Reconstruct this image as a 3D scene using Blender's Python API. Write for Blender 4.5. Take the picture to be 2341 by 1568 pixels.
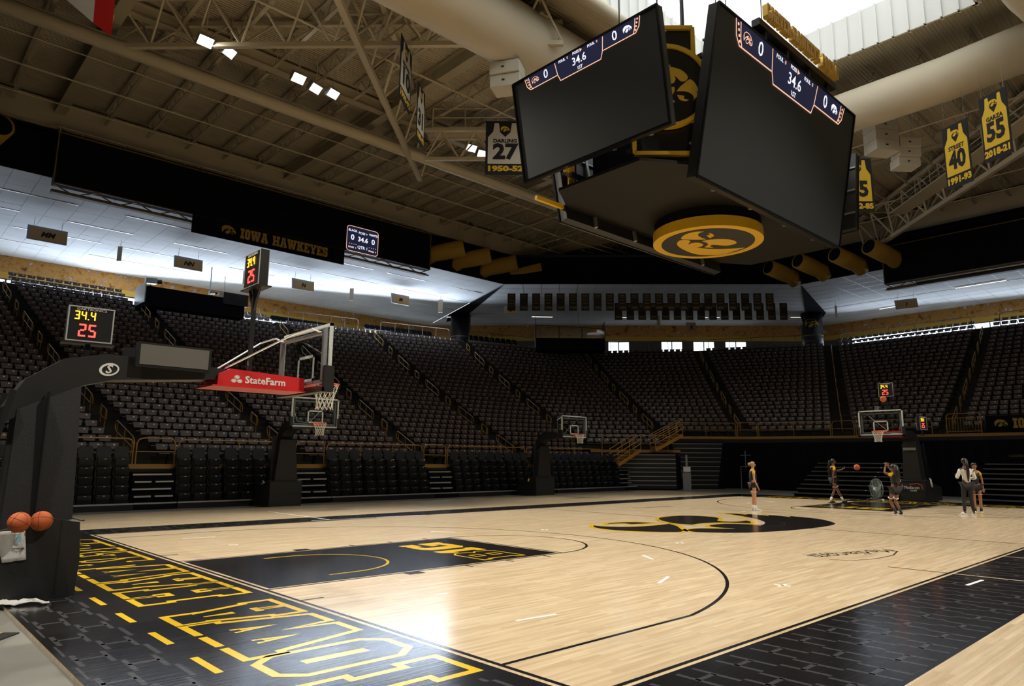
import bpy, math, random
import numpy as np
from mathutils import Vector, Matrix
PI = math.pi
R = math.radians
random.seed(7)
rng = np.random.default_rng(7)
S = bpy.context.scene
COL = S.collection
for o in list(bpy.data.objects):
    bpy.data.objects.remove(o)

# ------------------------------------------------------------------ camera
cam_d = bpy.data.cameras.new('camera')
cam = bpy.data.objects.new('camera', cam_d)
COL.objects.link(cam)
S.camera = cam
W, H = 2341, 1568
cam_d.sensor_fit = 'HORIZONTAL'
cam_d.sensor_width = 36.0
FOC = 1594.1
cam_d.lens = FOC / W * 36.0
cam_d.shift_x = -50.95 / W
cam_d.shift_y = -3.04 / W
cam_d.clip_end = 500
CAM = Vector((-4.2557, -3.7694, 1.7335))
yaw, pitch, roll = 0.8043, 0.1694, 0.0049
fwd = Vector((math.cos(pitch) * math.cos(yaw), math.cos(pitch) * math.sin(yaw), math.sin(pitch)))
rt = Vector((math.sin(yaw), -math.cos(yaw), 0))
up = rt.cross(fwd)
r2 = rt * math.cos(roll) + up * math.sin(roll)
u2 = -rt * math.sin(roll) + up * math.cos(roll)
m = Matrix((r2, u2, -fwd)).transposed().to_4x4()
m.translation = CAM
cam.matrix_world = m

# ------------------------------------------------------------------ exposure, world
S.view_settings.view_transform = 'Standard'
S.view_settings.look = 'None'
S.view_settings.exposure = 0.0
S.view_settings.gamma = 1.0
S.view_settings.use_curve_mapping = False
w = bpy.data.worlds.new('sky')
S.world = w
w.use_nodes = True
wn = w.node_tree.nodes
bg = wn['Background']
bg.inputs[0].default_value = (0.80, 0.90, 1.0, 1)
bg.inputs[1].default_value = 2.0

def C(h, a=1.0):
    h = h.lstrip('#')
    v = [int(h[i:i + 2], 16) / 255 for i in (0, 2, 4)]
    return tuple(x / 12.92 if x <= .04045 else ((x + .055) / 1.055) ** 2.4 for x in v) + (a,)

def lamp_area(name, loc, target, sx, sy, power, col=(1, 1, 1), spread=180):
    d = bpy.data.lights.new(name, 'AREA')
    d.shape = 'RECTANGLE'
    d.size, d.size_y, d.energy, d.color = sx, sy, power, col
    d.spread = R(spread)
    o = bpy.data.objects.new(name, d)
    COL.objects.link(o)
    o.location = loc
    v = Vector(target) - Vector(loc)
    o.rotation_euler = v.to_track_quat('-Z', 'Y').to_euler()
    return o
# daylight above the central roof light, and added area lamps imitating daylight bounced in through the concourse windows
lamp_area('roof_light_daylight', (14.2, 7.6, 26.0), (14.2, 7.6, 0), 24, 11, 3200, (0.93, 0.97, 1.0))
lamp_area('window_bounce_fill_left', (10, 56.4, 13.2), (6, 47, 16.6), 52, 1.6, 4200, (0.72, 0.84, 1.0), 150)
lamp_area('window_bounce_fill_corner', (53.5, 41.5, 13.4), (48, 36, 16.4), 26, 1.2, 20, (0.72, 0.84, 1.0), 150)
lamp_area('window_bounce_fill_end', (67.2, 7, 13.2), (60, 5, 16.4), 34, 1.6, 650, (0.72, 0.84, 1.0), 150)

# ------------------------------------------------------------------ helpers
def link(o, parent=None):
    COL.objects.link(o)
    if parent is not None:
        o.parent = parent
    return o

class MB:
    """collects vertices and faces, builds one mesh object"""
    def __init__(self):
        self.v, self.f, self.m = [], [], []
        self.mi = 0
    def add(self, vs, fs, mi=None):
        n = len(self.v)
        self.v.extend([tuple(p) for p in vs])
        for f in fs:
            self.f.append(tuple(i + n for i in f))
            self.m.append(self.mi if mi is None else mi)
        return self
    def box(self, x0, x1, y0, y1, z0, z1, mi=None):
        return self.add([(x0, y0, z0), (x1, y0, z0), (x1, y1, z0), (x0, y1, z0), (x0, y0, z1), (x1, y0, z1), (x1, y1, z1), (x0, y1, z1)],
                 [(0, 3, 2, 1), (4, 5, 6, 7), (0, 1, 5, 4), (1, 2, 6, 5), (2, 3, 7, 6), (3, 0, 4, 7)], mi)
    def obox(self, c, ax, ay, az, mi=None):
        """oriented box: centre and three half-axis vectors"""
        c, ax, ay, az = Vector(c), Vector(ax), Vector(ay), Vector(az)
        vs = [c + sx * ax + sy * ay + sz * az for sz in (-1, 1) for sx, sy in ((-1, -1), (1, -1), (1, 1), (-1, 1))]
        return self.add(vs, [(0, 3, 2, 1), (4, 5, 6, 7), (0, 1, 5, 4), (1, 2, 6, 5), (2, 3, 7, 6), (3, 0, 4, 7)], mi)
    def bar(self, a, b, w_, h_=None, upv=(0, 0, 1), mi=None):
        a, b = Vector(a), Vector(b)
        d = b - a
        L = d.length
        if L < 1e-6: return self
        d /= L
        upv = Vector(upv)
        if abs(d.dot(upv)) > .98: upv = Vector((1, 0, 0))
        s = d.cross(upv).normalized()
        t = s.cross(d)
        h_ = w_ if h_ is None else h_
        return self.obox((a + b) / 2, d * L / 2, s * w_ / 2, t * h_ / 2, mi)
    def tube(self, pts, r, n=8, mi=None, caps=True, radii=None):
        pts = [Vector(p) for p in pts]
        rings = []
        prev = None
        for i, p in enumerate(pts):
            if i == 0: d = pts[1] - p
            elif i == len(pts) - 1: d = p - pts[i - 1]
            else: d = (pts[i + 1] - p).normalized() + (p - pts[i - 1]).normalized()
            d.normalize()
            if prev is None:
                a = Vector((0, 0, 1)) if abs(d.z) < .9 else Vector((1, 0, 0))
                s = d.cross(a).normalized()
            else:
                s = (prev - d * prev.dot(d)).normalized()
            prev = s
            t = d.cross(s)
            rr = r if radii is None else radii[i]
            rings.append([p + (s * math.cos(k * 2 * PI / n) + t * math.sin(k * 2 * PI / n)) * rr for k in range(n)])
        vs = [q for rg in rings for q in rg]
        fs = []
        for i in range(len(rings) - 1):
            for k in range(n):
                a, b = i * n + k, i * n + (k + 1) % n
                fs.append((a, b, b + n, a + n))
        if caps:
            fs.append(tuple(range(n - 1, -1, -1)))
            fs.append(tuple((len(rings) - 1) * n + k for k in range(n)))
        return self.add(vs, fs, mi)
    def poly(self, pts, z=0.0, mi=None):
        self.add([(p[0], p[1], z) for p in pts], [tuple(range(len(pts)))], mi)
        return self
    def prism(self, pts, origin, ax, ay, depth, mi=None):
        """closed outline pts (2-D) in the plane (ax, ay) at origin, pushed back by depth along ax x ay negative"""
        o_, ax, ay = Vector(origin), Vector(ax), Vector(ay)
        nn = ax.cross(ay).normalized()
        a = sum(pts[i][0] * pts[(i + 1) % len(pts)][1] - pts[(i + 1) % len(pts)][0] * pts[i][1] for i in range(len(pts)))
        if a < 0: pts = list(reversed(pts))
        n = len(pts)
        fr = [o_ + ax * p[0] + ay * p[1] for p in pts]
        bk = [p - nn * depth for p in fr]
        fs = [tuple(range(n)), tuple(range(2 * n - 1, n - 1, -1))]
        for i in range(n):
            j = (i + 1) % n
            fs.append((i, i + n, j + n, j))
        return self.add(fr + bk, fs, mi)
    def sphere(self, c, r, n=16, k=10, mi=None, sc=(1, 1, 1)):
        c = Vector(c)
        vs = [c + Vector((0, 0, r * sc[2]))]
        for i in range(1, k):
            th = PI * i / k
            for j in range(n):
                ph = 2 * PI * j / n
                vs.append(c + Vector((r * sc[0] * math.sin(th) * math.cos(ph), r * sc[1] * math.sin(th) * math.sin(ph), r * sc[2] * math.cos(th))))
        vs.append(c - Vector((0, 0, r * sc[2])))
        fs = []
        for j in range(n):
            fs.append((0, 1 + j, 1 + (j + 1) % n))
            fs.append((len(vs) - 1, 1 + (k - 2) * n + (j + 1) % n, 1 + (k - 2) * n + j))
        for i in range(k - 2):
            for j in range(n):
                a, b = 1 + i * n + j, 1 + i * n + (j + 1) % n
                fs.append((a, a + n, b + n, b))
        return self.add(vs, fs, mi)
    def mesh(self, name, mats, smooth=False):
        me = bpy.data.meshes.new(name)
        me.from_pydata(self.v, [], self.f)
        if not isinstance(mats, (list, tuple)): mats = [mats]
        for mt in mats: me.materials.append(mt)
        if len(mats) > 1:
            me.polygons.foreach_set('material_index', self.m)
        if smooth:
            me.polygons.foreach_set('use_smooth', [True] * len(me.polygons))
        me.update()
        return me
    def build(self, name, mats, parent=None, smooth=False, **props):
        o = bpy.data.objects.new(name, self.mesh(name, mats, smooth))
        link(o, parent)
        for k, v in props.items(): o[k] = v
        return o

def tag(o, label=None, cat=None, group=None, kind=None):
    if label: o['label'] = label
    if cat: o['category'] = cat
    if group: o['group'] = group
    if kind: o['kind'] = kind
    return o
def thing(name, label, cat, loc=(0, 0, 0), rz=0.0, group=None):
    o = bpy.data.objects.new(name, None)
    COL.objects.link(o)
    o.location = loc
    o.rotation_euler = (0, 0, rz)
    o.empty_display_size = .2
    return tag(o, label, cat, group)
def struct(name, mb, mats, parent=None, smooth=False):
    o = mb.build(name, mats, parent, smooth)
    if parent is None: o['kind'] = 'structure'
    return o
def sempty(name):
    o = bpy.data.objects.new(name, None)
    COL.objects.link(o)
    o['kind'] = 'structure'
    return o
def inst(name, me, parent=None, loc=(0, 0, 0), rot=(0, 0, 0), sc=(1, 1, 1)):
    o = bpy.data.objects.new(name, me)
    link(o, parent)
    o.location, o.rotation_euler, o.scale = loc, rot, sc
    return o
def kids(o, _c={}):
    return [c for c in _ALL.get(o.name, [])]
_ALL = {}
def dup(root, loc, rz, label=None, group=None):
    r = root.copy()
    COL.objects.link(r)
    r.location = loc
    r.rotation_euler = (0, 0, rz)
    if label: r['label'] = label
    if group: r['group'] = group
    if root.name not in _ALL:
        _ALL[root.name] = [(c, list(c.children)) for c in root.children]
    for ch, gs in _ALL[root.name]:
        c = ch.copy(); COL.objects.link(c); c.parent = r
        for g in gs:
            d = g.copy(); COL.objects.link(d); d.parent = c
    return r

def ray(u, v):
    d = r2 * ((u - (W / 2 + 50.95)) / FOC) - u2 * ((v - (H / 2 - 3.04)) / FOC) + fwd
    return d
def at(u, v, ax, val):
    d = ray(u, v)
    return CAM + d * ((val - CAM[ax]) / d[ax])

# ------------------------------------------------------------------ materials
def mat(name, col, rough=.6, metal=0.0, emit=None, es=1.0, spec=.5, coat=0.0, noise=None, bump=None, alpha=None, trans=0.0):
    mt = bpy.data.materials.new(name)
    mt.use_nodes = True
    nt = mt.node_tree
    b = nt.nodes['Principled BSDF']
    col = C(col) if isinstance(col, str) else tuple(col) + ((1,) if len(col) == 3 else ())
    b.inputs['Base Color'].default_value = col
    b.inputs['Roughness'].default_value = rough
    b.inputs['Metallic'].default_value = metal
    b.inputs['Specular IOR Level'].default_value = spec
    if coat:
        b.inputs['Coat Weight'].default_value = coat
        b.inputs['Coat Roughness'].default_value = .08
    if trans: b.inputs['Transmission Weight'].default_value = trans
    if emit is not None:
        e = C(emit) if isinstance(emit, str) else tuple(emit) + (1,)
        b.inputs['Emission Color'].default_value = e
        b.inputs['Emission Strength'].default_value = es
    if noise:   # (scale, amount)
        tc = nt.nodes.new('ShaderNodeNewGeometry')
        nz = nt.nodes.new('ShaderNodeTexNoise')
        nz.inputs['Scale'].default_value = noise[0]
        nz.inputs['Detail'].default_value = 5
        nt.links.new(tc.outputs['Position'], nz.inputs['Vector'])
        mr = nt.nodes.new('ShaderNodeMapRange')
        mr.inputs[1].default_value = .3; mr.inputs[2].default_value = .7
        mr.inputs[3].default_value = 1 - noise[1]; mr.inputs[4].default_value = 1 + noise[1]
        nt.links.new(nz.outputs['Fac'], mr.inputs[0])
        mx = nt.nodes.new('ShaderNodeVectorMath'); mx.operation = 'SCALE'
        mx.inputs[0].default_value = col[:3]
        nt.links.new(mr.outputs[0], mx.inputs['Scale'])
        nt.links.new(mx.outputs[0], b.inputs['Base Color'])
    if bump:    # (scale, strength)
        tc = nt.nodes.new('ShaderNodeNewGeometry')
        nz = nt.nodes.new('ShaderNodeTexNoise')
        nz.inputs['Scale'].default_value = bump[0]
        nt.links.new(tc.outputs['Position'], nz.inputs['Vector'])
        bp = nt.nodes.new('ShaderNodeBump')
        bp.inputs['Strength'].default_value = bump[1]
        bp.inputs['Distance'].default_value = .02
        nt.links.new(nz.outputs['Fac'], bp.inputs['Height'])
        nt.links.new(bp.outputs[0], b.inputs['Normal'])
    return mt
M = {}
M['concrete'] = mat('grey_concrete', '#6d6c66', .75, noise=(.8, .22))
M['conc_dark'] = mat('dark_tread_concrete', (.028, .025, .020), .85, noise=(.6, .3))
M['black'] = mat('black_vinyl', (.012, .012, .013), .45)
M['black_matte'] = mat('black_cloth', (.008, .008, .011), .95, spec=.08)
M['black_metal'] = mat('black_painted_metal', (.014, .014, .015), .35)
M['black_gloss'] = mat('black_gloss_panel', (.010, .010, .012), .18)
M['charcoal'] = mat('charcoal_padding', (.013, .0135, .015), .5, bump=(60, .15))
M['screen'] = mat('dark_led_screen', (.030, .035, .038), .5)
M['gold'] = mat('gold_paint', (.78, .47, .02), .38)
M['gold_rail'] = mat('gold_rail_paint', (.42, .21, .03), .4)
M['gold_dim'] = mat('gold_print', (.42, .26, .035), .7)
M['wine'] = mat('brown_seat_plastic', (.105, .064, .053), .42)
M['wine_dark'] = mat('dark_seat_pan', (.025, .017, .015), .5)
M['plate'] = mat('pale_number_plate', (.85, .82, .75), .3)
M['alum'] = mat('aluminium_nosing', (.55, .55, .53), .35, .6)
M['cream'] = mat('cream_painted_steel', (.60, .52, .37), .55)
M['cream_dk'] = mat('dark_cream_steel', (.46, .40, .28), .6)  # the darker of the two cream steels
M['white'] = mat('white_paint', (.78, .78, .76), .5)
M['steel'] = mat('grey_steel', (.33, .34, .35), .35, .6)
M['chrome'] = mat('bright_steel', (.7, .7, .7), .2, .9)
M['red'] = mat('red_vinyl', (.62, .015, .02), .45)
M['rim_orange'] = mat('orange_rim_paint', (.85, .10, .02), .35)
M['net'] = mat('white_net_cord', (.75, .72, .62), .8)
M['ball'] = mat('orange_ball_leather', (.62, .13, .03), .5, bump=(400, .4))
M['seam'] = mat('black_ball_seam', (.01, .01, .01), .6)
M['white_cloth'] = mat('white_towel_cloth', (.72, .72, .70), .9, bump=(120, .3))
M['amber_led'] = mat('amber_led', (.9, .5, .02), .5, emit=(1.0, .50, .03), es=2.2)
M['red_led'] = mat('red_led', (.9, .05, .05), .5, emit=(1.0, .07, .05), es=2.4)
M['white_led'] = mat('white_led', (.8, .8, .9), .5, emit=(.85, .88, 1.0), es=1.0)
M['peach_led'] = mat('peach_led', (.9, .6, .5), .5, emit=(1.0, .55, .38), es=1.0)
M['navy_led'] = mat('navy_led_strip', (.01, .012, .03), .5, emit=(.010, .012, .035), es=1.0)
M['floodglow'] = mat('lit_floodlight_lens', (1, 1, 1), .5, emit=(1.0, .95, .82), es=60)
M['softglow'] = mat('lit_diffuser', (1, 1, 1), .5, emit=(.95, .97, 1.0), es=1.6)
M['tubeglow'] = mat('lit_strip_lamp', (1, 1, 1), .5, emit=(1.0, .93, .82), es=3.0)
def glass_mat(name, tint=(.9, .95, .95), fac=.12):
    mt = bpy.data.materials.new(name); mt.use_nodes = True
    nt = mt.node_tree; nt.nodes.clear()
    out = nt.nodes.new('ShaderNodeOutputMaterial')
    tr = nt.nodes.new('ShaderNodeBsdfTransparent'); tr.inputs[0].default_value = tint + (1,)
    gl = nt.nodes.new('ShaderNodeBsdfGlossy'); gl.inputs['Roughness'].default_value = .03
    mx = nt.nodes.new('ShaderNodeMixShader'); mx.inputs[0].default_value = fac
    nt.links.new(tr.outputs[0], mx.inputs[1]); nt.links.new(gl.outputs[0], mx.inputs[2])
    nt.links.new(mx.outputs[0], out.inputs[0])
    return mt
M['glass'] = glass_mat('clear_glass', fac=.05)
M['window_glass'] = glass_mat('window_glass', (.93, .96, 1.0), .06)
M['fanwire'] = mat('fan_guard_wire', (.30, .36, .33), .4, .5)

def wood_mat():
    mt = bpy.data.materials.new('maple_floor'); mt.use_nodes = True
    nt = mt.node_tree; N = nt.nodes; L = nt.links
    b = N['Principled BSDF']
    g = N.new('ShaderNodeNewGeometry')
    br = N.new('ShaderNodeTexBrick')
    br.inputs['Scale'].default_value = 1.0
    br.inputs['Brick Width'].default_value = .85
    br.inputs['Row Height'].default_value = .057
    br.inputs['Mortar Size'].default_value = .0006
    br.inputs['Bias'].default_value = -.1
    br.offset = .37; br.offset_frequency = 2
    br.inputs['Color1'].default_value = (.64, .49, .31, 1)
    br.inputs['Color2'].default_value = (.76, .62, .42, 1)
    br.inputs['Mortar'].default_value = (.45, .32, .19, 1)
    L.new(g.outputs['Position'], br.inputs['Vector'])
    mp = N.new('ShaderNodeMapping'); mp.inputs['Scale'].default_value = (.9, 14, 1)
    L.new(g.outputs['Position'], mp.inputs['Vector'])
    nz = N.new('ShaderNodeTexNoise'); nz.inputs['Scale'].default_value = 1.2; nz.inputs['Detail'].default_value = 6
    L.new(mp.outputs[0], nz.inputs['Vector'])
    mr = N.new('ShaderNodeMapRange'); mr.inputs[1].default_value = .3; mr.inputs[2].default_value = .7
    mr.inputs[3].default_value = .86; mr.inputs[4].default_value = 1.12
    L.new(nz.outputs['Fac'], mr.inputs[0])
    vm = N.new('ShaderNodeVectorMath'); vm.operation = 'SCALE'
    L.new(br.outputs['Color'], vm.inputs[0]); L.new(mr.outputs[0], vm.inputs['Scale'])
    L.new(vm.outputs[0], b.inputs['Base Color'])
    nr = N.new('ShaderNodeTexNoise'); nr.inputs['Scale'].default_value = 2.5
    L.new(mp.outputs[0], nr.inputs['Vector'])
    mr2 = N.new('ShaderNodeMapRange'); mr2.inputs[3].default_value = .12; mr2.inputs[4].default_value = .24
    L.new(nr.outputs['Fac'], mr2.inputs[0])
    L.new(mr2.outputs[0], b.inputs['Roughness'])
    b.inputs['Specular IOR Level'].default_value = .5
    return mt
M['maple'] = wood_mat()
def paint_mat(name, col, rough=.14, brick=False):
    mt = bpy.data.materials.new(name); mt.use_nodes = True
    nt = mt.node_tree; N = nt.nodes; L = nt.links
    b = N['Principled BSDF']
    b.inputs['Base Color'].default_value = tuple(col) + (1,)
    b.inputs['Specular IOR Level'].default_value = .38
    g = N.new('ShaderNodeNewGeometry')
    mp = N.new('ShaderNodeMapping'); mp.inputs['Scale'].default_value = (1.0, 16, 1)
    L.new(g.outputs['Position'], mp.inputs['Vector'])
    nr = N.new('ShaderNodeTexNoise'); nr.inputs['Scale'].default_value = 2.0; nr.inputs['Detail'].default_value = 6
    L.new(mp.outputs[0], nr.inputs['Vector'])
    mr2 = N.new('ShaderNodeMapRange'); mr2.inputs[3].default_value = rough - .05; mr2.inputs[4].default_value = rough + .08
    L.new(nr.outputs['Fac'], mr2.inputs[0]); L.new(mr2.outputs[0], b.inputs['Roughness'])
    bp = N.new('ShaderNodeBump'); bp.inputs['Strength'].default_value = .08; bp.inputs['Distance'].default_value = .01
    L.new(nr.outputs['Fac'], bp.inputs['Height']); L.new(bp.outputs[0], b.inputs['Normal'])
    return mt
M['p_black'] = paint_mat('black_court_paint', (.012, .011, .012))
M['p_grey'] = paint_mat('charcoal_court_paint', (.060, .060, .066))
M['p_gold'] = paint_mat('yellow_court_paint', (.80, .52, .015))
M['p_white'] = paint_mat('white_tape', (.80, .82, .82), .35)
M['p_wood'] = M['maple']
# ------------------------------------------------------------------ marks: hawk head and block letters (2-D outlines)
HAWK0 = [
 [(0.617,0.164),(0.684,0.092),(0.750,-0.035),(0.762,-0.155),(0.728,-0.263),(0.652,-0.339),(0.652,-0.264),(0.599,-0.185),(0.525,-0.142),(0.430,-0.121),(0.332,-0.120),(0.253,-0.126),(0.328,-0.025),(0.427,0.066),(0.529,0.155),(0.580,0.178)],
 [(0.531,-0.347),(0.465,-0.375),(0.366,-0.358),(0.309,-0.318),(0.264,-0.215),(0.405,-0.242),(0.432,-0.254),(0.419,-0.306),(0.451,-0.331)],
 [(0.200,-0.010),(0.209,-0.103),(0.159,-0.205),(0.069,-0.322),(-0.038,-0.408),(-0.151,-0.441),(-0.270,-0.437),(-0.338,-0.403),(-0.372,-0.312),(-0.353,-0.201),(-0.258,-0.124),(-0.165,-0.077),(-0.121,-0.021),(-0.138,0.026),(-0.174,0.054),(-0.285,0.049),(-0.220,0.114),(-0.135,0.156),(-0.086,0.056),(-0.015,0.001),(0.084,-0.024)],
 [(0.393,0.407),(0.461,0.350),(0.532,0.238),(0.505,0.171),(0.449,0.135),(0.368,0.136),(0.332,0.161),(0.246,0.260),(0.214,0.270),(0.238,0.191),(0.198,0.101),(0.116,0.070),(0.021,0.078),(-0.024,0.117),(-0.063,0.206),(-0.040,0.271),(-0.156,0.234),(-0.292,0.159),(-0.431,0.034),(-0.549,-0.105),(-0.647,-0.255),(-0.703,-0.366),(-0.733,-0.288),(-0.701,-0.182),(-0.759,-0.227),(-0.770,-0.185),(-0.728,-0.041),(-0.792,-0.083),(-0.798,-0.022),(-0.741,0.104),(-0.818,0.049),(-0.799,0.150),(-0.741,0.277),(-0.646,0.381),(-0.482,0.498),(-0.284,0.535),(-0.024,0.527),(0.198,0.487),(0.341,0.438)],
]

def smooth(P):
    n = len(P); out = []
    turn = []
    for i in range(n):
        a, b, c = Vector(P[i - 1]), Vector(P[i]), Vector(P[(i + 1) % n])
        d1, d2 = (b - a).normalized(), (c - b).normalized()
        turn.append(math.degrees(math.acos(max(-1, min(1, d1.dot(d2))))))
    for i in range(n):
        b, c = Vector(P[i]), Vector(P[(i + 1) % n])
        out.append(tuple(b))
        a, d = Vector(P[i - 1]), Vector(P[(i + 2) % n])
        tb = (c - a) * .5 if turn[i] < 62 else (c - b)
        tc = (d - b) * .5 if turn[(i + 1) % n] < 62 else (c - b)
        L_ = (c - b).length
        if tb.length > 1e-6: tb = tb.normalized() * L_
        if tc.length > 1e-6: tc = tc.normalized() * L_
        for t in (.34, .67):
            h1 = 2 * t ** 3 - 3 * t * t + 1; h2 = t ** 3 - 2 * t * t + t; h3 = -2 * t ** 3 + 3 * t * t; h4 = t ** 3 - t * t
            out.append(tuple(b * h1 + tb * h2 + c * h3 + tc * h4))
    return out
HAWK = [smooth(p) for p in HAWK0]

def area2(P): return sum(P[i][0] * P[(i + 1) % len(P)][1] - P[(i + 1) % len(P)][0] * P[i][1] for i in range(len(P))) / 2
def offset(P, d):
    """outline pushed outward by d, mitred"""
    if area2(P) < 0: P = list(reversed(P))
    n = len(P); out = []
    for i in range(n):
        a, b, c = Vector(P[i - 1]), Vector(P[i]), Vector(P[(i + 1) % n])
        d1, d2 = (b - a).normalized(), (c - b).normalized()
        n1, n2 = Vector((d1.y, -d1.x)), Vector((d2.y, -d2.x))
        mm = n1 + n2
        if mm.length < .3: mm = n1
        mm.normalize()
        k = min(1 / max(.45, mm.dot(n1)), 2.2)
        out.append(tuple(b + mm * d * k))
    return out

GL = {
'I': (.48, [(0,0),(.48,0),(.48,.26),(.37,.26),(.37,.74),(.48,.74),(.48,1),(0,1),(0,.74),(.11,.74),(.11,.26),(0,.26)]),
'O': (.62, [(.14,0),(.48,0),(.62,.14),(.62,.86),(.48,1),(.14,1),(0,.86),(0,.14)], [(.25,.24),(.37,.24),(.37,.76),(.25,.76)]),
'W': (1.2, [(0,1),(.36,1),(.36,.78),(.32,.78),(.39,.38),(.46,.78),(.42,.78),(.42,1),(.78,1),(.78,.78),(.74,.78),(.81,.38),(.88,.78),(.84,.78),(.84,1),(1.2,1),(1.2,.78),(1.14,.78),(.97,0),(.68,0),(.60,.46),(.52,0),(.23,0),(.06,.78),(0,.78)]),
'A': (.85, [(0,0),(.36,0),(.36,.22),(.31,.22),(.32,.30),(.53,.30),(.54,.22),(.49,.22),(.49,0),(.85,0),(.85,.22),(.80,.22),(.62,.80),(.66,.80),(.66,1),(.19,1),(.19,.80),(.23,.80),(.05,.22),(0,.22)], [(.37,.48),(.48,.48),(.44,.76),(.41,.76)]),
'H': (.9, [(0,0),(.40,0),(.40,.22),(.34,.22),(.34,.39),(.56,.39),(.56,.22),(.50,.22),(.50,0),(.90,0),(.90,.22),(.83,.22),(.83,.78),(.90,.78),(.90,1),(.50,1),(.50,.78),(.56,.78),(.56,.61),(.34,.61),(.34,.78),(.40,.78),(.40,1),(0,1),(0,.78),(.07,.78),(.07,.22),(0,.22)]),
'K': (.88, [(0,0),(.40,0),(.40,.22),(.34,.22),(.34,.34),(.42,.42),(.50,.22),(.46,.22),(.46,0),(.88,0),(.88,.22),(.80,.22),(.62,.58),(.76,.78),(.86,.78),(.86,1),(.46,1),(.46,.78),(.50,.78),(.34,.60),(.34,.78),(.40,.78),(.40,1),(0,1),(0,.78),(.07,.78),(.07,.22),(0,.22)]),
'E': (.74, [(0,0),(.74,0),(.74,.34),(.54,.34),(.54,.22),(.34,.22),(.34,.40),(.5,.40),(.5,.60),(.34,.60),(.34,.78),(.54,.78),(.54,.66),(.74,.66),(.74,1),(0,1),(0,.78),(.07,.78),(.07,.22),(0,.22)]),
'Y': (.86, [(.22,0),(.64,0),(.64,.22),(.57,.22),(.57,.42),(.78,.78),(.86,.78),(.86,1),(.50,1),(.50,.78),(.54,.78),(.43,.58),(.32,.78),(.36,.78),(.36,1),(0,1),(0,.78),(.08,.78),(.29,.42),(.29,.22),(.22,.22)]),
'S': (.70, [(0,0),(.18,0),(.2,.04),(.28,0),(.58,0),(.70,.12),(.70,.48),(.60,.58),(.27,.64),(.27,.78),(.44,.78),(.48,.66),(.68,.66),(.68,1),(.52,1),(.5,.96),(.42,1),(.12,1),(0,.88),(0,.54),(.1,.44),(.43,.38),(.43,.22),(.24,.22),(.2,.36),(0,.36)]),
'C': (.70, [(.12,0),(.58,0),(.70,.12),(.70,.38),(.44,.38),(.44,.24),(.27,.24),(.27,.76),(.44,.76),(.44,.64),(.70,.64),(.70,1),(.54,1),(.5,.95),(.42,1),(.12,1),(0,.88),(0,.12)]),
'R': (.82, [(0,0),(.38,0),(.38,.22),(.33,.22),(.33,.38),(.42,.38),(.50,.22),(.5,0),(.82,0),(.82,.22),(.76,.22),(.66,.42),(.76,.52),(.76,.88),(.64,1),(0,1),(0,.78),(.07,.78),(.07,.22),(0,.22)], [(.33,.6),(.48,.6),(.48,.78),(.33,.78)]),
'V': (.86, [(0,1),(.38,1),(.38,.78),(.33,.78),(.43,.36),(.53,.78),(.48,.78),(.48,1),(.86,1),(.86,.78),(.80,.78),(.57,0),(.29,0),(.06,.78),(0,.78)]),
'N': (.90, [(0,0),(.38,0),(.38,.22),(.33,.22),(.33,.52),(.58,0),(.84,0),(.84,.78),(.9,.78),(.9,1),(.52,1),(.52,.78),(.58,.78),(.58,.48),(.34,1),(0,1),(0,.78),(.07,.78),(.07,.22),(0,.22)]),
'B': (.80, [(0,0),(.66,0),(.80,.12),(.80,.42),(.72,.5),(.80,.58),(.80,.88),(.66,1),(0,1),(0,.78),(.08,.78),(.08,.22),(0,.22)], [(.36,.22),(.50,.22),(.50,.38),(.36,.38)], [(.36,.62),(.50,.62),(.50,.78),(.36,.78)]),
'1': (.50, [(0,0),(.50,0),(.50,.22),(.40,.22),(.40,1),(.12,1),(0,.82),(0,.66),(.12,.70),(.12,.22),(0,.22)]),
'G': (.84, [(.14,0),(.60,0),(.64,.06),(.68,0),(.84,0),(.84,.52),(.42,.52),(.42,.34),(.54,.34),(.54,.22),(.30,.22),(.30,.78),(.54,.78),(.54,.66),(.82,.66),(.82,1),(.68,1),(.64,.95),(.56,1),(.14,1),(0,.86),(0,.14)]),
'-': (.40, [(.04,.38),(.36,.38),(.36,.62),(.04,.62)]),
' ': (.45, []),
}
from mathutils.geometry import tessellate_polygon
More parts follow.
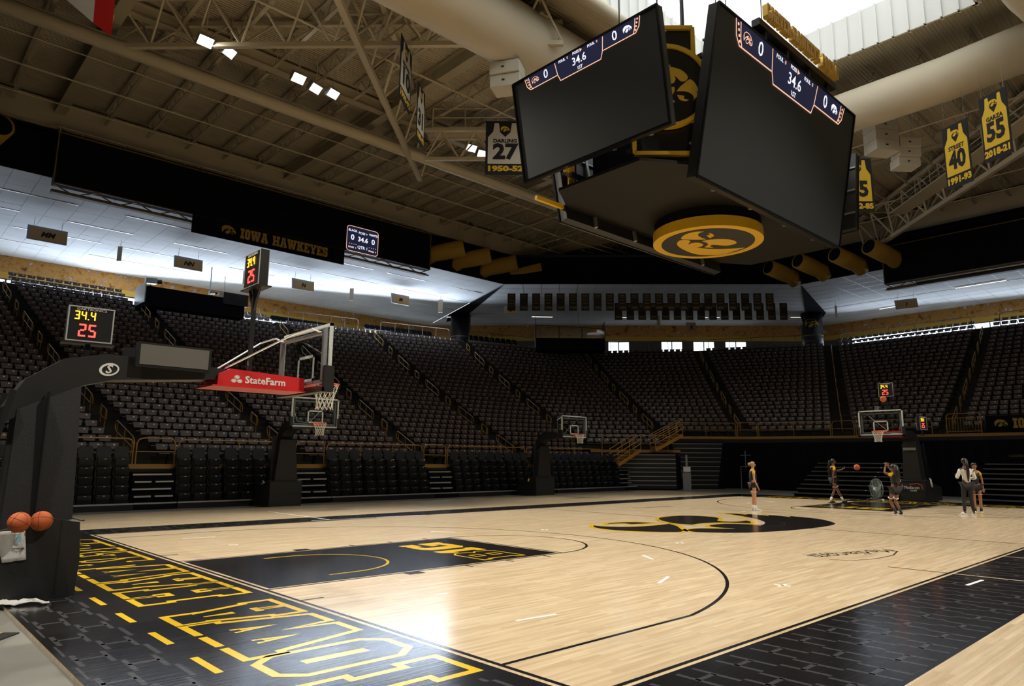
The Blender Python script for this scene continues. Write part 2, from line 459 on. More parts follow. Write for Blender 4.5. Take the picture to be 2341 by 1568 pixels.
class Mark(MB):
    """flat marks on the plane (origin, ax, ay); thin solid when th > 0"""
    def __init__(self, origin, ax, ay, th=.004):
        super().__init__()
        self.o, self.ax, self.ay = Vector(origin), Vector(ax), Vector(ay)
        self.n = self.ax.cross(self.ay).normalized()
        self.th = th
    def P(self, p, h=0.0): return self.o + self.ax * p[0] + self.ay * p[1] + self.n * h
    def shape(self, outer, holes=(), h=0.0, mi=None, side=True):
        loops = [list(outer)] + [list(q) for q in holes]
        if area2(loops[0]) < 0: loops[0].reverse()
        for q in loops[1:]:
            if area2(q) > 0: q.reverse()
        tri = tessellate_polygon([[Vector((p[0], p[1], 0)) for p in q] for q in loops])
        flat = [p for q in loops for p in q]
        top = [self.P(p, h + self.th) for p in flat]
        fs = []
        for t in tri:
            a, b, c = (flat[i] for i in t)
            s_ = (b[0] - a[0]) * (c[1] - a[1]) - (c[0] - a[0]) * (b[1] - a[1])
            fs.append(tuple(t) if s_ > 0 else tuple(reversed(t)))
        if side and self.th > .0025:
            bot = [self.P(p, h) for p in flat]
            n = len(flat); k = 0
            for q in loops:
                m_ = len(q)
                for i in range(m_):
                    a, b = k + i, k + (i + 1) % m_
                    fs.append((a + n, b + n, b, a))
                k += m_
            self.add(top + bot, fs, mi)
        else:
            self.add(top, fs, mi)
        return self
    def hawk(self, cx, cy, s, h=0.0, mi=None, flip=1, out=0.0):
        for p in HAWK:
            q = offset(p, out) if out else p
            self.shape([(cx + flip * x * s, cy + y * s) for x, y in q], h=h, mi=mi)
        return self
    def word(self, txt, x, y, height, sx=1.0, gap=.07, h=0.0, mi=None, width=None):
        tot = sum(GL[c][0] + gap for c in txt) - gap
        if width: sx = width / (tot * height)
        for c in txt:
            g = GL[c]
            if g[1]:
                tr = lambda q: [(x + px * height * sx, y + py * height) for px, py in q]
                self.shape(tr(g[1]), [tr(q) for q in g[2:]], h=h, mi=mi)
            x += (g[0] + gap) * height * sx
        return self
    def rect(self, x0, x1, y0, y1, h=0.0, mi=None):
        return self.shape([(x0, y0), (x1, y0), (x1, y1), (x0, y1)], h=h, mi=mi)
    def line(self, pts, w_, h=0.0, mi=None, closed=False):
        """polyline strip of width w_"""
        P = [Vector(p) for p in pts]
        n = len(P); Lf, Rt = [], []
        for i in range(n):
            a = P[i - 1] if (i or closed) else None
            c = P[(i + 1) % n] if (i < n - 1 or closed) else None
            d1 = (P[i] - a).normalized() if a is not None else (c - P[i]).normalized()
            d2 = (c - P[i]).normalized() if c is not None else d1
            nn = Vector((-(d1.y + d2.y), d1.x + d2.x))
            if nn.length < 1e-5: nn = Vector((-d1.y, d1.x))
            nn.normalize()
            k = 1 / max(.5, nn.dot(Vector((-d1.y, d1.x))))
            Lf.append(P[i] + nn * w_ / 2 * k); Rt.append(P[i] - nn * w_ / 2 * k)
        vs = [self.P(p, h + self.th) for p in Lf + Rt]
        fs = [(i, i + n, (i + 1) % n + n, (i + 1) % n) for i in range(n if closed else n - 1)]
        self.add(vs, fs, mi)
        return self

def text(name, txt, origin, ax, ay, size, mt, parent=None, depth=.004, align='CENTER', bold=.0, shear=0.0, space=1.0, width=None, **props):
    cu = bpy.data.curves.new(name, 'FONT')
    cu.body = txt; cu.size = size; cu.extrude = depth / 2; cu.offset = bold; cu.shear = shear
    cu.align_x = align; cu.align_y = 'CENTER'; cu.space_character = space; cu.resolution_u = 2
    tmp = bpy.data.objects.new(name, cu)
    me = bpy.data.meshes.new_from_object(tmp)
    bpy.data.objects.remove(tmp); bpy.data.curves.remove(cu)
    n = len(me.vertices)
    co = np.empty(n * 3); me.vertices.foreach_get('co', co); co = co.reshape(-1, 3)
    if width and n:
        ex = co[:, 0].max() - co[:, 0].min(); co[:, 0] *= width / ex
    ax, ay = Vector(ax).normalized(), Vector(ay).normalized()
    nn = ax.cross(ay)
    A = np.array([ax, ay, nn])
    co = co @ A + np.array(Vector(origin))
    me.vertices.foreach_set('co', co.ravel())
    me.materials.clear(); me.materials.append(mt); me.update()
    o = bpy.data.objects.new(name, me); link(o, parent)
    for k, v in props.items(): o[k] = v
    return o

SEG = {'0': 'abcdef', '1': 'bc', '2': 'abged', '3': 'abgcd', '4': 'fgbc', '5': 'afgcd', '6': 'afgedc', '7': 'abc', '8': 'abcdefg', '9': 'abfgcd'}
def seg_digits(mk, txt, x, y, hgt, mi, h=.004):
    """dot-less seven-segment digits drawn as lit bars"""
    wd = hgt * .52; t = hgt * .13; g = t * .25
    for c in txt:
        if c == '.':
            mk.rect(x, x + t, y, y + t, h=h, mi=mi); x += t * 2.0; continue
        X0, X1, Y0, Y1, Ym = x, x + wd, y, y + hgt, y + hgt / 2
        segs = {'a': (X0 + g, X1 - g, Y1 - t, Y1), 'd': (X0 + g, X1 - g, Y0, Y0 + t), 'g': (X0 + t, X1 - t, Ym - t / 2, Ym + t / 2),
                'f': (X0, X0 + t, Ym + g, Y1 - g), 'b': (X1 - t, X1, Ym + g, Y1 - g), 'e': (X0, X0 + t, Y0 + g, Ym - g), 'c': (X1 - t, X1, Y0 + g, Ym - g)}
        for s_ in SEG[c]: mk.rect(*segs[s_], h=h, mi=mi)
        x += wd + t * 1.1
    return x
# ------------------------------------------------------------------ floor
fl = MB().box(-40, 80, -40, 70, -.35, -.045)
floor = struct('floor', fl, M['concrete'])
PX0, PX1, PY0, PY1 = -2.75, 31.2, -6.2, 22.2
nx, ny = 13, 22
pw, ph = (PX1 - PX0) / nx, (PY1 - PY0) / ny
pm = MB(); g = .0012
x1_, y1_ = pw - g, ph - g
pm.add([(g, g, -.045), (x1_, g, -.045), (x1_, y1_, -.045), (g, y1_, -.045),
        (g, g, -.002), (x1_, g, -.002), (x1_, y1_, -.002), (g, y1_, -.002),
        (g + .002, g + .002, 0), (x1_ - .002, g + .002, 0), (x1_ - .002, y1_ - .002, 0), (g + .002, y1_ - .002, 0)],
       [(8, 9, 10, 11), (0, 1, 5, 4), (1, 2, 6, 5), (2, 3, 7, 6), (3, 0, 4, 7), (4, 5, 9, 8), (5, 6, 10, 9), (6, 7, 11, 10), (7, 4, 8, 11)])
pme = pm.mesh('floor_panel', M['maple'])
for i in range(nx):
    for j in range(ny):
        inst('floor_panel', pme, floor, (PX0 + i * pw, PY0 + j * ph, 0))
X, Y, Z = (1, 0, 0), (0, 1, 0), (0, 0, 1)
def fm(h=0.0): return Mark((0, 0, .0006 + h), X, Y, th=.0004)
# black aprons round the court, with the charcoal lattice on them
A0, A1, B0, B1 = -.10, 28.75, -.10, 15.34
ap = fm()
ap.rect(-2.75, A0, -1.57, 16.76); ap.rect(A1, 31.2, -1.57, 16.76)
ap.rect(A0, A1, -1.57, B0); ap.rect(A0, A1, B1, 16.76)
ap.build('apron_paint', M['p_black'], floor)
la = fm(.0004)
def lattice(x0, x1, y0, y1):
    """interlocking long bars with stepped cross pieces"""
    px, py = .30, .90
    i = 0
    y_ = y0
    nxr = int((x1 - x0) / px)
    for a in range(nxr + 1):
        xx = x0 + a * px
        w_ = .045
        # long bar along y broken and shifted at every step
        k = 0; yy = y0
        while yy < y1 - .05:
            ye = min(yy + py * .5, y1)
            dx = .06 if (k + a) % 2 else 0
            xa, xb = max(x0, xx + dx - w_ / 2), min(x1, xx + dx + w_ / 2)
            if xb > xa: la.rect(xa, xb, yy, ye)
            yy = ye; k += 1
        # cross pieces
        yy = y0 + (.22 if a % 2 else .67)
        while yy < y1 - .08:
            if xx + px < x1: la.rect(xx + .05, xx + px - .0, yy, yy + .05)
            yy += py
lattice(-2.70, -1.95, -1.55, 16.7); lattice(-.20 - .02, -.11, 5.2, 5.6)
lattice(A0, A1, -1.52, -.16)
lattice(-1.9, -.15, -1.5, .85)
lattice(A0, A1, 15.4, 16.7)
la.build('apron_lattice', M['p_grey'], floor)
ln = fm(.0004)   # black lines
for (xa, ya, xb, yb) in ((-.05, -.05, 0, 15.29), (28.65, -.05, 28.70, 15.29), (0, -.05, 28.65, 0), (0, 15.24, 28.65, 15.29)):
    ln.rect(xa, xb, ya, yb)
ln.rect(14.30, 14.35, 0, 15.24)
def arc(cx, cy, r, a0, a1, n=60): return [(cx + r * math.cos(R(a0 + (a1 - a0) * i / n)), cy + r * math.sin(R(a0 + (a1 - a0) * i / n))) for i in range(n + 1)]
for s_ in (0, 1):
    f = (lambda x: x) if s_ == 0 else (lambda x: 28.65 - x)
    aa = math.degrees(math.acos(1.36 / 6.75)) if 0 else math.degrees(math.asin(6.60 / 6.75))
    pts = [(0, 1.02)] + [(1.6 + 6.72 * math.cos(R(t)), 7.62 + 6.72 * math.sin(R(t))) for t in np.linspace(-79.1, 79.1, 90)] + [(0, 14.22)]
    ln.line([(f(x), y) for x, y in pts], .05)
    ln.line([(f(x), y) for x, y in arc(5.76, 7.62, 1.80, -90, 90)], .05)
    ln.line([(f(x), y) for x, y in [(0, 5.815), (5.765, 5.815), (5.765, 9.425), (0, 9.425)]], .05)
    for yy, sg in ((5.79, -1), (9.45, 1)):
        for xx, ww in ((2.13, .30), (3.35, .05), (4.26, .05), (5.18, .05)):
            xa, xb = sorted((f(xx), f(xx + ww)))
            ya, yb = sorted((yy, yy + sg * .2))
            ln.rect(xa, xb, ya, yb)
    for yy in (4.8, 10.4): 
        xa, xb = sorted((f(0), f(.3))); ln.rect(xa, xb, yy, yy + .05)
ln.rect(8.53, 8.58, 0, .9); 
ln.build('court_lines', M['p_black'], floor)
ky = fm(.0004)
for s_ in (0, 1):
    xa, xb = (.05, 5.69) if s_ == 0 else (22.96, 28.60)
    ky.rect(xa, xb, 5.89, 9.35)
ky.build('lane_paint', M['p_black'], floor)
wl = fm(.0008)
wl.rect(8.53, 8.58, -1.1, -.1); wl.rect(11.58, 11.63, -1.4, -.1)
wl.build('bench_marks', M['maple'], floor)
gd = fm(.0008)
for s_ in (0, 1):
    f = (lambda x: x) if s_ == 0 else (lambda x: 28.65 - x)
    gd.line([(f(1.22), 6.42)] + [(f(x), y) for x, y in arc(1.6, 7.62, 1.20, -90, 90, 40)] + [(f(1.22), 8.82)], .05)
for k in range(13):
    gd.rect(-1.90, -1.83, -1.29 + 1.24 * k, -.67 + 1.24 * k)
    gd.rect(28.65 + 1.83, 28.65 + 1.90, -1.29 + 1.24 * k, -.67 + 1.24 * k)
gd.build('yellow_court_marks', M['p_gold'], floor)

def floor_word(name, seq, flip):
    """seq of (char, y0, y1): outlined block letters between x=-1.515 (top) and x=-.315 (foot); read from the court"""
    go, bo = fm(.0008), fm(.0012)
    for c, y0, y1 in seq:
        g_ = GL[c]
        def tr(q):
            out = []
            for px, py in q:
                yy = y0 + px / g_[0] * (y1 - y0)
                xx = -.315 - py * 1.2
                out.append((xx, yy) if not flip else (28.65 - xx, 15.24 - yy))
            return out
        o_ = tr(g_[1])
        go.shape(offset(o_, .085))
        bo.shape(o_, [offset(tr(q), .0) for q in g_[2:]])
    go.build(name, M['p_gold'], floor)
    bo.build(name, M['p_black'], floor)
SEQ = [('I', 1.085, 1.60), ('O', 1.92, 2.58), ('W', 2.70, 4.30), ('A', 4.25, 5.10),
       ('H', 5.83, 6.86), ('A', 6.98, 7.95), ('W', 7.95, 9.42), ('K', 9.52, 10.48), ('E', 10.64, 11.42), ('Y', 11.52, 12.42), ('E', 12.58, 13.34), ('S', 13.50, 14.25)]
floor_word('floor_lettering', SEQ, False)
SEQ2 = [(c, a, b) for c, a, b in SEQ]
floor_word('floor_lettering', SEQ2, True)
# lane marks: outlined B, solid 1 and G (both ends)
for flip in (0, 1):
    go, bo = fm(.0008), fm(.0012)
    def put(c, y0, y1, solid):
        g_ = GL[c]
        def tr(q):
            r_ = [(5.02 - py * 1.02, y0 + px / g_[0] * (y1 - y0)) for px, py in q]
            return r_ if not flip else [(28.65 - x, 15.24 - y) for x, y in r_]
        if solid: go.shape(tr(g_[1]), [tr(q) for q in g_[2:]])
        else:
            go.shape(tr(g_[1])); bo.shape(offset(tr(g_[1]), -.045))
            for q in g_[2:]: go.shape(offset(tr(q), .04), h=.0008); bo.shape(tr(q), h=.0008)
    put('B', 6.05, 7.10, False); put('1', 7.20, 7.68, True); put('G', 7.78, 8.82, True)
    go.build('lane_lettering', M['p_gold'], floor); bo.build('lane_lettering', M['p_black'], floor)
# centre court hawk: black with yellow outline
hk, ho = fm(.0012), fm(.0008)
for p in HAWK:
    q = [(13.85 - x * 5.05 * 1.0, 7.55 - y * 5.0) for x, y in p]
    ho.shape(offset(q, .13)); hk.shape(q)
ho.build('centre_court_hawk', M['p_gold'], floor); hk.build('centre_court_hawk', M['p_black'], floor)
cc = fm(.0016); cc.line(arc(14.325, 7.62, 1.80, 0, 360, 72)[:-1], .02, closed=True); cc.rect(14.315, 14.335, 4.9, 10.1)
cc.build('centre_circle_line', M['p_grey'], floor)
# small tape marks and crosses
tp = fm(.0008)
for a, b in (((1180, 1419), (1272, 1404)), ((1506, 1333), (1528, 1318)), ((993, 1361), (1023, 1357)), ((1469, 1269), (1493, 1279)), ((2210, 1338), (2246, 1326)),
             ((417, 1231), (492, 1227)), ((522, 1246), (545, 1245)), ((985, 1215), (1040, 1216.5)), ((712, 1190), (975, 1177.5)), ((613, 1169), (755, 1188)), ((1473, 1148), (1497, 1146)),
             ((1740, 1144), (1770, 1147)), ((1820, 1160), (1850, 1163)), ((860, 1182), (972, 1177))):
    p, q = at(*a, 2, 0), at(*b, 2, 0)
    tp.line([(p.x, p.y), (q.x, q.y)], .055)
for a in ((1788, 1338), (1554, 1241), (1245, 1211), (1712, 1150), (1700, 1169)):
    p = at(*a, 2, 0)
    tp.line([(p.x - .12, p.y), (p.x + .12, p.y)], .045); tp.line([(p.x, p.y - .12), (p.x, p.y + .12)], .045)
tp.build('floor_tape', M['p_white'], floor)
# sponsor lettering on the court
text('court_lettering', 'Mediacom', (10.0, 2.0, .0016), (-.965, .26, 0), (-.26, -.965, 0), .62, M['p_black'], floor, depth=.0004, shear=.25, width=2.25)
text('court_lettering', 'COURT', (9.30, 2.42, .0016), (-.965, .26, 0), (-.26, -.965, 0), .28, M['p_black'], floor, depth=.0004, shear=.25, width=.8)
text('court_lettering', 'Mediacom', (18.2, 12.9, .0016), (.99, -.12, 0), (.12, .99, 0), .42, M['p_black'], floor, depth=.0004, shear=.25, width=2.2)
sw = fm(.0008); sw.line([(x, y) for x, y in [(10.9, 1.55), (10.2, 1.38), (9.4, 1.42), (8.85, 1.62), (8.7, 1.95)]], .03)
sw.build('court_lettering', M['p_black'], floor)
# ------------------------------------------------------------------ seating bowl
def zrow(k): return 1.55 + .305 * k + .0022 * k * k
def P26(a, b, ka=0):
    a, b = Vector(a), Vector(b)
    return lambda k: a + (b - a) * ((k - ka) / (26.0 - ka))
AIS = [P26((-2.4, 26.4), (-5.5, 45.0)), P26((3.7, 26.8), (1.2, 47.4)), P26((10.0, 26.9), (8.8, 47.6)), P26((16.9, 26.9), (18.4, 47.4)),
       P26((23.9, 26.8), (26.0, 46.2)), P26((30.3, 26.3), (34.0, 44.4)), P26((36.8, 26.4), (46.3, 41.1), 6), P26((41.3, 22.1), (52.7, 32.4), 6),
       P26((43.6, 15.9), (58.0, 22.3), 6), P26((44.3, 9.5), (57.6, 10.5), 6), P26((44.2, 2.2), (57.4, -4.5), 6), P26((42.5, -5.5), (53.0, -17.0), 6)]
NROW = 29
START = [0, 0, 0, 0, 0, 3, 6, 6, 6, 6, 6]
NR = [31, 31, 30, 29, 29, 29, 29, 29, 30, 30, 30]
NSEC = len(START)
bowl = MB(); wall_ = MB(); yel = MB()
for s in range(NSEC):
    a, b = AIS[s], AIS[s + 1]
    k0 = START[s]
    zp = zrow(k0)
    kf = k0 - 2.15          # platform front edge
    p0, p1 = a(kf), b(kf)
    q0, q1 = a(k0 + .5), b(k0 + .5)
    bowl.add([(p0.x, p0.y, zp), (p1.x, p1.y, zp), (q1.x, q1.y, zp), (q0.x, q0.y, zp)], [(0, 1, 2, 3)])
    # front wall of the platform: yellow edge, concrete band, dark below
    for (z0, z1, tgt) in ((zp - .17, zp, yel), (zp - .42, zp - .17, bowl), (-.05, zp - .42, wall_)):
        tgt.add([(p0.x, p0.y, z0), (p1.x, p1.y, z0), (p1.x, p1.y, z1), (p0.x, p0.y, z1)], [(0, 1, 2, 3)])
    for k in range(k0 + 1, NR[s]):
        z0, z1 = zrow(k - 1), zrow(k)
        f0, f1 = a(k - .5), b(k - .5)
        g0, g1 = a(k + .5), b(k + .5)
        bowl.add([(f0.x, f0.y, z0), (f1.x, f1.y, z0), (f1.x, f1.y, z1), (f0.x, f0.y, z1), (g1.x, g1.y, z1), (g0.x, g0.y, z1)], [(0, 1, 2, 3), (3, 2, 4, 5)])
    # concourse floor behind the last row
    e0, e1 = a(NR[s] - .5), b(NR[s] - .5)
    h0, h1 = a(NROW + 16), b(NROW + 16)
    zt, zc = zrow(NR[s] - 1), 12.45
    bowl.add([(e0.x, e0.y, zt), (e1.x, e1.y, zt), (e1.x, e1.y, zc), (e0.x, e0.y, zc), (h1.x, h1.y, zc), (h0.x, h0.y, zc)], [(0, 1, 2, 3)])
    bowl.add([(e0.x, e0.y, zc), (e1.x, e1.y, zc), (h1.x, h1.y, zc), (h0.x, h0.y, zc)], [(0, 1, 2, 3)], 1)
M['concourse'] = mat('pale_concourse_floor', (.45, .42, .36), .5)
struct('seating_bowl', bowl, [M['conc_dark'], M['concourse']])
struct('wall_bowl_front', wall_, M['black_matte'])
struct('trim_1', yel, M['gold_rail'])
# aisle steps: a half step in front of every tread
st = MB()
for s in range(1, len(AIS) - 1):
    for k in range(START[s] + 1, NROW):
        if START[s - 1] > START[s]: continue
        c = AIS[s](k - .75); d = (AIS[s](k + .5) - AIS[s](k - .5)).normalized(); n_ = Vector((-d.y, d.x))
        zz = (zrow(k - 1) + zrow(k)) / 2
        st.obox((c.x, c.y, (zrow(k - 1) + zz) / 2), (d.x * .2, d.y * .2, 0), (n_.x * .55, n_.y * .55, 0), (0, 0, (zz - zrow(k - 1)) / 2))
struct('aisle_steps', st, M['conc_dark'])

# ------------------------------------------------------------------ outer walls, windows, mural band
CX_, CY_ = 14.2, 7.6
OUT = [(-10.1, 57), (38.5, 57), (68, 27.5), (68, -12.3), (38.5, -41.8), (-10.1, -41.8), (-39.6, -12.3), (-39.6, 27.5)]
INN = [(-4.0, 38.0), (32.5, 38.0), (49.6, 20.9), (49.6, -5.7), (32.5, -22.8), (-4.0, -22.8), (-21.1, -5.7), (-21.1, 20.9)]
ZW0, ZW1, ZC = 12.45, 14.35, 16.0
def mural_mat():
    mt = bpy.data.materials.new('orange_photo_mural'); mt.use_nodes = True
    nt = mt.node_tree; b = nt.nodes['Principled BSDF']; b.inputs['Roughness'].default_value = .6
    g = nt.nodes.new('ShaderNodeNewGeometry'); nz = nt.nodes.new('ShaderNodeTexNoise'); nz.inputs['Scale'].default_value = 1.6; nz.inputs['Detail'].default_value = 8; nz.inputs['Roughness'].default_value = .7
    nt.links.new(g.outputs['Position'], nz.inputs['Vector'])
    cr = nt.nodes.new('ShaderNodeValToRGB'); e = cr.color_ramp.elements
    e[0].position = .34; e[0].color = (.10, .045, .015, 1); e[1].position = .66; e[1].color = (.72, .66, .62, 1)
    for p_, c_ in ((.42, (.42, .19, .035, 1)), (.52, (.60, .30, .06, 1)), (.58, (.34, .17, .06, 1))):
        n_ = e.new(p_); n_.color = c_
    nt.links.new(nz.outputs['Fac'], cr.inputs[0]); nt.links.new(cr.outputs[0], b.inputs['Base Color'])
    return mt
M['mural'] = mural_mat()
M['band'] = mat('yellow_wall_band', (.62, .38, .05), .6)
M['mullion'] = mat('dark_mullion', (.10, .09, .08), .5)
M['tile'] = mat('white_ceiling_tile', (.70, .71, .73), .75, noise=(.35, .10))
M['slot'] = mat('white_ceiling_slot', (.85, .86, .88), .3)
names = ['left', 'corner', 'end', 'end_right', 'right', 'near_right', 'near', 'near_left']
for i in range(8):
    a, b = Vector(OUT[i]), Vector(OUT[(i + 1) % 8])
    L_ = (b - a).length; d = (b - a) / L_; n_ = Vector((-d.y, d.x))   # n_ points outwards (clockwise outline)
    wl_ = MB()
    def slab(s0, s1, z0, z1, off, th, mi):
        c = a + d * (s0 + s1) / 2 + n_ * (off + th / 2)
        wl_.obox((c.x, c.y, (z0 + z1) / 2), (d.x * (s1 - s0) / 2, d.y * (s1 - s0) / 2, 0), (n_.x * th / 2, n_.y * th / 2, 0), (0, 0, (z1 - z0) / 2), mi)
    slab(0, L_, -.1, ZW0, 0, .4, 0)
    slab(0, L_, ZW1, ZW1 + .45, 0, .4, 1)
    slab(0, L_, ZW1 + .45, ZC + .3, 0, .4, 2)
    wall = struct('wall_' + names[i], wl_, [M['concrete'], M['band'], M['mural']])
    if i in (0, 1, 2):
        npn = int(L_ / (3.0 if i != 1 else 1.1))
        for j in range(npn):
            s0, s1 = L_ * j / npn, L_ * (j + 1) / npn
            fr = MB(); gl_ = MB()
            c0, c1 = a + d * s0, a + d * s1
            cm = (c0 + c1) / 2; dv = Vector((cm.x, cm.y, 13.4)) - CAM; uu = W / 2 + 50.95 + FOC * dv.dot(r2) / dv.dot(fwd)
            solid = (i == 1 and not any(p_ <= uu <= q_ for p_, q_ in ((1396, 1446), (1505, 1556), (1578, 1628), (1655, 1672), (1690, 1706)))) or (i == 2 and uu < 1955 and dv.dot(fwd) > 0) or (i == 0 and j < 0)
            if solid:
                pb_ = MB(); pb_.obox((cm.x + n_.x * .2, cm.y + n_.y * .2, (ZW0 + ZW1) / 2), (d.x * (s1 - s0) / 2, d.y * (s1 - s0) / 2, 0), (n_.x * .14, n_.y * .14, 0), (0, 0, (ZW1 - ZW0) / 2))
                pb_.build('wall_panel', M['mullion'], wall); continue
            for (u0, v0, u1, v1, t) in ((s0, ZW0 + .03, s1, ZW0 + .03, .06), (s0, ZW1 - .03, s1, ZW1 - .03, .06), (s0 + .03, ZW0, s0 + .03, ZW1, .06)):
                pa, pb = a + d * u0 + n_ * .12, a + d * u1 + n_ * .12
                fr.bar((pa.x, pa.y, v0), (pb.x, pb.y, v1), .06, .10)
            f_ = fr.build('window_frame', M['mullion'], wall)
            ga, gb = a + d * (s0 + .06) + n_ * .14, a + d * s1 + n_ * .14
            gl_.add([(ga.x, ga.y, ZW0 + .06), (gb.x, gb.y, ZW0 + .06), (gb.x, gb.y, ZW1 - .06), (ga.x, ga.y, ZW1 - .06)], [(0, 1, 2, 3)])
            gl_.build('pane', M['window_glass'], f_)
    else:
        wl2 = MB()
        c = (a + b) / 2
        wl2.obox((c.x + n_.x * .2, c.y + n_.y * .2, (ZW0 + ZW1) / 2), (d.x * L_ / 2, d.y * L_ / 2, 0), (n_.x * .15, n_.y * .15, 0), (0, 0, (ZW1 - ZW0) / 2))
        wl2.build('wall_infill', M['band'], wall)

# ------------------------------------------------------------------ soffit: tiles over the upper rows
sof = sempty('ceiling_soffit')
tl = MB()
tt = .018
tme = MB().box(.008, 1.192, .008, 1.192, 0, tt).mesh('ceiling_tile', M['tile'])
cells = []
def inpoly(x, y, P):
    c = False
    for i in range(len(P)):
        x1, y1 = P[i]; x2, y2 = P[(i + 1) % len(P)]
        if (y1 > y) != (y2 > y) and x < (x2 - x1) * (y - y1) / (y2 - y1) + x1: c = not c
    return c
for i in range(-9, 34):
    for j in range(16):
        x0, y0 = -.2 + i * 1.2, 38.05 + j * 1.2
        if x0 + 1.2 > 32.5 + (y0 - 38) * .316: continue
        cells.append((x0, y0))
def px_size(x, y, z):
    d = (Vector((x, y, z)) - CAM).dot(fwd)
    return 1e9 if d < 1 else d
vis = [c for c in cells if c[0] > -2.5]
vis.sort(key=lambda c: px_size(c[0], c[1], 16))
near_ = set(vis[:290])
for c in cells:
    if c in near_: inst('ceiling_tile', tme, sof, (c[0], c[1], ZC + random.uniform(0, .006)))
    else: tl.box(c[0] + .008, c[0] + 1.192, c[1] + .008, c[1] + 1.192, ZC, ZC + tt)
o = tl.build('ceiling_tile', M['tile'], sof); o['kind'] = 'stuff'
# backing above the tiles and plain soffit for the other sides
bk = MB()
for i in range(8):
    a, b = OUT[i], OUT[(i + 1) % 8]; c, d_ = INN[(i + 1) % 8], INN[i]
    zz = ZC + .03 if i == 0 else ZC
    bk.add([(a[0], a[1], zz), (b[0], b[1], zz), (c[0], c[1], zz), (d_[0], d_[1], zz)], [(0, 1, 2, 3)], 0)
    bk.add([(c[0], c[1], ZC), (d_[0], d_[1], ZC), (d_[0], d_[1], 18.3), (c[0], c[1], 18.3)], [(0, 1, 2, 3)], 1)
    bk.add([(a[0], a[1], 18.5), (b[0], b[1], 18.5), (c[0], c[1], 18.5), (d_[0], d_[1], 18.5)], [(0, 1, 2, 3)], 1)
struct('ceiling_backing', bk, [M['tile'], M['black_matte']])
# joints on the corner and end soffits, linear slots and strip lamps
jt = MB()
for k in range(1, 12):
    t = k / 12
    for i in (1, 2):
        a, b, c, d_ = Vector(OUT[i]), Vector(OUT[i + 1]), Vector(INN[i + 1]), Vector(INN[i])
        p, q = d_ + (a - d_) * t, c + (b - c) * t
        jt.bar((p.x, p.y, ZC - .004), (q.x, q.y, ZC - .004), .03, .008)
for i in (1, 2):
    for k in range(1, 16):
        t = k / 16
        a, b, c, d_ = Vector(OUT[i]), Vector(OUT[i + 1]), Vector(INN[i + 1]), Vector(INN[i])
        n_ = (b - a).normalized(); n_ = Vector((-n_.y, n_.x))
        p = d_ + (c - d_) * t
        L_ = (a - d_).dot(n_)
        q = p + n_ * L_
        jt.bar((p.x, p.y, ZC - .004), (q.x, q.y, ZC - .004), .02, .008)
struct('ceiling_joints', jt, M['steel'])
for y_ in (41.6, 45.2, 48.8, 52.4):
    sl = MB()
    x = -8.0 + random.random() * 2
    while x < 33:
        ln_ = random.choice((3.6, 4.8, 7.2))
        sl.box(x, min(x + ln_, 33), y_ + .02, y_ + .12, ZC - .02, ZC - .002)
        x += ln_ + random.choice((1.2, 2.4))
    struct('ceiling_slot', sl, M['slot'])
struct('ceiling_slot', MB().bar((60, 24, 15.98), (60, -9, 15.98), .1, .02).bar((56.5, 15, 15.98), (56.5, -9, 15.98), .1, .02), M['slot'])
# dark wedge where two soffits meet above each column
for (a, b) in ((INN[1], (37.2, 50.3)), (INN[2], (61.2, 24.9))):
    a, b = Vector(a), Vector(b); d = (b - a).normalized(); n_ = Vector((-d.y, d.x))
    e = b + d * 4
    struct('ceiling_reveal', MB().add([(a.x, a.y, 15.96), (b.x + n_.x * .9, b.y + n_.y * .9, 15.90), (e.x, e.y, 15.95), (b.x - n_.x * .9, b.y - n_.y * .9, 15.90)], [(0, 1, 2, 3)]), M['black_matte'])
def strip_lamp(a, b):
    a, b = Vector(a), Vector(b)
    t = thing('strip_lamp', lab_, 'lamp', tuple((a + b) / 2), group='strip lamps in the soffit')
    m_ = (a + b) / 2
    MB().bar(a - m_, b - m_, .16, .05).build('housing', M['white'], t)
    MB().bar(a - m_ - Vector((0, 0, .03)), b - m_ - Vector((0, 0, .03)), .10, .02).build('diffuser', M['tubeglow'], t)
for (u0, v0, u1, v1, lab_) in ((1216, 723.5, 1263, 724, 'lit strip lamp in the far soffit above the glass walled camera platform'), (1808, 724.5, 1846, 725, 'lit strip lamp in the far soffit just left of the right hand column'), (1609, 725, 1618, 725, 'short lit strip lamp between hanging pennants, far soffit'),
        (1636, 725, 1645, 725, 'short lit strip lamp between hanging pennants, just right of its twin'), (1421, 725, 1432, 725, 'short lit strip lamp behind the left end of the lower pennant row'), (1021, 724, 1031, 724, 'tiny lit strip lamp just left of the left hand column'),
        (2011, 706, 2052, 699, 'lit strip lamp in the right soffit left of the orange section sign'), (2185, 658, 2300, 640, 'long lit strip lamp in the soffit at the right edge')):
    strip_lamp(at(u0, v0, 2, 15.93), at(u1, v1, 2, 15.93))
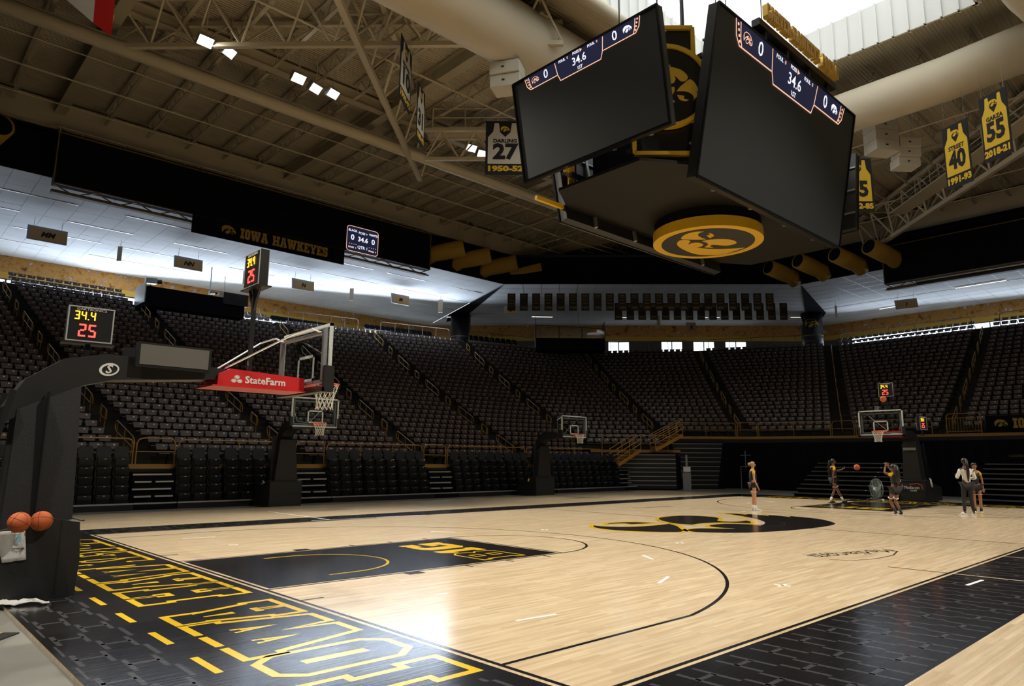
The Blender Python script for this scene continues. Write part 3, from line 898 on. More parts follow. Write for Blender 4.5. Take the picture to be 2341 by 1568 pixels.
# ------------------------------------------------------------------ roof over the court
def deck_mat():
    mt = bpy.data.materials.new('corrugated_roof_deck'); mt.use_nodes = True
    nt = mt.node_tree; b = nt.nodes['Principled BSDF']
    g = nt.nodes.new('ShaderNodeNewGeometry')
    wv = nt.nodes.new('ShaderNodeTexWave'); wv.inputs['Scale'].default_value = 2.1; wv.bands_direction = 'Y'; wv.inputs['Distortion'].default_value = 0
    nt.links.new(g.outputs['Position'], wv.inputs['Vector'])
    bp = nt.nodes.new('ShaderNodeBump'); bp.inputs['Strength'].default_value = .8; bp.inputs['Distance'].default_value = .05
    nt.links.new(wv.outputs['Fac'], bp.inputs['Height']); nt.links.new(bp.outputs[0], b.inputs['Normal'])
    nz = nt.nodes.new('ShaderNodeTexNoise'); nz.inputs['Scale'].default_value = .25; nz.inputs['Detail'].default_value = 4
    nt.links.new(g.outputs['Position'], nz.inputs['Vector'])
    cr = nt.nodes.new('ShaderNodeValToRGB')
    cr.color_ramp.elements[0].position = .3; cr.color_ramp.elements[0].color = (.48, .42, .29, 1)
    cr.color_ramp.elements[1].position = .7; cr.color_ramp.elements[1].color = (.66, .58, .42, 1)
    nt.links.new(nz.outputs['Fac'], cr.inputs[0]); nt.links.new(cr.outputs[0], b.inputs['Base Color'])
    b.inputs['Roughness'].default_value = .7
    return mt
M['deck'] = deck_mat()
ZR = 20.4
RX0, RX1, RY0, RY1 = -22.3, 50.7, -23.3, 38.5
KX0, KX1, KY0, KY1 = 2.2, 26.2, 2.2, 13.0     # roof light opening
rd = MB()
for (x0, x1, y0, y1) in ((RX0, RX1, KY1, RY1), (RX0, RX1, RY0, KY0), (RX0, KX0, KY0, KY1), (KX1, RX1, KY0, KY1)):
    rd.box(x0, x1, y0, y1, ZR, ZR + .3)
struct('ceiling', rd, M['deck'])
# fascia between roof deck and soffit
fs_ = MB()
fs_.box(RX0, RX1, RY1, RY1 + .2, 18.3, ZR + .3); fs_.box(RX1, RX1 + .2, RY0, RY1, 18.3, ZR + .3)
fs_.box(RX0, RX1, RY0 - .2, RY0, 16, ZR + .3); fs_.box(RX0 - .2, RX0, RY0, RY1, 16, ZR + .3)
struct('trim_2', fs_, M['black_matte'])
# main beams
def beam(a, b, w_, h_): 
    mb = MB()
    a, b = Vector(a), Vector(b)
    mb.bar(a, b, w_ * .3, h_); 
    for s_ in (-1, 1):
        dz = Vector((0, 0, s_ * (h_ / 2 - .03))); mb.bar(a + dz, b + dz, w_, .06)
    return struct('roof_beam', mb, M['cream_dk'])
for x in (-10.9, 1.4, 13.8, 26.1, 38.3):
    beam((x, 14.4, ZR - .45), (x, RY1, ZR - .45), .5, .8)
    if x > 28 or x < 0: beam((x, RY0, ZR - .45), (x, 14.4, ZR - .45), .5, .8)
beam((RX0, RY1 - .3, ZR - 1.0), (RX1, RY1 - .3, ZR - 1.0), .5, 1.5)
beam((RX1 - .3, RY0, ZR - 1.0), (RX1 - .3, RY1, ZR - 1.0), .5, 1.5)
beam((RX0, 26.3, ZR - .5), (RX1, 26.3, ZR - .5), .4, .6)
for y in (14.4, 2.0, -10.4): beam((38.3, y, ZR - .5), (RX1, y, ZR - .5), .4, .7)
# lattice joists
def joist(L_):
    mb = MB()
    mb.bar((0, 0, 0), (L_, 0, 0), .16, .07); mb.bar((0, 0, -.75), (L_, 0, -.75), .16, .06)
    n = int(L_ / .62)
    for i in range(n):
        x0, x1 = L_ * i / n, L_ * (i + 1) / n
        za, zb = (0, -.75) if i % 2 else (-.75, 0)
        mb.bar((x0, 0, za), (x1, 0, zb), .035)
    return mb.mesh('roof_joist', M['cream_dk'])
def place_joist(me, loc, rz):
    o = inst('roof_joist', me, None, loc, (0, 0, rz)); o['kind'] = 'structure'
j12 = joist(11.6); j11 = joist(11.2)
for bay in range(-1, 4):
    for k in range(1, 6):
        x = 1.4 + bay * 12.33 + k * 2.055
        if x > 38: continue
        place_joist(j11, (x, 26.6, ZR - .1), PI / 2)
        place_joist(j11, (x, 14.7, ZR - .1), PI / 2)
for k in range(-12, 19):
    if k % 6 == 0: continue
    y = 14.4 + k * 2.055 / 1.0
    if RY0 < y < RY1 - 1: place_joist(j11, (38.7, y, ZR - .1), 0)
j98 = joist(9.6)
for k in range(-9, 0):
    place_joist(j98, (28.3, 14.4 + k * 2.055 + 1, ZR - .1), 0)
# thin conduits and pipes under the deck
pp = [((-12, 33.0, 19.2), (45, 33.0, 19.2), .045), ((-12, 30.4, 19.3), (45, 30.4, 19.3), .03), ((-12, 35.6, 19.0), (45, 35.6, 19.0), .03), ((-12, 21.5, 19.4), (24, 21.5, 19.4), .05),
      ((30, 36, 19.0), (30, -5, 19.0), .05), ((34, 36, 19.1), (34, -5, 19.1), .04), ((43.5, 36, 18.9), (43.5, -14, 18.9), .045), ((46.5, 36, 18.9), (46.5, -14, 18.9), .035)]
for a, b, r_ in pp: struct('trim_pipe', MB().tube([a, b], r_, 6), M['cream'])
struct('roof_pipe', MB().tube([(-12, 27.2, 18.5), (46, 27.2, 18.5)], .30, 20).bar((-12, 27.2, 18.86), (46, 27.2, 18.86), .16, .06), M['cream'], smooth=True)
# diagonal deep trusses
def truss(a, b, z0, z1, nb, r_=.09, skew=0.0):
    mb = MB(); a, b = Vector(a), Vector(b); d = (b - a).normalized(); n_ = Vector((-d.y, d.x)) * skew
    A = lambda p, z, s_=0: (p.x + n_.x * s_, p.y + n_.y * s_, z)
    mb.bar(A(a, z0), A(b, z0), r_ * 2.2, r_ * 2.2); 
    for s_ in (-1, 1): mb.bar(A(a, z1, s_), A(b, z1, s_), r_ * 2, r_ * 2)
    for i in range(nb):
        p, q = a + (b - a) * i / nb, a + (b - a) * (i + 1) / nb; m_ = (p + q) / 2
        for s_ in (-1, 1):
            mb.tube([A(p, z0), A(m_, z1, s_)], r_ * .55, 6); mb.tube([A(m_, z1, s_), A(q, z0)], r_ * .55, 6)
        mb.tube([A(m_, z1, -1), A(m_, z1, 1)], r_ * .5, 6)
    return struct('roof_truss', mb, M['cream'])
truss((1.2, 27.6), (14.6, 14.2), 18.55, 20.1, 10, skew=.9)
truss((3.0, 14.3), (18.2, 29.5), 18.3, 20.1, 9, .11, skew=.9)
truss((15.6, 25.2), (27.0, 13.8), 17.4, 18.8, 9, .08, skew=.5)
truss((50, 15.8), (28.4, -5.8), 17.6, 19.7, 14, .12, skew=1.0)
truss((35.5, 24.0), (45, 14.5), 18.6, 20.0, 7, .08, skew=.8)
# catwalk with rails above the diagonal end truss
def catwalk(a, b, z, label):
    t = thing('catwalk', label, 'catwalk', (0, 0, 0))
    a, b = Vector(a), Vector(b); d = (b - a).normalized(); n_ = Vector((-d.y, d.x)) * .55
    MB().bar((a.x, a.y, z), (b.x, b.y, z), 1.1, .08).build('walkway', M['cream'], t)
    L_ = (b - a).length; n = int(L_ / 1.6)
    for s_ in (-1, 1):
        for h_ in (.55, 1.05):
            MB().tube([(a.x + n_.x * s_, a.y + n_.y * s_, z + h_), (b.x + n_.x * s_, b.y + n_.y * s_, z + h_)], .03, 6).build('rail', M['cream'], t)
        for i in range(n + 1):
            p = a + (b - a) * i / n + n_ * s_
            MB().tube([(p.x, p.y, z), (p.x, p.y, z + 1.05)], .028, 6).build('post', M['cream'], t)
catwalk((44.5, 11.6), (30.0, -2.9), 18.3, 'cream steel catwalk with rails above the gold jersey banners')
catwalk((15.9, 24.9), (25.5, 15.3), 18.9, 'cream steel catwalk with rails left of the hanging scoreboard')
# roof light: corrugated upstand walls, fabric above
up_ = MB()
def ribwall(a, b, z0, z1, mb, step=.62):
    a, b = Vector(a), Vector(b); L_ = (b - a).length; d = (b - a) / L_; n_ = Vector((-d.y, d.x))
    c = (a + b) / 2
    mb.obox((c.x, c.y, (z0 + z1) / 2), (d.x * L_ / 2, d.y * L_ / 2, 0), (n_.x * .05, n_.y * .05, 0), (0, 0, (z1 - z0) / 2))
    n = int(L_ / step)
    for i in range(n + 1):
        p = a + d * (L_ * i / n)
        mb.obox((p.x, p.y, (z0 + z1) / 2), (d.x * .04, d.y * .04, 0), (n_.x * .16, n_.y * .16, 0), (0, 0, (z1 - z0) / 2))
ZU = 21.9
for a, b in (((KX0, KY1), (KX1, KY1)), ((KX1, KY1), (KX1, KY0)), ((KX1, KY0), (KX0, KY0)), ((KX0, KY0), (KX0, KY1))):
    ribwall(a, b, ZR - .4, ZU, up_)
struct('wall_roof_light', up_, M['white'])
def fabric_mat():
    mt = bpy.data.materials.new('translucent_roof_fabric'); mt.use_nodes = True
    nt = mt.node_tree; nt.nodes.clear()
    out = nt.nodes.new('ShaderNodeOutputMaterial'); d = nt.nodes.new('ShaderNodeBsdfDiffuse'); t = nt.nodes.new('ShaderNodeBsdfTranslucent')
    d.inputs[0].default_value = (.8, .76, .68, 1); t.inputs[0].default_value = (.86, .84, .78, 1)
    mx = nt.nodes.new('ShaderNodeMixShader'); mx.inputs[0].default_value = .6
    nt.links.new(d.outputs[0], mx.inputs[1]); nt.links.new(t.outputs[0], mx.inputs[2]); nt.links.new(mx.outputs[0], out.inputs[0])
    return mt
M['fabric'] = fabric_mat()
fb = MB()
nxp, nyp = 4, 2
for i in range(nxp):
    for j in range(nyp):
        x0, x1 = KX0 + (KX1 - KX0) * i / nxp, KX0 + (KX1 - KX0) * (i + 1) / nxp
        y0, y1 = KY0 + (KY1 - KY0) * j / nyp, KY0 + (KY1 - KY0) * (j + 1) / nyp
        c = ((x0 + x1) / 2, (y0 + y1) / 2, ZU + 1.9)
        fb.add([(x0, y0, ZU), (x1, y0, ZU), (x1, y1, ZU), (x0, y1, ZU), c], [(0, 1, 4), (1, 2, 4), (2, 3, 4), (3, 0, 4)])
struct('roof_light_fabric', fb, M['fabric'])
# big cream fabric tubes round the roof light
M['duct'] = mat('cream_fabric_duct', (.64, .56, .42), .8, bump=(3.0, .25))
t = MB().tube([(-9, 15.75, 19.0), (25.6, 15.75, 19.0)], 1.3, 28).build('fabric_duct', M['duct'], smooth=True)
tag(t, 'broad cream fabric tube duct crossing under the roof left of the scoreboard', 'duct')
t = MB().tube([(27.6, 14.2, 18.0), (27.6, 4, 18.0), (27.4, .2, 18.1)], .95, 28).build('fabric_duct', M['duct'], smooth=True)
tag(t, 'broad cream fabric tube duct running right behind the scoreboard', 'duct')
t = MB().tube([(27.3, -.3, 18.3), (24.0, -.1, 18.6), (20.5, .1, 19.0), (15, .2, 19.2)], 1.25, 24, radii=[.7, 1.1, 1.3, 1.3]).build('fabric_duct', M['duct'], smooth=True)
tag(t, 'swagged cream fabric duct at the upper right corner of the roof light', 'duct')
struct('roof_pipe', MB().tube([(-9, 12.9, 19.9), (26, 12.9, 19.9)], .28, 16).bar((13.2, 12.9, 20.2), (13.2, 12.9, 22), .2), M['cream'], smooth=True)
# ------------------------------------------------------------------ hanging scoreboard
sb = thing('scoreboard', 'black four-sided video scoreboard with gold trim hanging above centre court', 'scoreboard', (14.2, 7.6, 8.6))
O = Vector((14.2, 7.6, 8.6))
def rel(mb): 
    mb.v = [tuple(Vector(p) - O) for p in mb.v]; return mb
def screen(corners, th, name='video_screen'):
    """corners TL TR BR BL (seen from its front)"""
    tl, tr_, br, bl = [Vector(c) for c in corners]
    ax, ay = (tr_ - tl).normalized(), (tl - bl).normalized()
    n_ = ax.cross(ay).normalized()
    mb = MB()
    mb.add([bl, br, tr_, tl, bl - n_ * th, br - n_ * th, tr_ - n_ * th, tl - n_ * th], [(0, 1, 2, 3), (7, 6, 5, 4), (0, 4, 5, 1), (1, 5, 6, 2), (2, 6, 7, 3), (3, 7, 4, 0)])
    s_ = rel(mb).build(name, M['black_metal'], sb)
    fw = .06
    f2 = MB()
    q = [bl + (ax + ay) * fw, br + (-ax + ay) * fw, tr_ + (-ax - ay) * fw, tl + (ax - ay) * fw]
    q = [p + n_ * .012 for p in q]
    f2.add(q, [(0, 1, 2, 3)]); rel(f2).build('display_face', M['screen'], s_)
    fr = MB()
    for a, b in ((bl, br), (br, tr_), (tr_, tl), (tl, bl)):
        fr.bar(a + n_ * .02, b + n_ * .02, .05, .05, n_)
    rel(fr).build('screen_frame', M['black_gloss'], s_)
    # back brackets
    bb = MB()
    for t in (.15, .38, .62, .85):
        p = bl + (br - bl) * t - n_ * (th + .02); q_ = tl + (tr_ - tl) * t - n_ * (th + .02)
        bb.bar(p, q_, .10, .12, n_)
    for t in (.2, .5, .8):
        p = bl + (tl - bl) * t - n_ * (th + .02); q_ = br + (tr_ - br) * t - n_ * (th + .02)
        bb.bar(p, q_, .05, .08, n_)
    rel(bb).build('back_bracket', M['steel'], s_)
    return s_, tl, ax, ay, n_, (tr_ - tl).length, (tl - bl).length
def score_strip(sc, side_hawks=True):
    s_, tl, ax, ay, n_, w_, h_ = sc
    sx = w_ * .80; x0 = w_ * .10 + (w_ * .0); hh = w_ * .080
    org = tl + ax * x0 + n_ * .02 - O
    mk = Mark(org, ax, ay, th=.004)
    s3 = .30 * sx; s4 = .70 * sx
    bg_ = [(0, -.03), (sx, -.03), (sx - .05 * w_, -hh), (s4, -hh), (s4 - .02 * w_, -hh * 1.45), (s3 + .02 * w_, -hh * 1.45), (s3, -hh), (.05 * w_, -hh)]
    mk.shape(bg_)
    mk.build('score_strip', M['navy_led'], s_)
    pk = Mark(org, ax, ay, th=.008)
    lw = w_ * .0045
    pk.line([(0, -.05), (.012 * w_, -.7 * hh), (.035 * w_, -hh), (.9999 * s3, -hh)], lw)
    pk.line([(sx, -.05), (sx - .012 * w_, -.7 * hh), (sx - .035 * w_, -hh), (s4, -hh)], lw)
    pk.line([(.028 * w_, -.05), (.038 * w_, -.7 * hh), (.05 * w_, -hh)], lw); pk.line([(sx - .028 * w_, -.05), (sx - .038 * w_, -.7 * hh), (sx - .05 * w_, -hh)], lw)
    pk.line([(s3 - .008 * w_, -.05), (s3 + .004 * w_, -hh), (s3 + .02 * w_, -hh * 1.45), (s4 - .02 * w_, -hh * 1.45), (s4 - .004 * w_, -hh), (s4 + .008 * w_, -.05)], lw)
    for j in range(4):
        for xx in (.016 * w_ + j * .006 * w_, sx - .016 * w_ - j * .006 * w_):
            pk.shape([(xx + .005 * w_ * math.cos(a), -(.22 + .2 * j) * hh + .005 * w_ * math.sin(a)) for a in np.linspace(0, 2 * PI, 9)[:-1]], side=False)
    pk.shape([(sx * .515, -.30 * hh), (sx * .515, -.06 * hh), (sx * .535, -.18 * hh)], side=False)
    pk.build('score_outline', M['peach_led'], s_)
    wk = Mark(org, ax, ay, th=.008)
    wk.hawk(sx * .90, -.50 * hh, hh * .42)
    wk.build('score_hawk', M['white_led'], s_)
    ok = Mark(org, ax, ay, th=.008)
    for p in HAWK: ok.line([(sx * .10 + x * hh * .42, -.5 * hh + y * hh * .42) for x, y in p], lw * .5, closed=True)
    ok.build('score_hawk', M['peach_led'], s_)
    P = lambda fx, fy: org + ax * (fx * sx) + ay * (fy * hh) + n_ * .008
    tx = lambda n2, t, fx, fy, sz, **k: text(n2, t, P(fx, fy), ax, ay, sz * hh, M['white_led'], s_, bold=.002, **k)
    tx('score_text', '0', .20, -.50, .85); tx('score_text', '0', .80, -.50, .85)
    tx('score_text', '34.6', .50, -.72, .72); tx('score_text', 'POSS', .48, -.18, .25); tx('score_text', '1ST', .50, -1.24, .30)
    tx('score_text', 'FOUL', .355, -.22, .24); tx('score_text', 'FOUL', .61, -.22, .24)
    text('score_text', '0', P(.405, -.22), ax, ay, .24 * hh, M['peach_led'], s_); text('score_text', '0', P(.66, -.22), ax, ay, .24 * hh, M['peach_led'], s_)
TH = .28
right_c = [(9.98, 4.43, 13.1), (18.36, 4.43, 13.1), (18.40, 5.25, 8.72), (9.98, 5.25, 8.72)]
left_c = [(8.25, 10.15, 12.48), (8.25, 5.05, 12.48), (8.72, 5.08, 9.62), (8.72, 10.12, 9.62)]
mir = lambda c: [(28.4 - p[0], 15.2 - p[1], p[2]) for p in c]
sc_r = screen(right_c, TH); sc_l = screen(left_c, .2); sc_b = screen(mir(right_c), TH); sc_f = screen(mir(left_c), .2)
score_strip(sc_r); score_strip(sc_l)
# body underside, octagonal, and sloping black skirts
U = [(9.0, 5.6), (10.2, 5.65), (18.2, 5.65), (19.4, 5.6), (19.9, 6.4), (19.9, 8.8), (19.4, 9.6), (18.2, 9.6), (10.2, 9.6), (9.0, 9.6), (8.5, 8.8), (8.5, 6.4)]
U = [(8.95, 6.2), (10.1, 5.45), (18.3, 5.45), (19.45, 6.2), (19.45, 9.0), (18.3, 9.75), (10.1, 9.75), (8.95, 9.0)]
bd = MB()
bd.prism(U, (0, 0, 8.98), X, (0, -1, 0), .3) if False else bd.add([(x, y, 9.12) for x, y in U] + [(x, y, 9.2) for x, y in U], [tuple(range(7, -1, -1)), tuple(range(8, 16))] + [(i, (i + 1) % 8, (i + 1) % 8 + 8, i + 8) for i in range(8)])
M['board_under'] = mat('dark_brown_board_underside', (.009, .008, .006), .6, spec=.25)
rel(bd).build('underside_panel', M['board_under'], sb)
core = MB().box(10.4, 18.0, 6.2, 9.0, 9.22, 12.4)
rel(core).build('board_core', M['black_matte'], sb)
# gold lower edges seen under the end screens
for a, b in (((8.42, 5.95, 9.02), (8.42, 9.25, 9.02)),):
    pass
ge = MB()
ge.bar((8.9, 9.85, 9.15), (10.2, 9.85, 9.15), .10, .12)
rel(ge).build('gold_trim', M['gold'], sb)
# corner panels with the hawk, on the diagonals
def corner(cx, cy, ang, lab):
    n_ = Vector((math.cos(ang), math.sin(ang), 0)); ax = Vector((-n_.y, n_.x, 0)); ay = Vector((0, 0, 1))
    c = Vector((cx, cy, 0))
    wd = .82
    p_ = MB()
    for (z0, z1, w0) in ((9.45, 10.35, wd), (12.15, 12.95, wd * .92)):
        p_.obox(c + Vector((0, 0, (z0 + z1) / 2)), ax * w0, n_ * .06, ay * (z1 - z0) / 2)
    pn = rel(p_).build('corner_panel', M['black_gloss'], sb)
    g_ = MB()
    for (z0, z1, w0) in ((9.45, 10.35, wd), (12.15, 12.95, wd * .92)):
        a, b, d, e = (c + ax * s_ * w0 + ay * z + n_ * .07 for s_, z in ((-1, z0), (1, z0), (1, z1), (-1, z1)))
        for u_, v_ in ((a, b), (b, d), (d, e), (e, a)): g_.bar(u_, v_, .10, .16, n_)
    rel(g_).build('gold_trim', M['gold'], pn)
    ds = Mark(c + n_ * .10 + ay * 11.25 - O, ax, ay, th=.10)
    circ = lambda r_, n2=40: [(r_ * math.cos(t), r_ * math.sin(t)) for t in np.linspace(0, 2 * PI, n2 + 1)[:-1]]
    ds.shape(circ(1.06)); ds.build('hawk_disc', M['black_gloss'], pn)
    rg = Mark(c + n_ * .10 + ay * 11.25 - O, ax, ay, th=.16)
    rg.shape(circ(1.16), [circ(1.05)]); rg.build('gold_ring', M['gold'], pn)
    hm = Mark(c + n_ * .20 + ay * 11.25 - O, ax, ay, th=.02)
    hm.hawk(0, -.02, 1.08); hm.build('gold_hawk', M['gold'], pn)
for sx_, sy_ in ((-1, -1), (1, -1), (1, 1), (-1, 1)):
    corner(14.2 + sx_ * 4.42, 7.6 + sy_ * 1.62, math.atan2(sy_, sx_), '')
# frame members between body and screens, hangers
fr = MB()
for sx_ in (-1, 1):
    for sy_ in (-1, 1):
        fr.bar((14.2 + sx_ * 3.6, 7.6 + sy_ * 1.3, 9.4), (14.2 + sx_ * 3.6, 7.6 + sy_ * 2.2, 9.6), .12)
        fr.bar((14.2 + sx_ * 3.6, 7.6 + sy_ * 1.3, 12.2), (14.2 + sx_ * 3.6, 7.6 + sy_ * 2.3, 12.3), .12)
        fr.bar((14.2 + sx_ * 5.2, 7.6 + sy_ * 1.0, 9.5), (14.2 + sx_ * 3.7, 7.6 + sy_ * 1.0, 9.5), .12)
        fr.bar((14.2 + sx_ * 5.1, 7.6 + sy_ * 1.0, 11.2), (14.2 + sx_ * 3.7, 7.6 + sy_ * 1.0, 11.8), .12)
for x in np.linspace(9.8, 18.6, 12):
    fr.bar((x, 6.3, 12.4), (x, 6.3, 12.95), .05); fr.bar((x, 8.9, 12.4), (x, 8.9, 12.95), .05)
for y in (6.3, 8.9): fr.bar((9.8, y, 12.95), (18.6, y, 12.95), .09); fr.bar((9.8, y, 12.45), (18.6, y, 12.45), .09)
rel(fr).build('frame', M['black_metal'], sb)
cb = MB()
for x, y in ((11.0, 7.0), (17.4, 7.0), (11.0, 8.4), (17.4, 8.4), (13.2, 7.6), (15.3, 7.6)):
    cb.tube([(x, y, 12.4), (x, y, 22.3)], .022 if x != 13.2 else .07, 6)
rel(cb).build('suspension_cable', M['black_metal'], sb)
# disc under the board
cr = lambda r_, n2=64: [(r_ * math.cos(t), r_ * math.sin(t)) for t in np.linspace(0, 2 * PI, n2 + 1)[:-1]]
dk = Mark((0, 0, .0), (1, 0, 0), (0, -1, 0), th=-.0)
M['gold_disc'] = mat('gold_disc_paint', (.72, .43, .02), .35)  # plain gold for the disc and its hawk
d1 = MB()
def cyl(mb, r0, z0, z1, n2=64, mi=None):
    c0 = [(r0 * math.cos(t), r0 * math.sin(t), z0) for t in np.linspace(0, 2 * PI, n2 + 1)[:-1]]
    c1 = [(p[0], p[1], z1) for p in c0]
    return mb.add(c0 + c1, [tuple(range(n2 - 1, -1, -1)), tuple(range(n2, 2 * n2))] + [(i, (i + 1) % n2, (i + 1) % n2 + n2, i + n2) for i in range(n2)], mi)
cyl(MB(), 1.62, -.06, .52).build('disc_hub', M['black_matte'], sb)
ZD = -.12     # bottom face relative to the board base (8.6)
disc = cyl(MB(), 1.68, ZD, ZD + .32).build('disc', M['gold_disc'], sb, smooth=False)
def face(r_, z, mt, name):
    mk = Mark((0, 0, z), (0, 1, 0), (1, 0, 0), th=.012)   # normal points down
    mk.shape(cr(r_)); mk.build(name, mt, disc)
M['black_face'] = mat('black_disc_face', (.014, .013, .011), .5)
face(1.42, ZD, M['black_face'], 'disc_face')
hm = Mark((0, 0, ZD - .012), (0, 1, 0), (1, 0, 0), th=.012)
for p in HAWK: hm.shape([(y * 1.68, -x * 1.68) for x, y in p])
hm.build('gold_hawk', M['gold_disc'], disc)
# arena name sign standing on top of the right screen
sg = thing('arena_sign', 'row of raised gold letters CARVER-HAWKEYE ARENA on a black beam above the right screen', 'sign', (14.55, 4.55, 13.40))
so = Vector((14.55, 4.55, 13.40))
b_ = MB().box(-2.45, 2.45, -.12, .12, 0.10, .30)
for x in (-2.0, -.7, .7, 2.0): b_.box(x - .06, x + .06, -.06, .06, -.28, .12)
b_.build('support_beam', M['black_metal'], sg)
M['gold_letter'] = mat('gold_letter_faces', (.80, .50, .08), .3, .3)
lt = Mark((-2.3, -.14, .32), (1, 0, 0), (0, 0, 1), th=.16)
lt.word('CARVER-HAWKEYE ARENA', 0, 0, .42, width=4.6); lt.build('letters', M['gold_letter'], sg)
# ------------------------------------------------------------------ long black curtain boxes under the roof edge
def curtain_box(lab, x0, x1, plane, z0, z1, along, signs):
    t = thing('fascia_display', lab, 'display', (0, 0, 0))
    if along == 'x':
        P = lambda s_, d_, z: (s_, plane + d_, z)
        ax = Vector((1, 0, 0))
    else:
        P = lambda s_, d_, z: (plane + d_, s_, z)
        ax = Vector((0, -1, 0))
    a, b = x0, x1
    bx = MB()
    vs = [P(a, 0, z0), P(b, 0, z0), P(b, .55, z0), P(a, .55, z0), P(a, 0, z1), P(b, 0, z1), P(b, .55, z1), P(a, .55, z1)]
    bx.add(vs, [(0, 3, 2, 1), (4, 5, 6, 7), (0, 1, 5, 4), (1, 2, 6, 5), (2, 3, 7, 6), (3, 0, 4, 7)])
    bx.build('display_box', M['black_matte'], t)
    fr = MB()
    for (s0, q0, s1, q1) in ((a, z0, b, z0), (a, z1, b, z1), (a, z0, a, z1), (b, z0, b, z1)):
        fr.bar(P(s0, -.03, q0), P(s1, -.03, q1), .06, .06)
    fr.build('bronze_edge', M['bronze'], t)
    tr = MB()
    n = 12
    for i in range(n):
        s0, s1 = a + (b - a) * i / n, a + (b - a) * (i + 1) / n
        tr.bar(P(s0, .1, z0 - .02), P((s0 + s1) / 2, .1, z0 - .42), .05); tr.bar(P((s0 + s1) / 2, .1, z0 - .42), P(s1, .1, z0 - .02), .05)
    tr.bar(P(a, .1, z0 - .42), P(b, .1, z0 - .42), .08); tr.bar(P(a, .5, z0 - .30), P(b, .5, z0 - .30), .30, .16)
    tr.build('support_truss', M['bronze'], t)
    return t, ax, P
M['bronze'] = mat('bronze_painted_steel', (.16, .10, .035), .6)
t, ax, P = curtain_box('long black fascia display with a bronze edge under the left roof edge', 1.35, 24.4, 37.05, 15.45, 18.15, 'x', None)
rl = MB()
for dz in (.12, .4): rl.tube([(1.3, 37.3, 18.15 + dz), (24.5, 37.3, 18.15 + dz)], .035, 6)
for i in range(24): rl.tube([(1.4 + i, 37.3, 18.15), (1.4 + i, 37.3, 18.6)], .02, 5)
for i in range(6): rl.tube([(1.5 + 4.5 * i, 37.4, 18.1), (1.5 + 4.5 * i, 38.0, 18.9)], .04, 5)
rl.build('handrail', M['cream_dk'], t)
# hanging name sign below it
s1 = thing('team_sign', 'black hanging sign reading IOWA HAWKEYES with a gold hawk below the left display', 'sign', (12.75, 37.0, 15.02))
MB().box(-4.75, 4.75, -.06, .045, -.60, .43).build('sign_board', M['black_matte'], s1)
mk = Mark((0, -.065, -.42), (1, 0, 0), (0, 0, 1), th=.01)
mk.hawk(-2.72, .38, .52); mk.word('IOWA HAWKEYES', -2.05, .06, .62, width=5.6)
mk.build('sign_lettering', M['gold_dim'], s1)
# small score panel on the fascia
s2 = thing('score_panel', 'small lit navy score panel reading BLACK 0 WHITE 0 on the left fascia display', 'display', (18.75, 36.95, 16.3))
rr = lambda w_, h_, r_: [(sx * (w_ - r_) + r_ * math.cos(a), sy * (h_ - r_) + r_ * math.sin(a)) for sx, sy, a0 in ((1, 1, 0), (-1, 1, 90), (-1, -1, 180), (1, -1, 270)) for a in (R(a0), R(a0 + 30), R(a0 + 60), R(a0 + 90))]
mk = Mark((0, -.03, 0), X, Z, th=.05); mk.shape(rr(1.18, .86, .2)); mk.build('panel', M['navy_led'], s2)
mk = Mark((0, -.085, 0), X, Z, th=.01); mk.line(rr(1.18, .86, .2), .035, closed=True)
for i in range(4):
    for x0 in (-.96, .52): mk.shape([(x0 + .16 * i + .03 * math.cos(a), -.36 + .03 * math.sin(a)) for a in np.linspace(0, 2 * PI, 7)[:-1]], side=False)
mk.build('panel_outline', M['peach_led'], s2)
for tx_, x, z, sz in (('BLACK', -.76, .56, .21), ('WHITE', .80, .54, .21), ('POSS >', .02, .50, .22), ('0', -.76, .08, .52), ('0', .80, .06, .52), ('34.6', .02, .05, .44), ('QTR 1', .02, -.50, .28), ('FOULS', -.84, -.60, .14), ('FOULS', .68, -.60, .14)):
    text('panel_text', tx_, (x, -.095, z), X, Z, sz, M['white_led'], s2, bold=.012 if sz > .3 else .004, width=None)
text('panel_text', '0', (-.50, -.095, -.60), X, Z, .16, M['peach_led'], s2); text('panel_text', '0', (1.02, -.095, -.60), X, Z, .16, M['peach_led'], s2)
t, ax, P = curtain_box('long black fascia display with a bronze edge under the right roof edge', 14.3, -4.0, 49.0, 14.7, 17.5, 'y', None)
MB().bar((49.3, 12.2, 14.35), (49.3, -6, 14.35), .5, .2).build('lower_beam', M['black_metal'], t)
MB().tube([(48.9, 12.2, 14.5), (48.9, -6, 14.5)], .10, 8).build('pipe', M['steel'], t)

# ------------------------------------------------------------------ loudspeaker horns
M['horn'] = mat('ochre_fabric_horn', (.45, .27, .035), .75, bump=(2.5, .3))
def horn(p, d, L_, lab, r_=.62):
    t = thing('horn_speaker', lab, 'loudspeaker', p, group='ochre horn loudspeakers')
    p0 = Vector((0, 0, 0)); d = Vector(d).normalized()
    pts = [p0, p0 - d * L_ * .5, p0 - d * L_ * .85, p0 - d * L_ - Vector((0, 0, .45))]
    h = MB().tube(pts, r_, 20, radii=[r_, r_ * 1.02, r_ * 1.0, r_ * .75]).build('horn_body', M['horn'], t, smooth=True)
    MB().tube([p0 + d * .004, p0 + d * .02], r_ * .82, 20).build('mouth', M['black_matte'], t)
    MB().tube([p0 - d * .5 + Vector((0, 0, r_)), p0 - d * .5 + Vector((0, 0, 2.0))], .02, 5).build('hanger', M['steel'], t)
ords = ['leftmost', 'second', 'third', 'fourth']
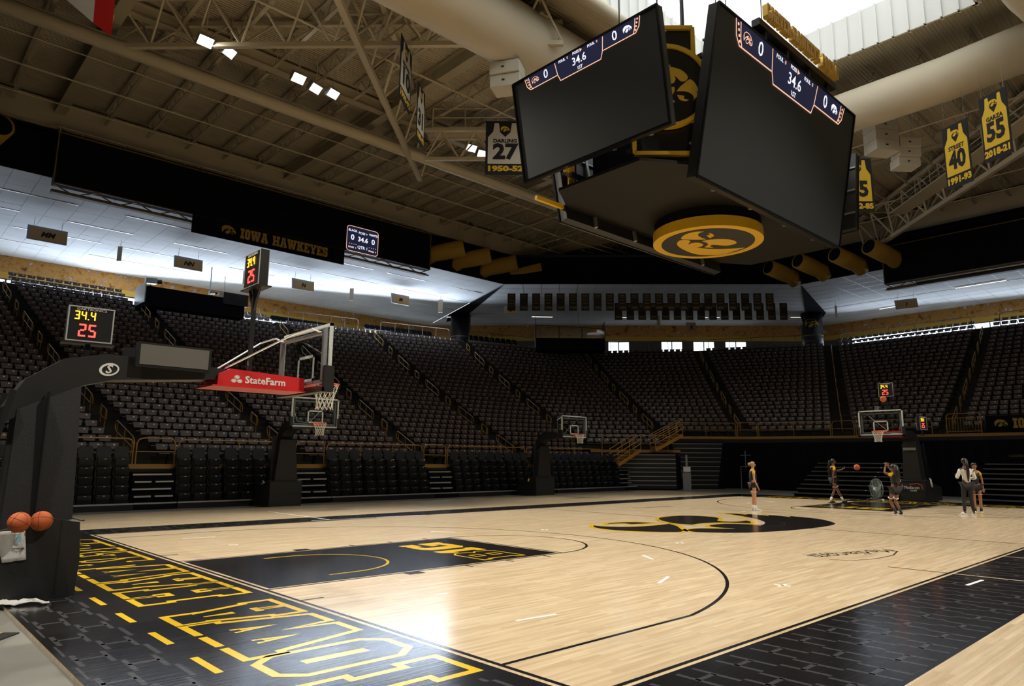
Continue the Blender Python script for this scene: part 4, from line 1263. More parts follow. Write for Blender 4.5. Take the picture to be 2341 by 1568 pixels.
for i, (u, v) in enumerate(((1062, 566), (1122, 583), (1182, 600), (1238, 614))):
    p = at(u, v, 1, 36.2)
    horn(p, (.75, -.80, .22), 3.0, 'ochre horn loudspeaker, %s of the left cluster of four under the roof' % ords[i])
for i, (u, v) in enumerate(((1757, 611), (1824, 596), (1908, 581), (1986, 563))):
    p = at(u, v, 0, 46.6)
    horn(p, (-.92, .30, .20), 3.0, 'ochre horn loudspeaker, %s of the right cluster of four under the roof' % ords[i])
horn(at(0, 285, 1, 36.5), (.2, -.95, .1), 3.0, 'ochre horn loudspeaker cut off by the left edge of the view')

# ------------------------------------------------------------------ white speaker cabinets
def cabinet(p, rz, n, lab, tilt=.0, sc=1.0):
    t = thing('speaker_cabinet', lab, 'loudspeaker', p, rz)
    for i in range(n):
        z0 = -i * .52 * sc
        mb = MB().obox((0, .12 * i * sc * tilt, z0), (.62 * sc, 0, 0), (0, .45 * sc, 0), (0, 0, .25 * sc))
        c = mb.build('cabinet_box', M['cab'], t)
        MB().box(-.12 * sc, .0, -.47 * sc + .12 * i * sc * tilt, -.45 * sc + .12 * i * sc * tilt, z0 - .03, z0 + .03).build('handle', M['black_metal'], c)
    for x in (-.4, .4): MB().tube([(x * sc, 0, .25), (x * sc, 0, 1.9)], .015, 5).build('hanger', M['steel'], t)
M['cab'] = mat('off_white_cabinet', (.62, .58, .48), .6)
cabinet(at(2014, 320, 2, 17.0) + Vector((0, 0, .6)), R(-32), 3, 'off white stacked speaker cabinets hanging right of the scoreboard')
cabinet(at(2052, 335, 2, 16.6) + Vector((.6, -.2, .2)), R(-40), 3, 'off white speaker cabinets partly behind the front hanging stack', 1.0, .85)
cabinet(at(1160, 175, 2, 17.2) + Vector((0, 0, .2)), R(-60), 2, 'off white speaker cabinets hanging left of the scoreboard', .8)

# ------------------------------------------------------------------ floodlights under the roof
def flood(p, lit, lab, target=None, power=0):
    t = thing('floodlight', lab, 'lamp', p, group='roof floodlights')
    tgt = Vector(target) if target else Vector((14, 7.6, 0))
    d = (tgt - Vector(p)).normalized()
    s_ = d.cross(Vector((0, 0, 1))).normalized(); u_ = s_.cross(d)
    MB().obox(-d * .12, s_ * .30, u_ * .22, d * .12).build('housing', M['steel'], t)
    MB().obox(d * .006, s_ * .27, u_ * .19, d * .006).build('lens', M['floodglow'] if lit else M['softglow'], t)
    MB().bar((0, 0, .1), (0, 0, 1.5), .04).build('bracket', M['cream_dk'], t)
    if power:
        dd = bpy.data.lights.new('flood_beam', 'SPOT'); dd.energy = power; dd.spot_size = R(62); dd.spot_blend = .55; dd.color = (1.0, .92, .79); dd.shadow_soft_size = .25
        o = bpy.data.objects.new('flood_beam', dd); COL.objects.link(o); o.location = Vector(p) + d * .05
        o.rotation_euler = d.to_track_quat('-Z', 'Y').to_euler()
FP = 9500
flood(at(470, 95, 2, 18.5), True, 'brightest glaring floodlight at upper left under the roof', (5, 9, 0), FP)
flood(at(683, 180, 2, 18.5), True, 'second glaring floodlight, right of the brightest one', (9, 8, 0), FP)
flood(at(525, 120, 2, 18.5), False, 'pale rectangular floodlight just right of the brightest glaring one')
flood(at(722, 203, 2, 18.5), False, 'narrow pale floodlight just right of the second glaring one')
flood(at(762, 215, 2, 18.5), False, 'square pale floodlight at the right end of the upper left row')
flood(at(1078, 339, 2, 18.5), False, 'pale floodlight left of the white jersey banner reading DARLING')
flood(at(1103, 352, 2, 18.5), False, 'small pale floodlight nearest the DARLING banner')
# extra floodlights added to light the court evenly
for fi, (p, tg) in enumerate((((22.0, 24.3, 18.5), (20, 10, 0)), ((5.0, -9.0, 18.5), (3, 4, 0)), ((14.0, -9.0, 18.5), (13, 4, 0)), ((23.0, -9.0, 18.5), (24, 4, 0)), ((-8.0, 4.0, 18.5), (0, 3, 0)), ((-8.0, 12.0, 18.5), (1, 11, 0)), ((31.0, 18.0, 18.5), (24, 8, 0)))):
    flood(p, True, 'lit floodlight added to even out the court light, %s of the extra lamps' % ['first', 'second', 'third', 'fourth', 'fifth', 'sixth', 'seventh'][fi], tg, FP)

# ------------------------------------------------------------------ jersey banners
M['ban_black'] = mat('black_banner_cloth', (.012, .012, .014), .9)
M['ban_white'] = mat('white_banner_cloth', (.60, .57, .50), .9)
M['ban_gold'] = mat('gold_banner_cloth', (.72, .46, .03), .9)
def jersey(tl, tr_, h_, body, name_, num, years, lab):
    tl, tr_ = Vector(tl), Vector(tr_)
    ax = (tr_ - tl); wd = Vector((ax.x, ax.y, 0)).length; ax = Vector((ax.x, ax.y, 0)).normalized()
    c = (tl + tr_) / 2
    t = thing('jersey_banner', lab, 'banner', c, group='retired number banners')
    ay = Vector((0, 0, 1))
    k = h_ / 2.6; hw = wd / 2
    m0 = Mark((0, 0, 0), ax, ay, th=.02); m0.rect(-hw, hw, -h_, 0); m0.build('banner_cloth', M['ban_black'], t)
    W_ = hw * .88
    J = [(-W_ * .62, -.10), (-W_ * .38, -.10), (-W_ * .30, -.55), (0, -.78), (W_ * .30, -.55), (W_ * .38, -.10), (W_ * .62, -.10), (W_ * .70, -.52), (W_ * 1.0, -.80), (W_, -2.08), (-W_, -2.08), (-W_, -.80), (-W_ * .70, -.52)]
    J = [(x, y * k) for x, y in J]
    n_ = ax.cross(ay)
    m1 = Mark(n_ * .022, ax, ay, th=.004); m1.shape(J); m1.build('jersey', body, t)
    m2 = Mark(n_ * .022, ax, ay, th=.006); m2.hawk(0, -.40 * k, .26 * k); m2.build('gold_hawk', M['ban_gold'], t)
    f = n_ * .03
    if name_: text('banner_text', name_, f + ay * (-.98 * k), ax, ay, .24 * k, M['ban_black'], t, bold=.01, width=wd * .60)
    text('banner_text', num, f + ay * (-1.52 * k), ax, ay, 1.0 * k, M['ban_black'], t, bold=.045, width=wd * .66)
    text('banner_text', years, f + ay * (-2.32 * k), ax, ay, .34 * k, M['ban_gold'], t, bold=.02, width=wd * .9)
    for s_ in (-.8, .8): MB().tube([ax * hw * s_, ax * hw * s_ + ay * 1.2], .008, 4).build('cord', M['steel'], t)
def jb(px0, px1, dep, h_px, *a, dd=0.0):
    p, q = CAM + ray(*px0) * dep, CAM + ray(*px1) * (dep + dd)
    q.z = p.z
    jersey(p, q, h_px, *a)
jb((1111, 277), (1200, 279), 32, 2.6, M['ban_white'], 'DARLING', '27', '1950-52', 'white jersey banner reading DARLING 27 left of the scoreboard')
jb((2153, 297), (2213, 290), 29.5, 2.72, M['ban_gold'], 'STREET', '40', '1991-93', 'gold jersey banner reading STREET 40', dd=-1.15)
jb((2237, 229), (2302, 215), 27.0, 2.62, M['ban_gold'], 'GARZA', '55', '2018-21', 'gold jersey banner reading GARZA 55', dd=-1.1)
jb((1925, 362), (1990, 362), 31.5, 2.55, M['ban_gold'], '', '35', '1982-85', 'gold jersey banner mostly hidden behind the right of the scoreboard')
jersey(at(917, 75, 2, 18.0), at(941, 130, 2, 18.0), 2.6, M['ban_white'], 'BROWN', '10', '1990-92', 'white jersey banner with number 10 seen nearly edge on')
jersey(at(955, 185, 2, 16.8), at(971, 217, 2, 16.8), 2.45, M['ban_white'], '', '31', '1989-93', 'narrow white jersey banner seen edge on, below and right of number 10')
# two-colour flag at the top left
fg = thing('flag', 'white and red flag hanging at the upper left corner', 'flag', (-1.0, 18.1, 17.0))
M['flag_red'] = mat('red_flag_cloth', (.80, .02, .02), .8); M['flag_white'] = mat('white_flag_cloth', (.85, .83, .80), .8)
pa, pb, pc = CAM + ray(150, -2) * 20, CAM + ray(268, -60) * 20, CAM + ray(253, 82) * 20
md = CAM + ray(213, 52) * 20; mt_ = CAM + ray(222, -60) * 20
tp_l = CAM + ray(110, -60) * 20
base = Vector((-1.0, 18.1, 17.0))
f1 = MB().add([p - base for p in (tp_l, pa, md, mt_)], [(0, 1, 2, 3)]); f1.add([p - base - fwd * -.02 for p in (tp_l, pa, md, mt_)], [(3, 2, 1, 0)])
f1.build('white_panel', M['flag_white'], fg)
f2 = MB().add([p - base for p in (mt_, md, pc, pb)], [(0, 1, 2, 3)]); f2.add([p - base + fwd * .02 for p in (mt_, md, pc, pb)], [(3, 2, 1, 0)])
f2.build('red_panel', M['flag_red'], fg)

# ------------------------------------------------------------------ pennants hanging in front of the far soffit
ya = ['', '1986', '1987', '1988', '1989', '1990', '1991', '1992', '1993', '1994', '1996', '1997', '1999', '2001', '2002', '2003', '2004', '2005', '2006', '2008', '2009', '2010']
yb = ['2024', '2023', '2022', '2021', '2019', '2015', '2018', '2012', '2017', '2018', '2016', '2014', '2013', '2012', '2011']
M['pen_text'] = mat('dull_gold_print', (.16, .115, .05), .9)
def wrd0(n): return ['first', 'second', 'third', 'fourth', 'fifth', 'sixth', 'seventh', 'eighth', 'ninth', 'tenth', 'eleventh', 'twelfth', 'thirteenth', 'fourteenth', 'fifteenth', 'sixteenth', 'seventeenth', 'eighteenth', 'nineteenth', 'twentieth', 'twenty-first', 'twenty-second'][n]
def pennant(u, v0, v1, w_, dep, yr, extra, lab):
    c = CAM + ray(u, v0) * dep
    ax = (r2 * 1.0); ax = Vector((ax.x, ax.y, 0)).normalized(); ay = Vector((0, 0, 1))
    h_ = (v1 - v0) * dep / FOC; w2 = w_ * dep / FOC / 2
    t = thing('pennant', lab, 'banner', c, group='championship pennants before the far soffit')
    m0 = Mark((0, 0, 0), ax, ay, th=.02); m0.rect(-w2, w2, -h_, 0); m0.build('banner_cloth', M['ban_black'], t)
    n_ = ax.cross(ay) * .024
    if yr: text('year_text', yr, n_ + ay * (-h_ * .84), ax, ay, h_ * .2, M['pen_text'], t, bold=.01, width=w2 * 1.55)
    else:
        mk = Mark(n_, ax, ay, th=.004); mk.line([(w2 * .8 * math.cos(a), -h_ * .58 + w2 * .8 * math.sin(a)) for a in np.linspace(0, 2 * PI, 20)[:-1]], .04, closed=True); mk.hawk(0, -h_ * .6, w2 * .6); mk.build('ring_hawk', M['pen_text'], t)
    mk = Mark(n_, ax, ay, th=.004)
    for k, f in enumerate((.10, .20, .36, .55)):
        if k < 2 or extra: mk.rect(-w2 * .6, w2 * .6, -h_ * (f + .035), -h_ * f)
    mk.build('print_lines', M['pen_text'], t)
for i, yr in enumerate(ya):
    pennant(1169.6 + i * 28.05, 671, 711, 18.2, 50, yr, i % 3 != 1, ('black pennant, %s from the left in the upper row before the far soffit' % wrd0(i)) if yr else 'black pennant with a round hawk emblem at the left end of the upper row')
for i, yr in enumerate(yb):
    pennant(1413.5 + i * 26.9, 693, 732, 17.2, 52, yr, False, 'black pennant, %s from the left in the lower row behind the upper pennants' % wrd0(i))

# ------------------------------------------------------------------ section signs under the soffit
M['sign_gold'] = mat('tan_sign_face', (.48, .30, .12), .6)
M['sign_pale'] = mat('pale_sign_frame', (.35, .35, .36), .6)
def section(u, v, w_, h_, txt, z, lab, rz=0):
    c = at(u, v, 2, z)
    ax = Vector((math.cos(rz), math.sin(rz), 0)); ay = Vector((0, .12, 1)).normalized()
    dep = (c - CAM).dot(fwd); s_ = dep / FOC
    k = abs(ax.dot(Vector((r2.x, r2.y, 0)).normalized())); k = max(k, .35)
    w2, h2 = w_ * s_ / 2 / k, h_ * s_ / 2
    t = thing('section_sign', lab, 'sign', c, group='hanging section signs')
    m0 = Mark((0, 0, 0), ax, ay, th=.10); m0.rect(-w2, w2, -h2, h2); m0.build('sign_box', M['sign_pale'], t)
    n_ = ax.cross(ay)
    m1 = Mark(n_ * .10, ax, ay, th=.01); m1.rect(-w2 * .86, w2 * .95, -h2 * .95, h2 * .62); m1.build('sign_face', M['sign_gold'], t)
    text('sign_text', txt, n_ * .12 - ay * h2 * .1, ax, ay, h2 * 1.0, M['ban_black'], t, bold=.02, shear=.3)
    for s2_ in (-.7, .7): MB().tube([ax * w2 * s2_ + ay * h2, ax * w2 * s2_ + Vector((0, 0, 15.98 - z))], .012, 4).build('hanger', M['steel'], t)
section(108, 538, 55, 33, 'MM', 15.0, 'tan hanging section sign lettered MM')
section(430, 603, 44, 27, 'NN', 15.0, 'tan hanging section sign lettered NN')
section(692, 652, 38, 24, 'N', 15.0, 'tan hanging section sign lettered N')
section(914, 685, 34, 23, 'M', 15.0, 'tan hanging section sign lettered M, right of the score panel')
section(1167, 709, 29, 18, 'L', 15.0, 'dim tan section sign partly behind the leftmost pennant', R(-40))
section(2072, 695, 37, 22, 'I', 15.0, 'tan hanging section sign lettered I at the right', R(-80))
section(1580, 748, 22, 22, 'K', 14.6, 'tan square section sign hanging at the middle of the far soffit', R(-45))
def fin(u, v, w_, h_, z, lab):
    c = at(u, v, 2, z); dep = (c - CAM).dot(fwd); s_ = dep / FOC
    t = thing('aisle_sign', lab, 'sign', c, group='edge-on aisle signs')
    ax = Vector((.35, -.94, 0)); w2 = w_ * s_ / .75 / 2
    m0 = Mark((0, 0, 0), Vector((.72, -.69, 0)), Z, th=.05); m0.rect(-w_ * s_ / 2, w_ * s_ / 2, -h_ * s_ / 2, h_ * s_ / 2); m0.build('sign_face', M['sign_fin'], t)
    MB().tube([(0, 0, h_ * s_ / 2), (0, 0, 15.98 - z)], .012, 4).build('hanger', M['steel'], t)
M['sign_fin'] = mat('pale_tan_sign', (.55, .45, .33), .6)
fin(274, 580, 10, 34, 15.0, 'small pale upright sign right of the MM section sign'); fin(561, 635, 10, 32, 15.0, 'small pale upright sign right of the NN section sign')
fin(804, 673, 9, 28, 15.0, 'small pale upright sign between section signs N and M'); fin(1007, 700, 10, 30, 15.0, 'small pale upright sign left of the left hand column')
fin(1505, 735, 8, 28, 14.8, 'small pale upright sign right of the glass camera platform'); fin(1911, 712, 5, 28, 15.0, 'thin upright sign right of the right hand column')
# ------------------------------------------------------------------ stadium seats
def seat_parts():
    """seat faces local -y; origin on the tread under the backrest"""
    back = MB()
    y0, y1 = -.02, .06
    back.add([(-.195, y0 - .03, .56), (.195, y0 - .03, .56), (.225, y0 + .035, .79), (-.225, y0 + .035, .79), (-.195, y0 + .01, .56), (.195, y0 + .01, .56), (.225, y0 + .07, .79), (-.225, y0 + .07, .79)],
             [(0, 1, 2, 3), (5, 4, 7, 6), (4, 0, 3, 7), (1, 5, 6, 2), (3, 2, 6, 7), (0, 4, 5, 1)])
    pan = MB()
    pan.add([(-.21, -.40, .43), (.21, -.40, .43), (.21, -.06, .39), (-.21, -.06, .39), (-.21, -.42, .385), (.21, -.42, .385), (.21, -.06, .36), (-.21, -.06, .36)],
            [(0, 1, 2, 3), (7, 6, 5, 4), (4, 5, 1, 0), (1, 5, 6, 2), (0, 3, 7, 4), (2, 6, 7, 3)])
    plate = MB().add([(.035, y0 + .008, .70), (.100, y0 + .008, .70), (.100, y0 + .018, .745), (.035, y0 + .018, .745)], [(0, 1, 2, 3)])
    leg = MB().box(.215, .245, -.22, .0, .20, .38).box(.215, .245, -.05, .12, .0, .24)
    return back, pan, plate, leg
sb_, sp_, sl_, sg_ = seat_parts()
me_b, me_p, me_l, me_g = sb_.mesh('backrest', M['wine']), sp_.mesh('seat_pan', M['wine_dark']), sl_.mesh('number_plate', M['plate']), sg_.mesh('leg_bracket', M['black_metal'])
seats = []      # (x, y, z, rz, section, row)
for s in range(NSEC):
    for k in range(START[s], NR[s]):
        a, b = AIS[s](k), AIS[s + 1](k)
        d = b - a; L_ = d.length; d.normalize()
        m_ = .62
        n = int((L_ - 2 * m_) / (.50 if s < 5 else .54))
        pit = (L_ - 2 * m_) / n
        rz = math.atan2(d.y, d.x) + 0.0
        # facing the court: local -y must point inwards
        for j in range(n):
            p = a + d * (m_ + pit * (j + .5))
            seats.append((p.x, p.y, zrow(k), rz, s, k, j))
def face_rz(rz, x, y):
    # make local -y point to the court centre
    f = Vector((math.sin(rz), -math.cos(rz)))
    return rz if f.dot(Vector((14.2 - x, 7.6 - y))) > 0 else rz + PI
seats = [(x, y, z, face_rz(rz, x, y), s, k, j) for x, y, z, rz, s, k, j in seats]
def fd(x, y, z):
    d = Vector((x, y, z)) - CAM
    return d.dot(fwd), d
cand = []
for i, (x, y, z, rz, s, k, j) in enumerate(seats):
    dep, d = fd(x, y, z)
    if dep < 1: continue
    u = W / 2 + 50.95 + FOC * d.dot(r2) / dep; v = H / 2 - 3 - FOC * d.dot(u2) / dep
    if u < -40 or u > W + 40: continue
    hid = (u < 190 and v > 780)
    cand.append((dep + (100 if hid else 0), i))
cand.sort()
solo = set(i for _, i in cand[:300])
seen = set(i for _, i in cand)
words = ['first', 'second', 'third', 'fourth', 'fifth', 'sixth', 'seventh', 'eighth', 'ninth', 'tenth', 'eleventh', 'twelfth', 'thirteenth', 'fourteenth', 'fifteenth', 'sixteenth']
blk = {0: 'in the leftmost block', 1: 'in the second block', 2: 'in the third block', 3: 'in the fourth block', 4: 'in the fifth block'}
words += ['seventeenth', 'eighteenth', 'nineteenth', 'twentieth', 'twenty-first', 'twenty-second', 'twenty-third', 'twenty-fourth', 'twenty-fifth', 'twenty-sixth', 'twenty-seventh', 'twenty-eighth', 'twenty-ninth', 'thirtieth']
def wrd(n): return words[n]
for i in sorted(solo):
    x, y, z, rz, s, k, j = seats[i]
    t = thing('stadium_seat', 'brown stadium seat, %s row up, %s from the left %s' % (wrd(k), wrd(j), blk.get(s, 'in the corner')), 'seat', (x, y, z), rz, 'brown stadium seats')
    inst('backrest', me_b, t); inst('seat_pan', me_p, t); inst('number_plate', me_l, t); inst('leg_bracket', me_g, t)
far = MB()
parts = [(sb_, 0), (sp_, 1), (sl_, 2), (sg_, 3)]
bv = np.array([v for mb, _ in parts for v in mb.v]); bf = []; bm = []; off = 0
for mb, mi in parts:
    for f in mb.f: bf.append(tuple(q + off for q in f)); bm.append(mi)
    off += len(mb.v)
V, F, Mi = [], [], []
nb = len(bv); c_ = 0
for i, (x, y, z, rz, s, k, j) in enumerate(seats):
    if i in solo or i not in seen: continue
    ca, sa = math.cos(rz), math.sin(rz)
    q = np.empty_like(bv)
    q[:, 0] = bv[:, 0] * ca - bv[:, 1] * sa + x; q[:, 1] = bv[:, 0] * sa + bv[:, 1] * ca + y; q[:, 2] = bv[:, 2] + z
    V.append(q); F.extend([tuple(a + c_ for a in f) for f in bf]); Mi.extend(bm); c_ += nb
V = np.vstack(V)
me = bpy.data.meshes.new('stadium_seats'); me.from_pydata(V.tolist(), [], F)
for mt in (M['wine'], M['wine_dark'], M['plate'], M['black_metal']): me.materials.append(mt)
me.polygons.foreach_set('material_index', Mi); me.update()
o = bpy.data.objects.new('stadium_seats', me); COL.objects.link(o)
tag(o, 'dark mass of the farther brown stadium seats climbing the bowl', 'seats', kind='stuff')

# ------------------------------------------------------------------ hand rails in the stair aisles
def handrail(s, k0, n, side, lab):
    """closed loop rail over n rows, standing in the aisle"""
    a = AIS[s](k0); b = AIS[s](k0 + n)
    d = (b - a).normalized(); n_ = Vector((-d.y, d.x)) * side
    t = thing('aisle_handrail', lab, 'handrail', (a.x + n_.x, a.y + n_.y, zrow(k0)), group='bronze handrails in the stair aisles')
    o0 = Vector((a.x + n_.x, a.y + n_.y, zrow(k0)))
    P = lambda f, h: Vector((a.x + (b.x - a.x) * f + n_.x, a.y + (b.y - a.y) * f + n_.y, zrow(k0 + n * f) + h)) - o0
    e = .10
    loop = [P(0, .86), P(-e * .7, .78), P(-e, .65), P(-e * .8, .50), P(0, .44), P(1, .44), P(1 + e * .7, .52), P(1 + e, .66), P(1 + e * .7, .82), P(1, .88)]
    loop = loop + [loop[0]]
    MB().tube(loop, .024, 6).build('rail_loop', M['gold_rail'], t)
    for f in ((0.05, .5, .95) if n > 1 else (.1, .9)):
        MB().tube([P(f, 0 - .1), P(f, .87)], .022, 6).build('post', M['gold_rail'], t)
an = ['', 'first', 'second', 'third', 'fourth', 'fifth', 'sixth', 'seventh', 'eighth', 'ninth', 'tenth']
for s in range(1, 11):
    k = max(START[s - 1], START[s]) + .6
    i = 0
    while k < min(NR[s - 1], NR[s]) - 2:
        n = 2.2 if i % 2 == 0 else .8
        handrail(s, k, n, .0, 'bronze tube handrail, %s from the bottom in the %s stair aisle from the left' % (wrd(i), an[s]))
        k += n + (1.6 if i % 2 == 0 else 1.5)
        i += 1
# ------------------------------------------------------------------ guard rails along the platform edges
def guard(p0, p1, z, lab, h=.92, nb=0, solid=False):
    p0, p1 = Vector(p0), Vector(p1); d = (p1 - p0); L_ = d.length; d.normalize()
    t = thing('guard_rail', lab, 'railing', (p0.x, p0.y, z), math.atan2(d.y, d.x), 'gold guard rails along the platform edge')
    r_ = .20
    MB().tube([(.03, 0, 0), (.03, 0, h - r_), (.03 + r_ * .3, 0, h - r_ * .3), (.03 + r_, 0, h), (L_ - .03 - r_, 0, h), (L_ - .03 - r_ * .3, 0, h - r_ * .3), (L_ - .03, 0, h - r_), (L_ - .03, 0, 0)], .026, 8).build('top_rail', M['gold_rail'], t)
    MB().tube([(.03, 0, h * .48), (L_ - .03, 0, h * .48)], .02, 6).build('mid_rail', M['gold_rail'], t)
    n = nb or max(1, int(L_ / 1.7))
    for i in range(1, n):
        MB().tube([(L_ * i / n, 0, 0), (L_ * i / n, 0, h)], .02, 6).build('post', M['gold_rail'], t)
    return t
for s in range(0, NSEC):
    a, b = AIS[s], AIS[s + 1]; k0 = START[s]; kf = k0 - 2.1; z = zrow(k0)
    p0, p1 = a(kf), b(kf); d = (p1 - p0).normalized(); L_ = (p1 - p0).length
    m_ = .75
    if s == 10 or s == 9: continue
    guard(p0 + d * m_, p1 - d * m_, z, 'gold guard rail in front of the seats %s' % blk.get(s, ['', '', '', '', '', 'at the raised corner', 'right of the corner stairs', 'left of the far basket', 'behind the far basket'][min(s, 8)]))
    if s < 8:
        nx_ = b(START[s + 1] - 2.1) if START[s + 1] == k0 else None
        if nx_ is not None:
            q = AIS[s + 2](START[s + 1] - 2.1) if s + 2 < len(AIS) else None
            d2 = (q - p1).normalized()
            guard(p1 - d * (m_ - .05), p1 + d2 * (m_ - .05), z, 'short gold guard rail across the foot of the %s stair aisle' % an[s + 1], h=.95)
# barred gate and the long team sign at the far right
s = 8; p1 = AIS[9](3.9); d = (AIS[10](3.9) - p1).normalized(); zz = zrow(6)
t = thing('guard_gate', 'gold barred gate left of the IOWA HAWKEYES sign behind the far basket', 'gate', (p1.x, p1.y, zz), math.atan2(d.y, d.x))
MB().tube([(.0, 0, 0), (0, 0, 1.0), (.12, 0, 1.18), (1.7, 0, 1.18), (1.82, 0, 1.0), (1.82, 0, 0)], .028, 8).build('gate_frame', M['gold_rail'], t)
for z_ in (.12, .92): MB().tube([(0, 0, z_), (1.82, 0, z_)], .022, 6).build('cross_rail', M['gold_rail'], t)
for i in range(1, 12): MB().tube([(.152 * i, 0, .12), (.152 * i, 0, .92)], .012, 5).build('bar', M['gold_rail'], t)
b0 = p1 + d * 2.05
t = thing('team_sign', 'long black sign reading IOWA HAWKEYES on the platform edge behind the far basket', 'sign', (b0.x, b0.y, zz), math.atan2(d.y, d.x))
MB().box(0, 8.2, -.04, .04, .06, .98).build('sign_board', M['black_matte'], t)
mk = Mark((0, -.045, 0), X, Z, th=.008); mk.hawk(.78, .52, .42); mk.word('IOWA HAWKEYES', 1.35, .24, .56, width=5.3); mk.build('sign_lettering', M['gold_dim'], t)

# ------------------------------------------------------------------ folded retractable stands with black padded chairs
M['pad'] = mat('black_padded_vinyl', (.022, .025, .030), .42)
M['pad_dk'] = mat('black_chair_shell', (.010, .010, .011), .35)
def chair_parts():
    bk_ = MB()      # padded backrest
    pts = [(-.225, .30), (-.235, .72), (-.19, .80), (.19, .80), (.235, .72), (.225, .30)]
    bk_.prism(pts, (0, -.02, 0), (1, 0, 0), (0, .10, 1), .07)
    pn = MB()       # tipped-up seat
    pn.add([(-.21, -.10, .05), (.21, -.10, .05), (.215, -.20, .36), (-.215, -.20, .36), (-.21, -.02, .03), (.21, -.02, .03), (.215, -.04, .40), (-.215, -.04, .40)],
           [(0, 1, 2, 3), (5, 4, 7, 6), (4, 0, 3, 7), (1, 5, 6, 2), (3, 2, 6, 7), (0, 4, 5, 1)])
    ln_ = MB().box(-.20, .20, -.215, -.19, .345, .37)
    pl = MB().box(-.02, .035, -.222, -.212, .335, .357)
    ar = MB().box(-.265, -.235, -.18, .02, .30, .36).box(-.265, -.235, -.06, .0, .0, .36)
    return [bk_.mesh('backrest', M['pad']), pn.mesh('seat', M['pad_dk']), ln_.mesh('seat_edge', M['pad']), pl.mesh('number_plate', M['plate']), ar.mesh('armrest', M['pad_dk'])]
cp = chair_parts(); cn = ['backrest', 'seat', 'seat_edge', 'number_plate', 'armrest']
gapx = [-3.0, 3.75, 9.9, 16.65, 23.6, 30.45]
bn = ['leftmost', 'second', 'third', 'fourth', 'fifth']
YF = 24.0
for bi in range(5):
    xa, xb = gapx[bi] + .72, gapx[bi + 1] - (.72 if bi < 4 else .1)
    t = thing('retractable_stand', '%s black folded retractable stand along the left side' % bn[bi], 'bleacher', ((xa + xb) / 2, YF, -.045), group='folded retractable stands')
    cx = (xa + xb) / 2; hw = (xb - xa) / 2
    MB().box(-hw, hw, 0, .42, 0, .16).build('base_step', M['black_metal'], t)
    MB().box(-hw, hw, -.01, .10, .20, .25).build('step_nosing', M['alum'], t)
    MB().box(-hw, hw, .02, .42, .16, .22).build('step_deck', M['black_metal'], t)
    for r in range(5):
        MB().box(-hw, hw, .62 + .08 * r, .67 + .08 * r, .22 + .29 * r, .30 + .29 * r).build('deck_edge', M['black_metal'], t)
    MB().box(-hw, hw, 1.02, 1.06, 0, 1.12).build('back_panel', M['black_matte'], t)
    n = int((xb - xa) / .56); pit = (xb - xa) / n
    for r in range(5):
        for j in range(n):
            x = xa + pit * (j + .5) + (.03 if j % 3 == 0 else (-.03 if j % 3 == 2 else 0))
            c = thing('padded_chair', 'black padded chair, %s tier up, %s from the left on the %s folded stand' % (wrd(r), wrd(j), bn[bi]), 'chair', (x, YF + .50 + .08 * r, .12 + .315 * r), 0, 'black padded chairs on the retractable stands')
            for q in range(5): inst(cn[q], cp[q], c)
    # stepped gap to the right of the block
    if bi < 5:
        gx0, gx1 = gapx[bi + 1] - .70, gapx[bi + 1] + .70
        if bi == 4: gx0, gx1 = 30.4, 31.6
        g = thing('gap_steps', 'folded aluminium edged steps right of the %s folded stand' % bn[bi], 'steps', ((gx0 + gx1) / 2, YF, -.045), group='folded steps between the retractable stands')
        hw2 = (gx1 - gx0) / 2
        MB().box(-hw2, hw2, .05, .5, 0, .16).box(-hw2, hw2, .55, .98, 0, 1.32).build('step_body', M['black_matte'], g)
        MB().box(-hw2, hw2, .03, .13, .20, .25).build('step_nosing', M['alum'], g)
        for r in range(4):
            z = .42 + .26 * r
            if r % 2 == 0: MB().box(-hw2 * .9, -.08, .40 + .04 * r, .54 + .04 * r, z, z + .055).build('step_nosing', M['alum'], g); MB().box(.06, hw2 * .95, .40 + .04 * r, .54 + .04 * r, z, z + .055).build('step_nosing', M['alum'], g)
            else: MB().box(-hw2, hw2 * .85, .40 + .04 * r, .54 + .04 * r, z, z + .055).build('step_nosing', M['alum'], g)
# corner stands: aluminium edged folded rows
def folded(lab, p0, p1, zs, trim, name='corner_bleacher'):
    p0, p1 = Vector(p0), Vector(p1); d = p1 - p0; L_ = d.length; d.normalize()
    t = thing(name, lab, 'bleacher', (p0.x, p0.y, -.045), math.atan2(d.y, d.x))
    MB().box(0, L_, .25, .9, 0, zs[-1] + .1).build('bleacher_body', M['black_matte'], t)
    n = len(zs)
    for i, z in enumerate(zs):
        a, b = trim(i / (n - 1))
        MB().box(L_ * a, L_ * b, .10 + .012 * i, .26, z, z + .055).build('row_nosing', M['alum_dk'], t)
        MB().box(L_ * a, L_ * b, .13 + .012 * i, .26, z - .2, z).build('row_deck', M['black_metal'], t)
def _front(sec, k, out):
    a, b = AIS[sec](k), AIS[sec + 1](k); d = (b - a).normalized(); n_ = Vector((d.y, -d.x))
    if n_.dot(Vector((14.2 - a.x, 7.6 - a.y))) < 0: n_ = -n_
    return a + n_ * out, b + n_ * out
_a, _b = _front(5, .85, 1.05); _w0, _w1 = _a.lerp(_b, .12), _a.lerp(_b, .95)
_a, _b = _front(6, 3.85, 1.05); _w2, _w3 = _a.lerp(_b, .04), _a.lerp(_b, .66)
M['alum_dk'] = mat('dull_aluminium', (.30, .30, .29), .45, .4)
folded('black folded corner stand with nine dull aluminium edges below the raised corner platform', _w0, _w1, [.28 + .27 * i for i in range(8)], lambda f: (.03, .97))
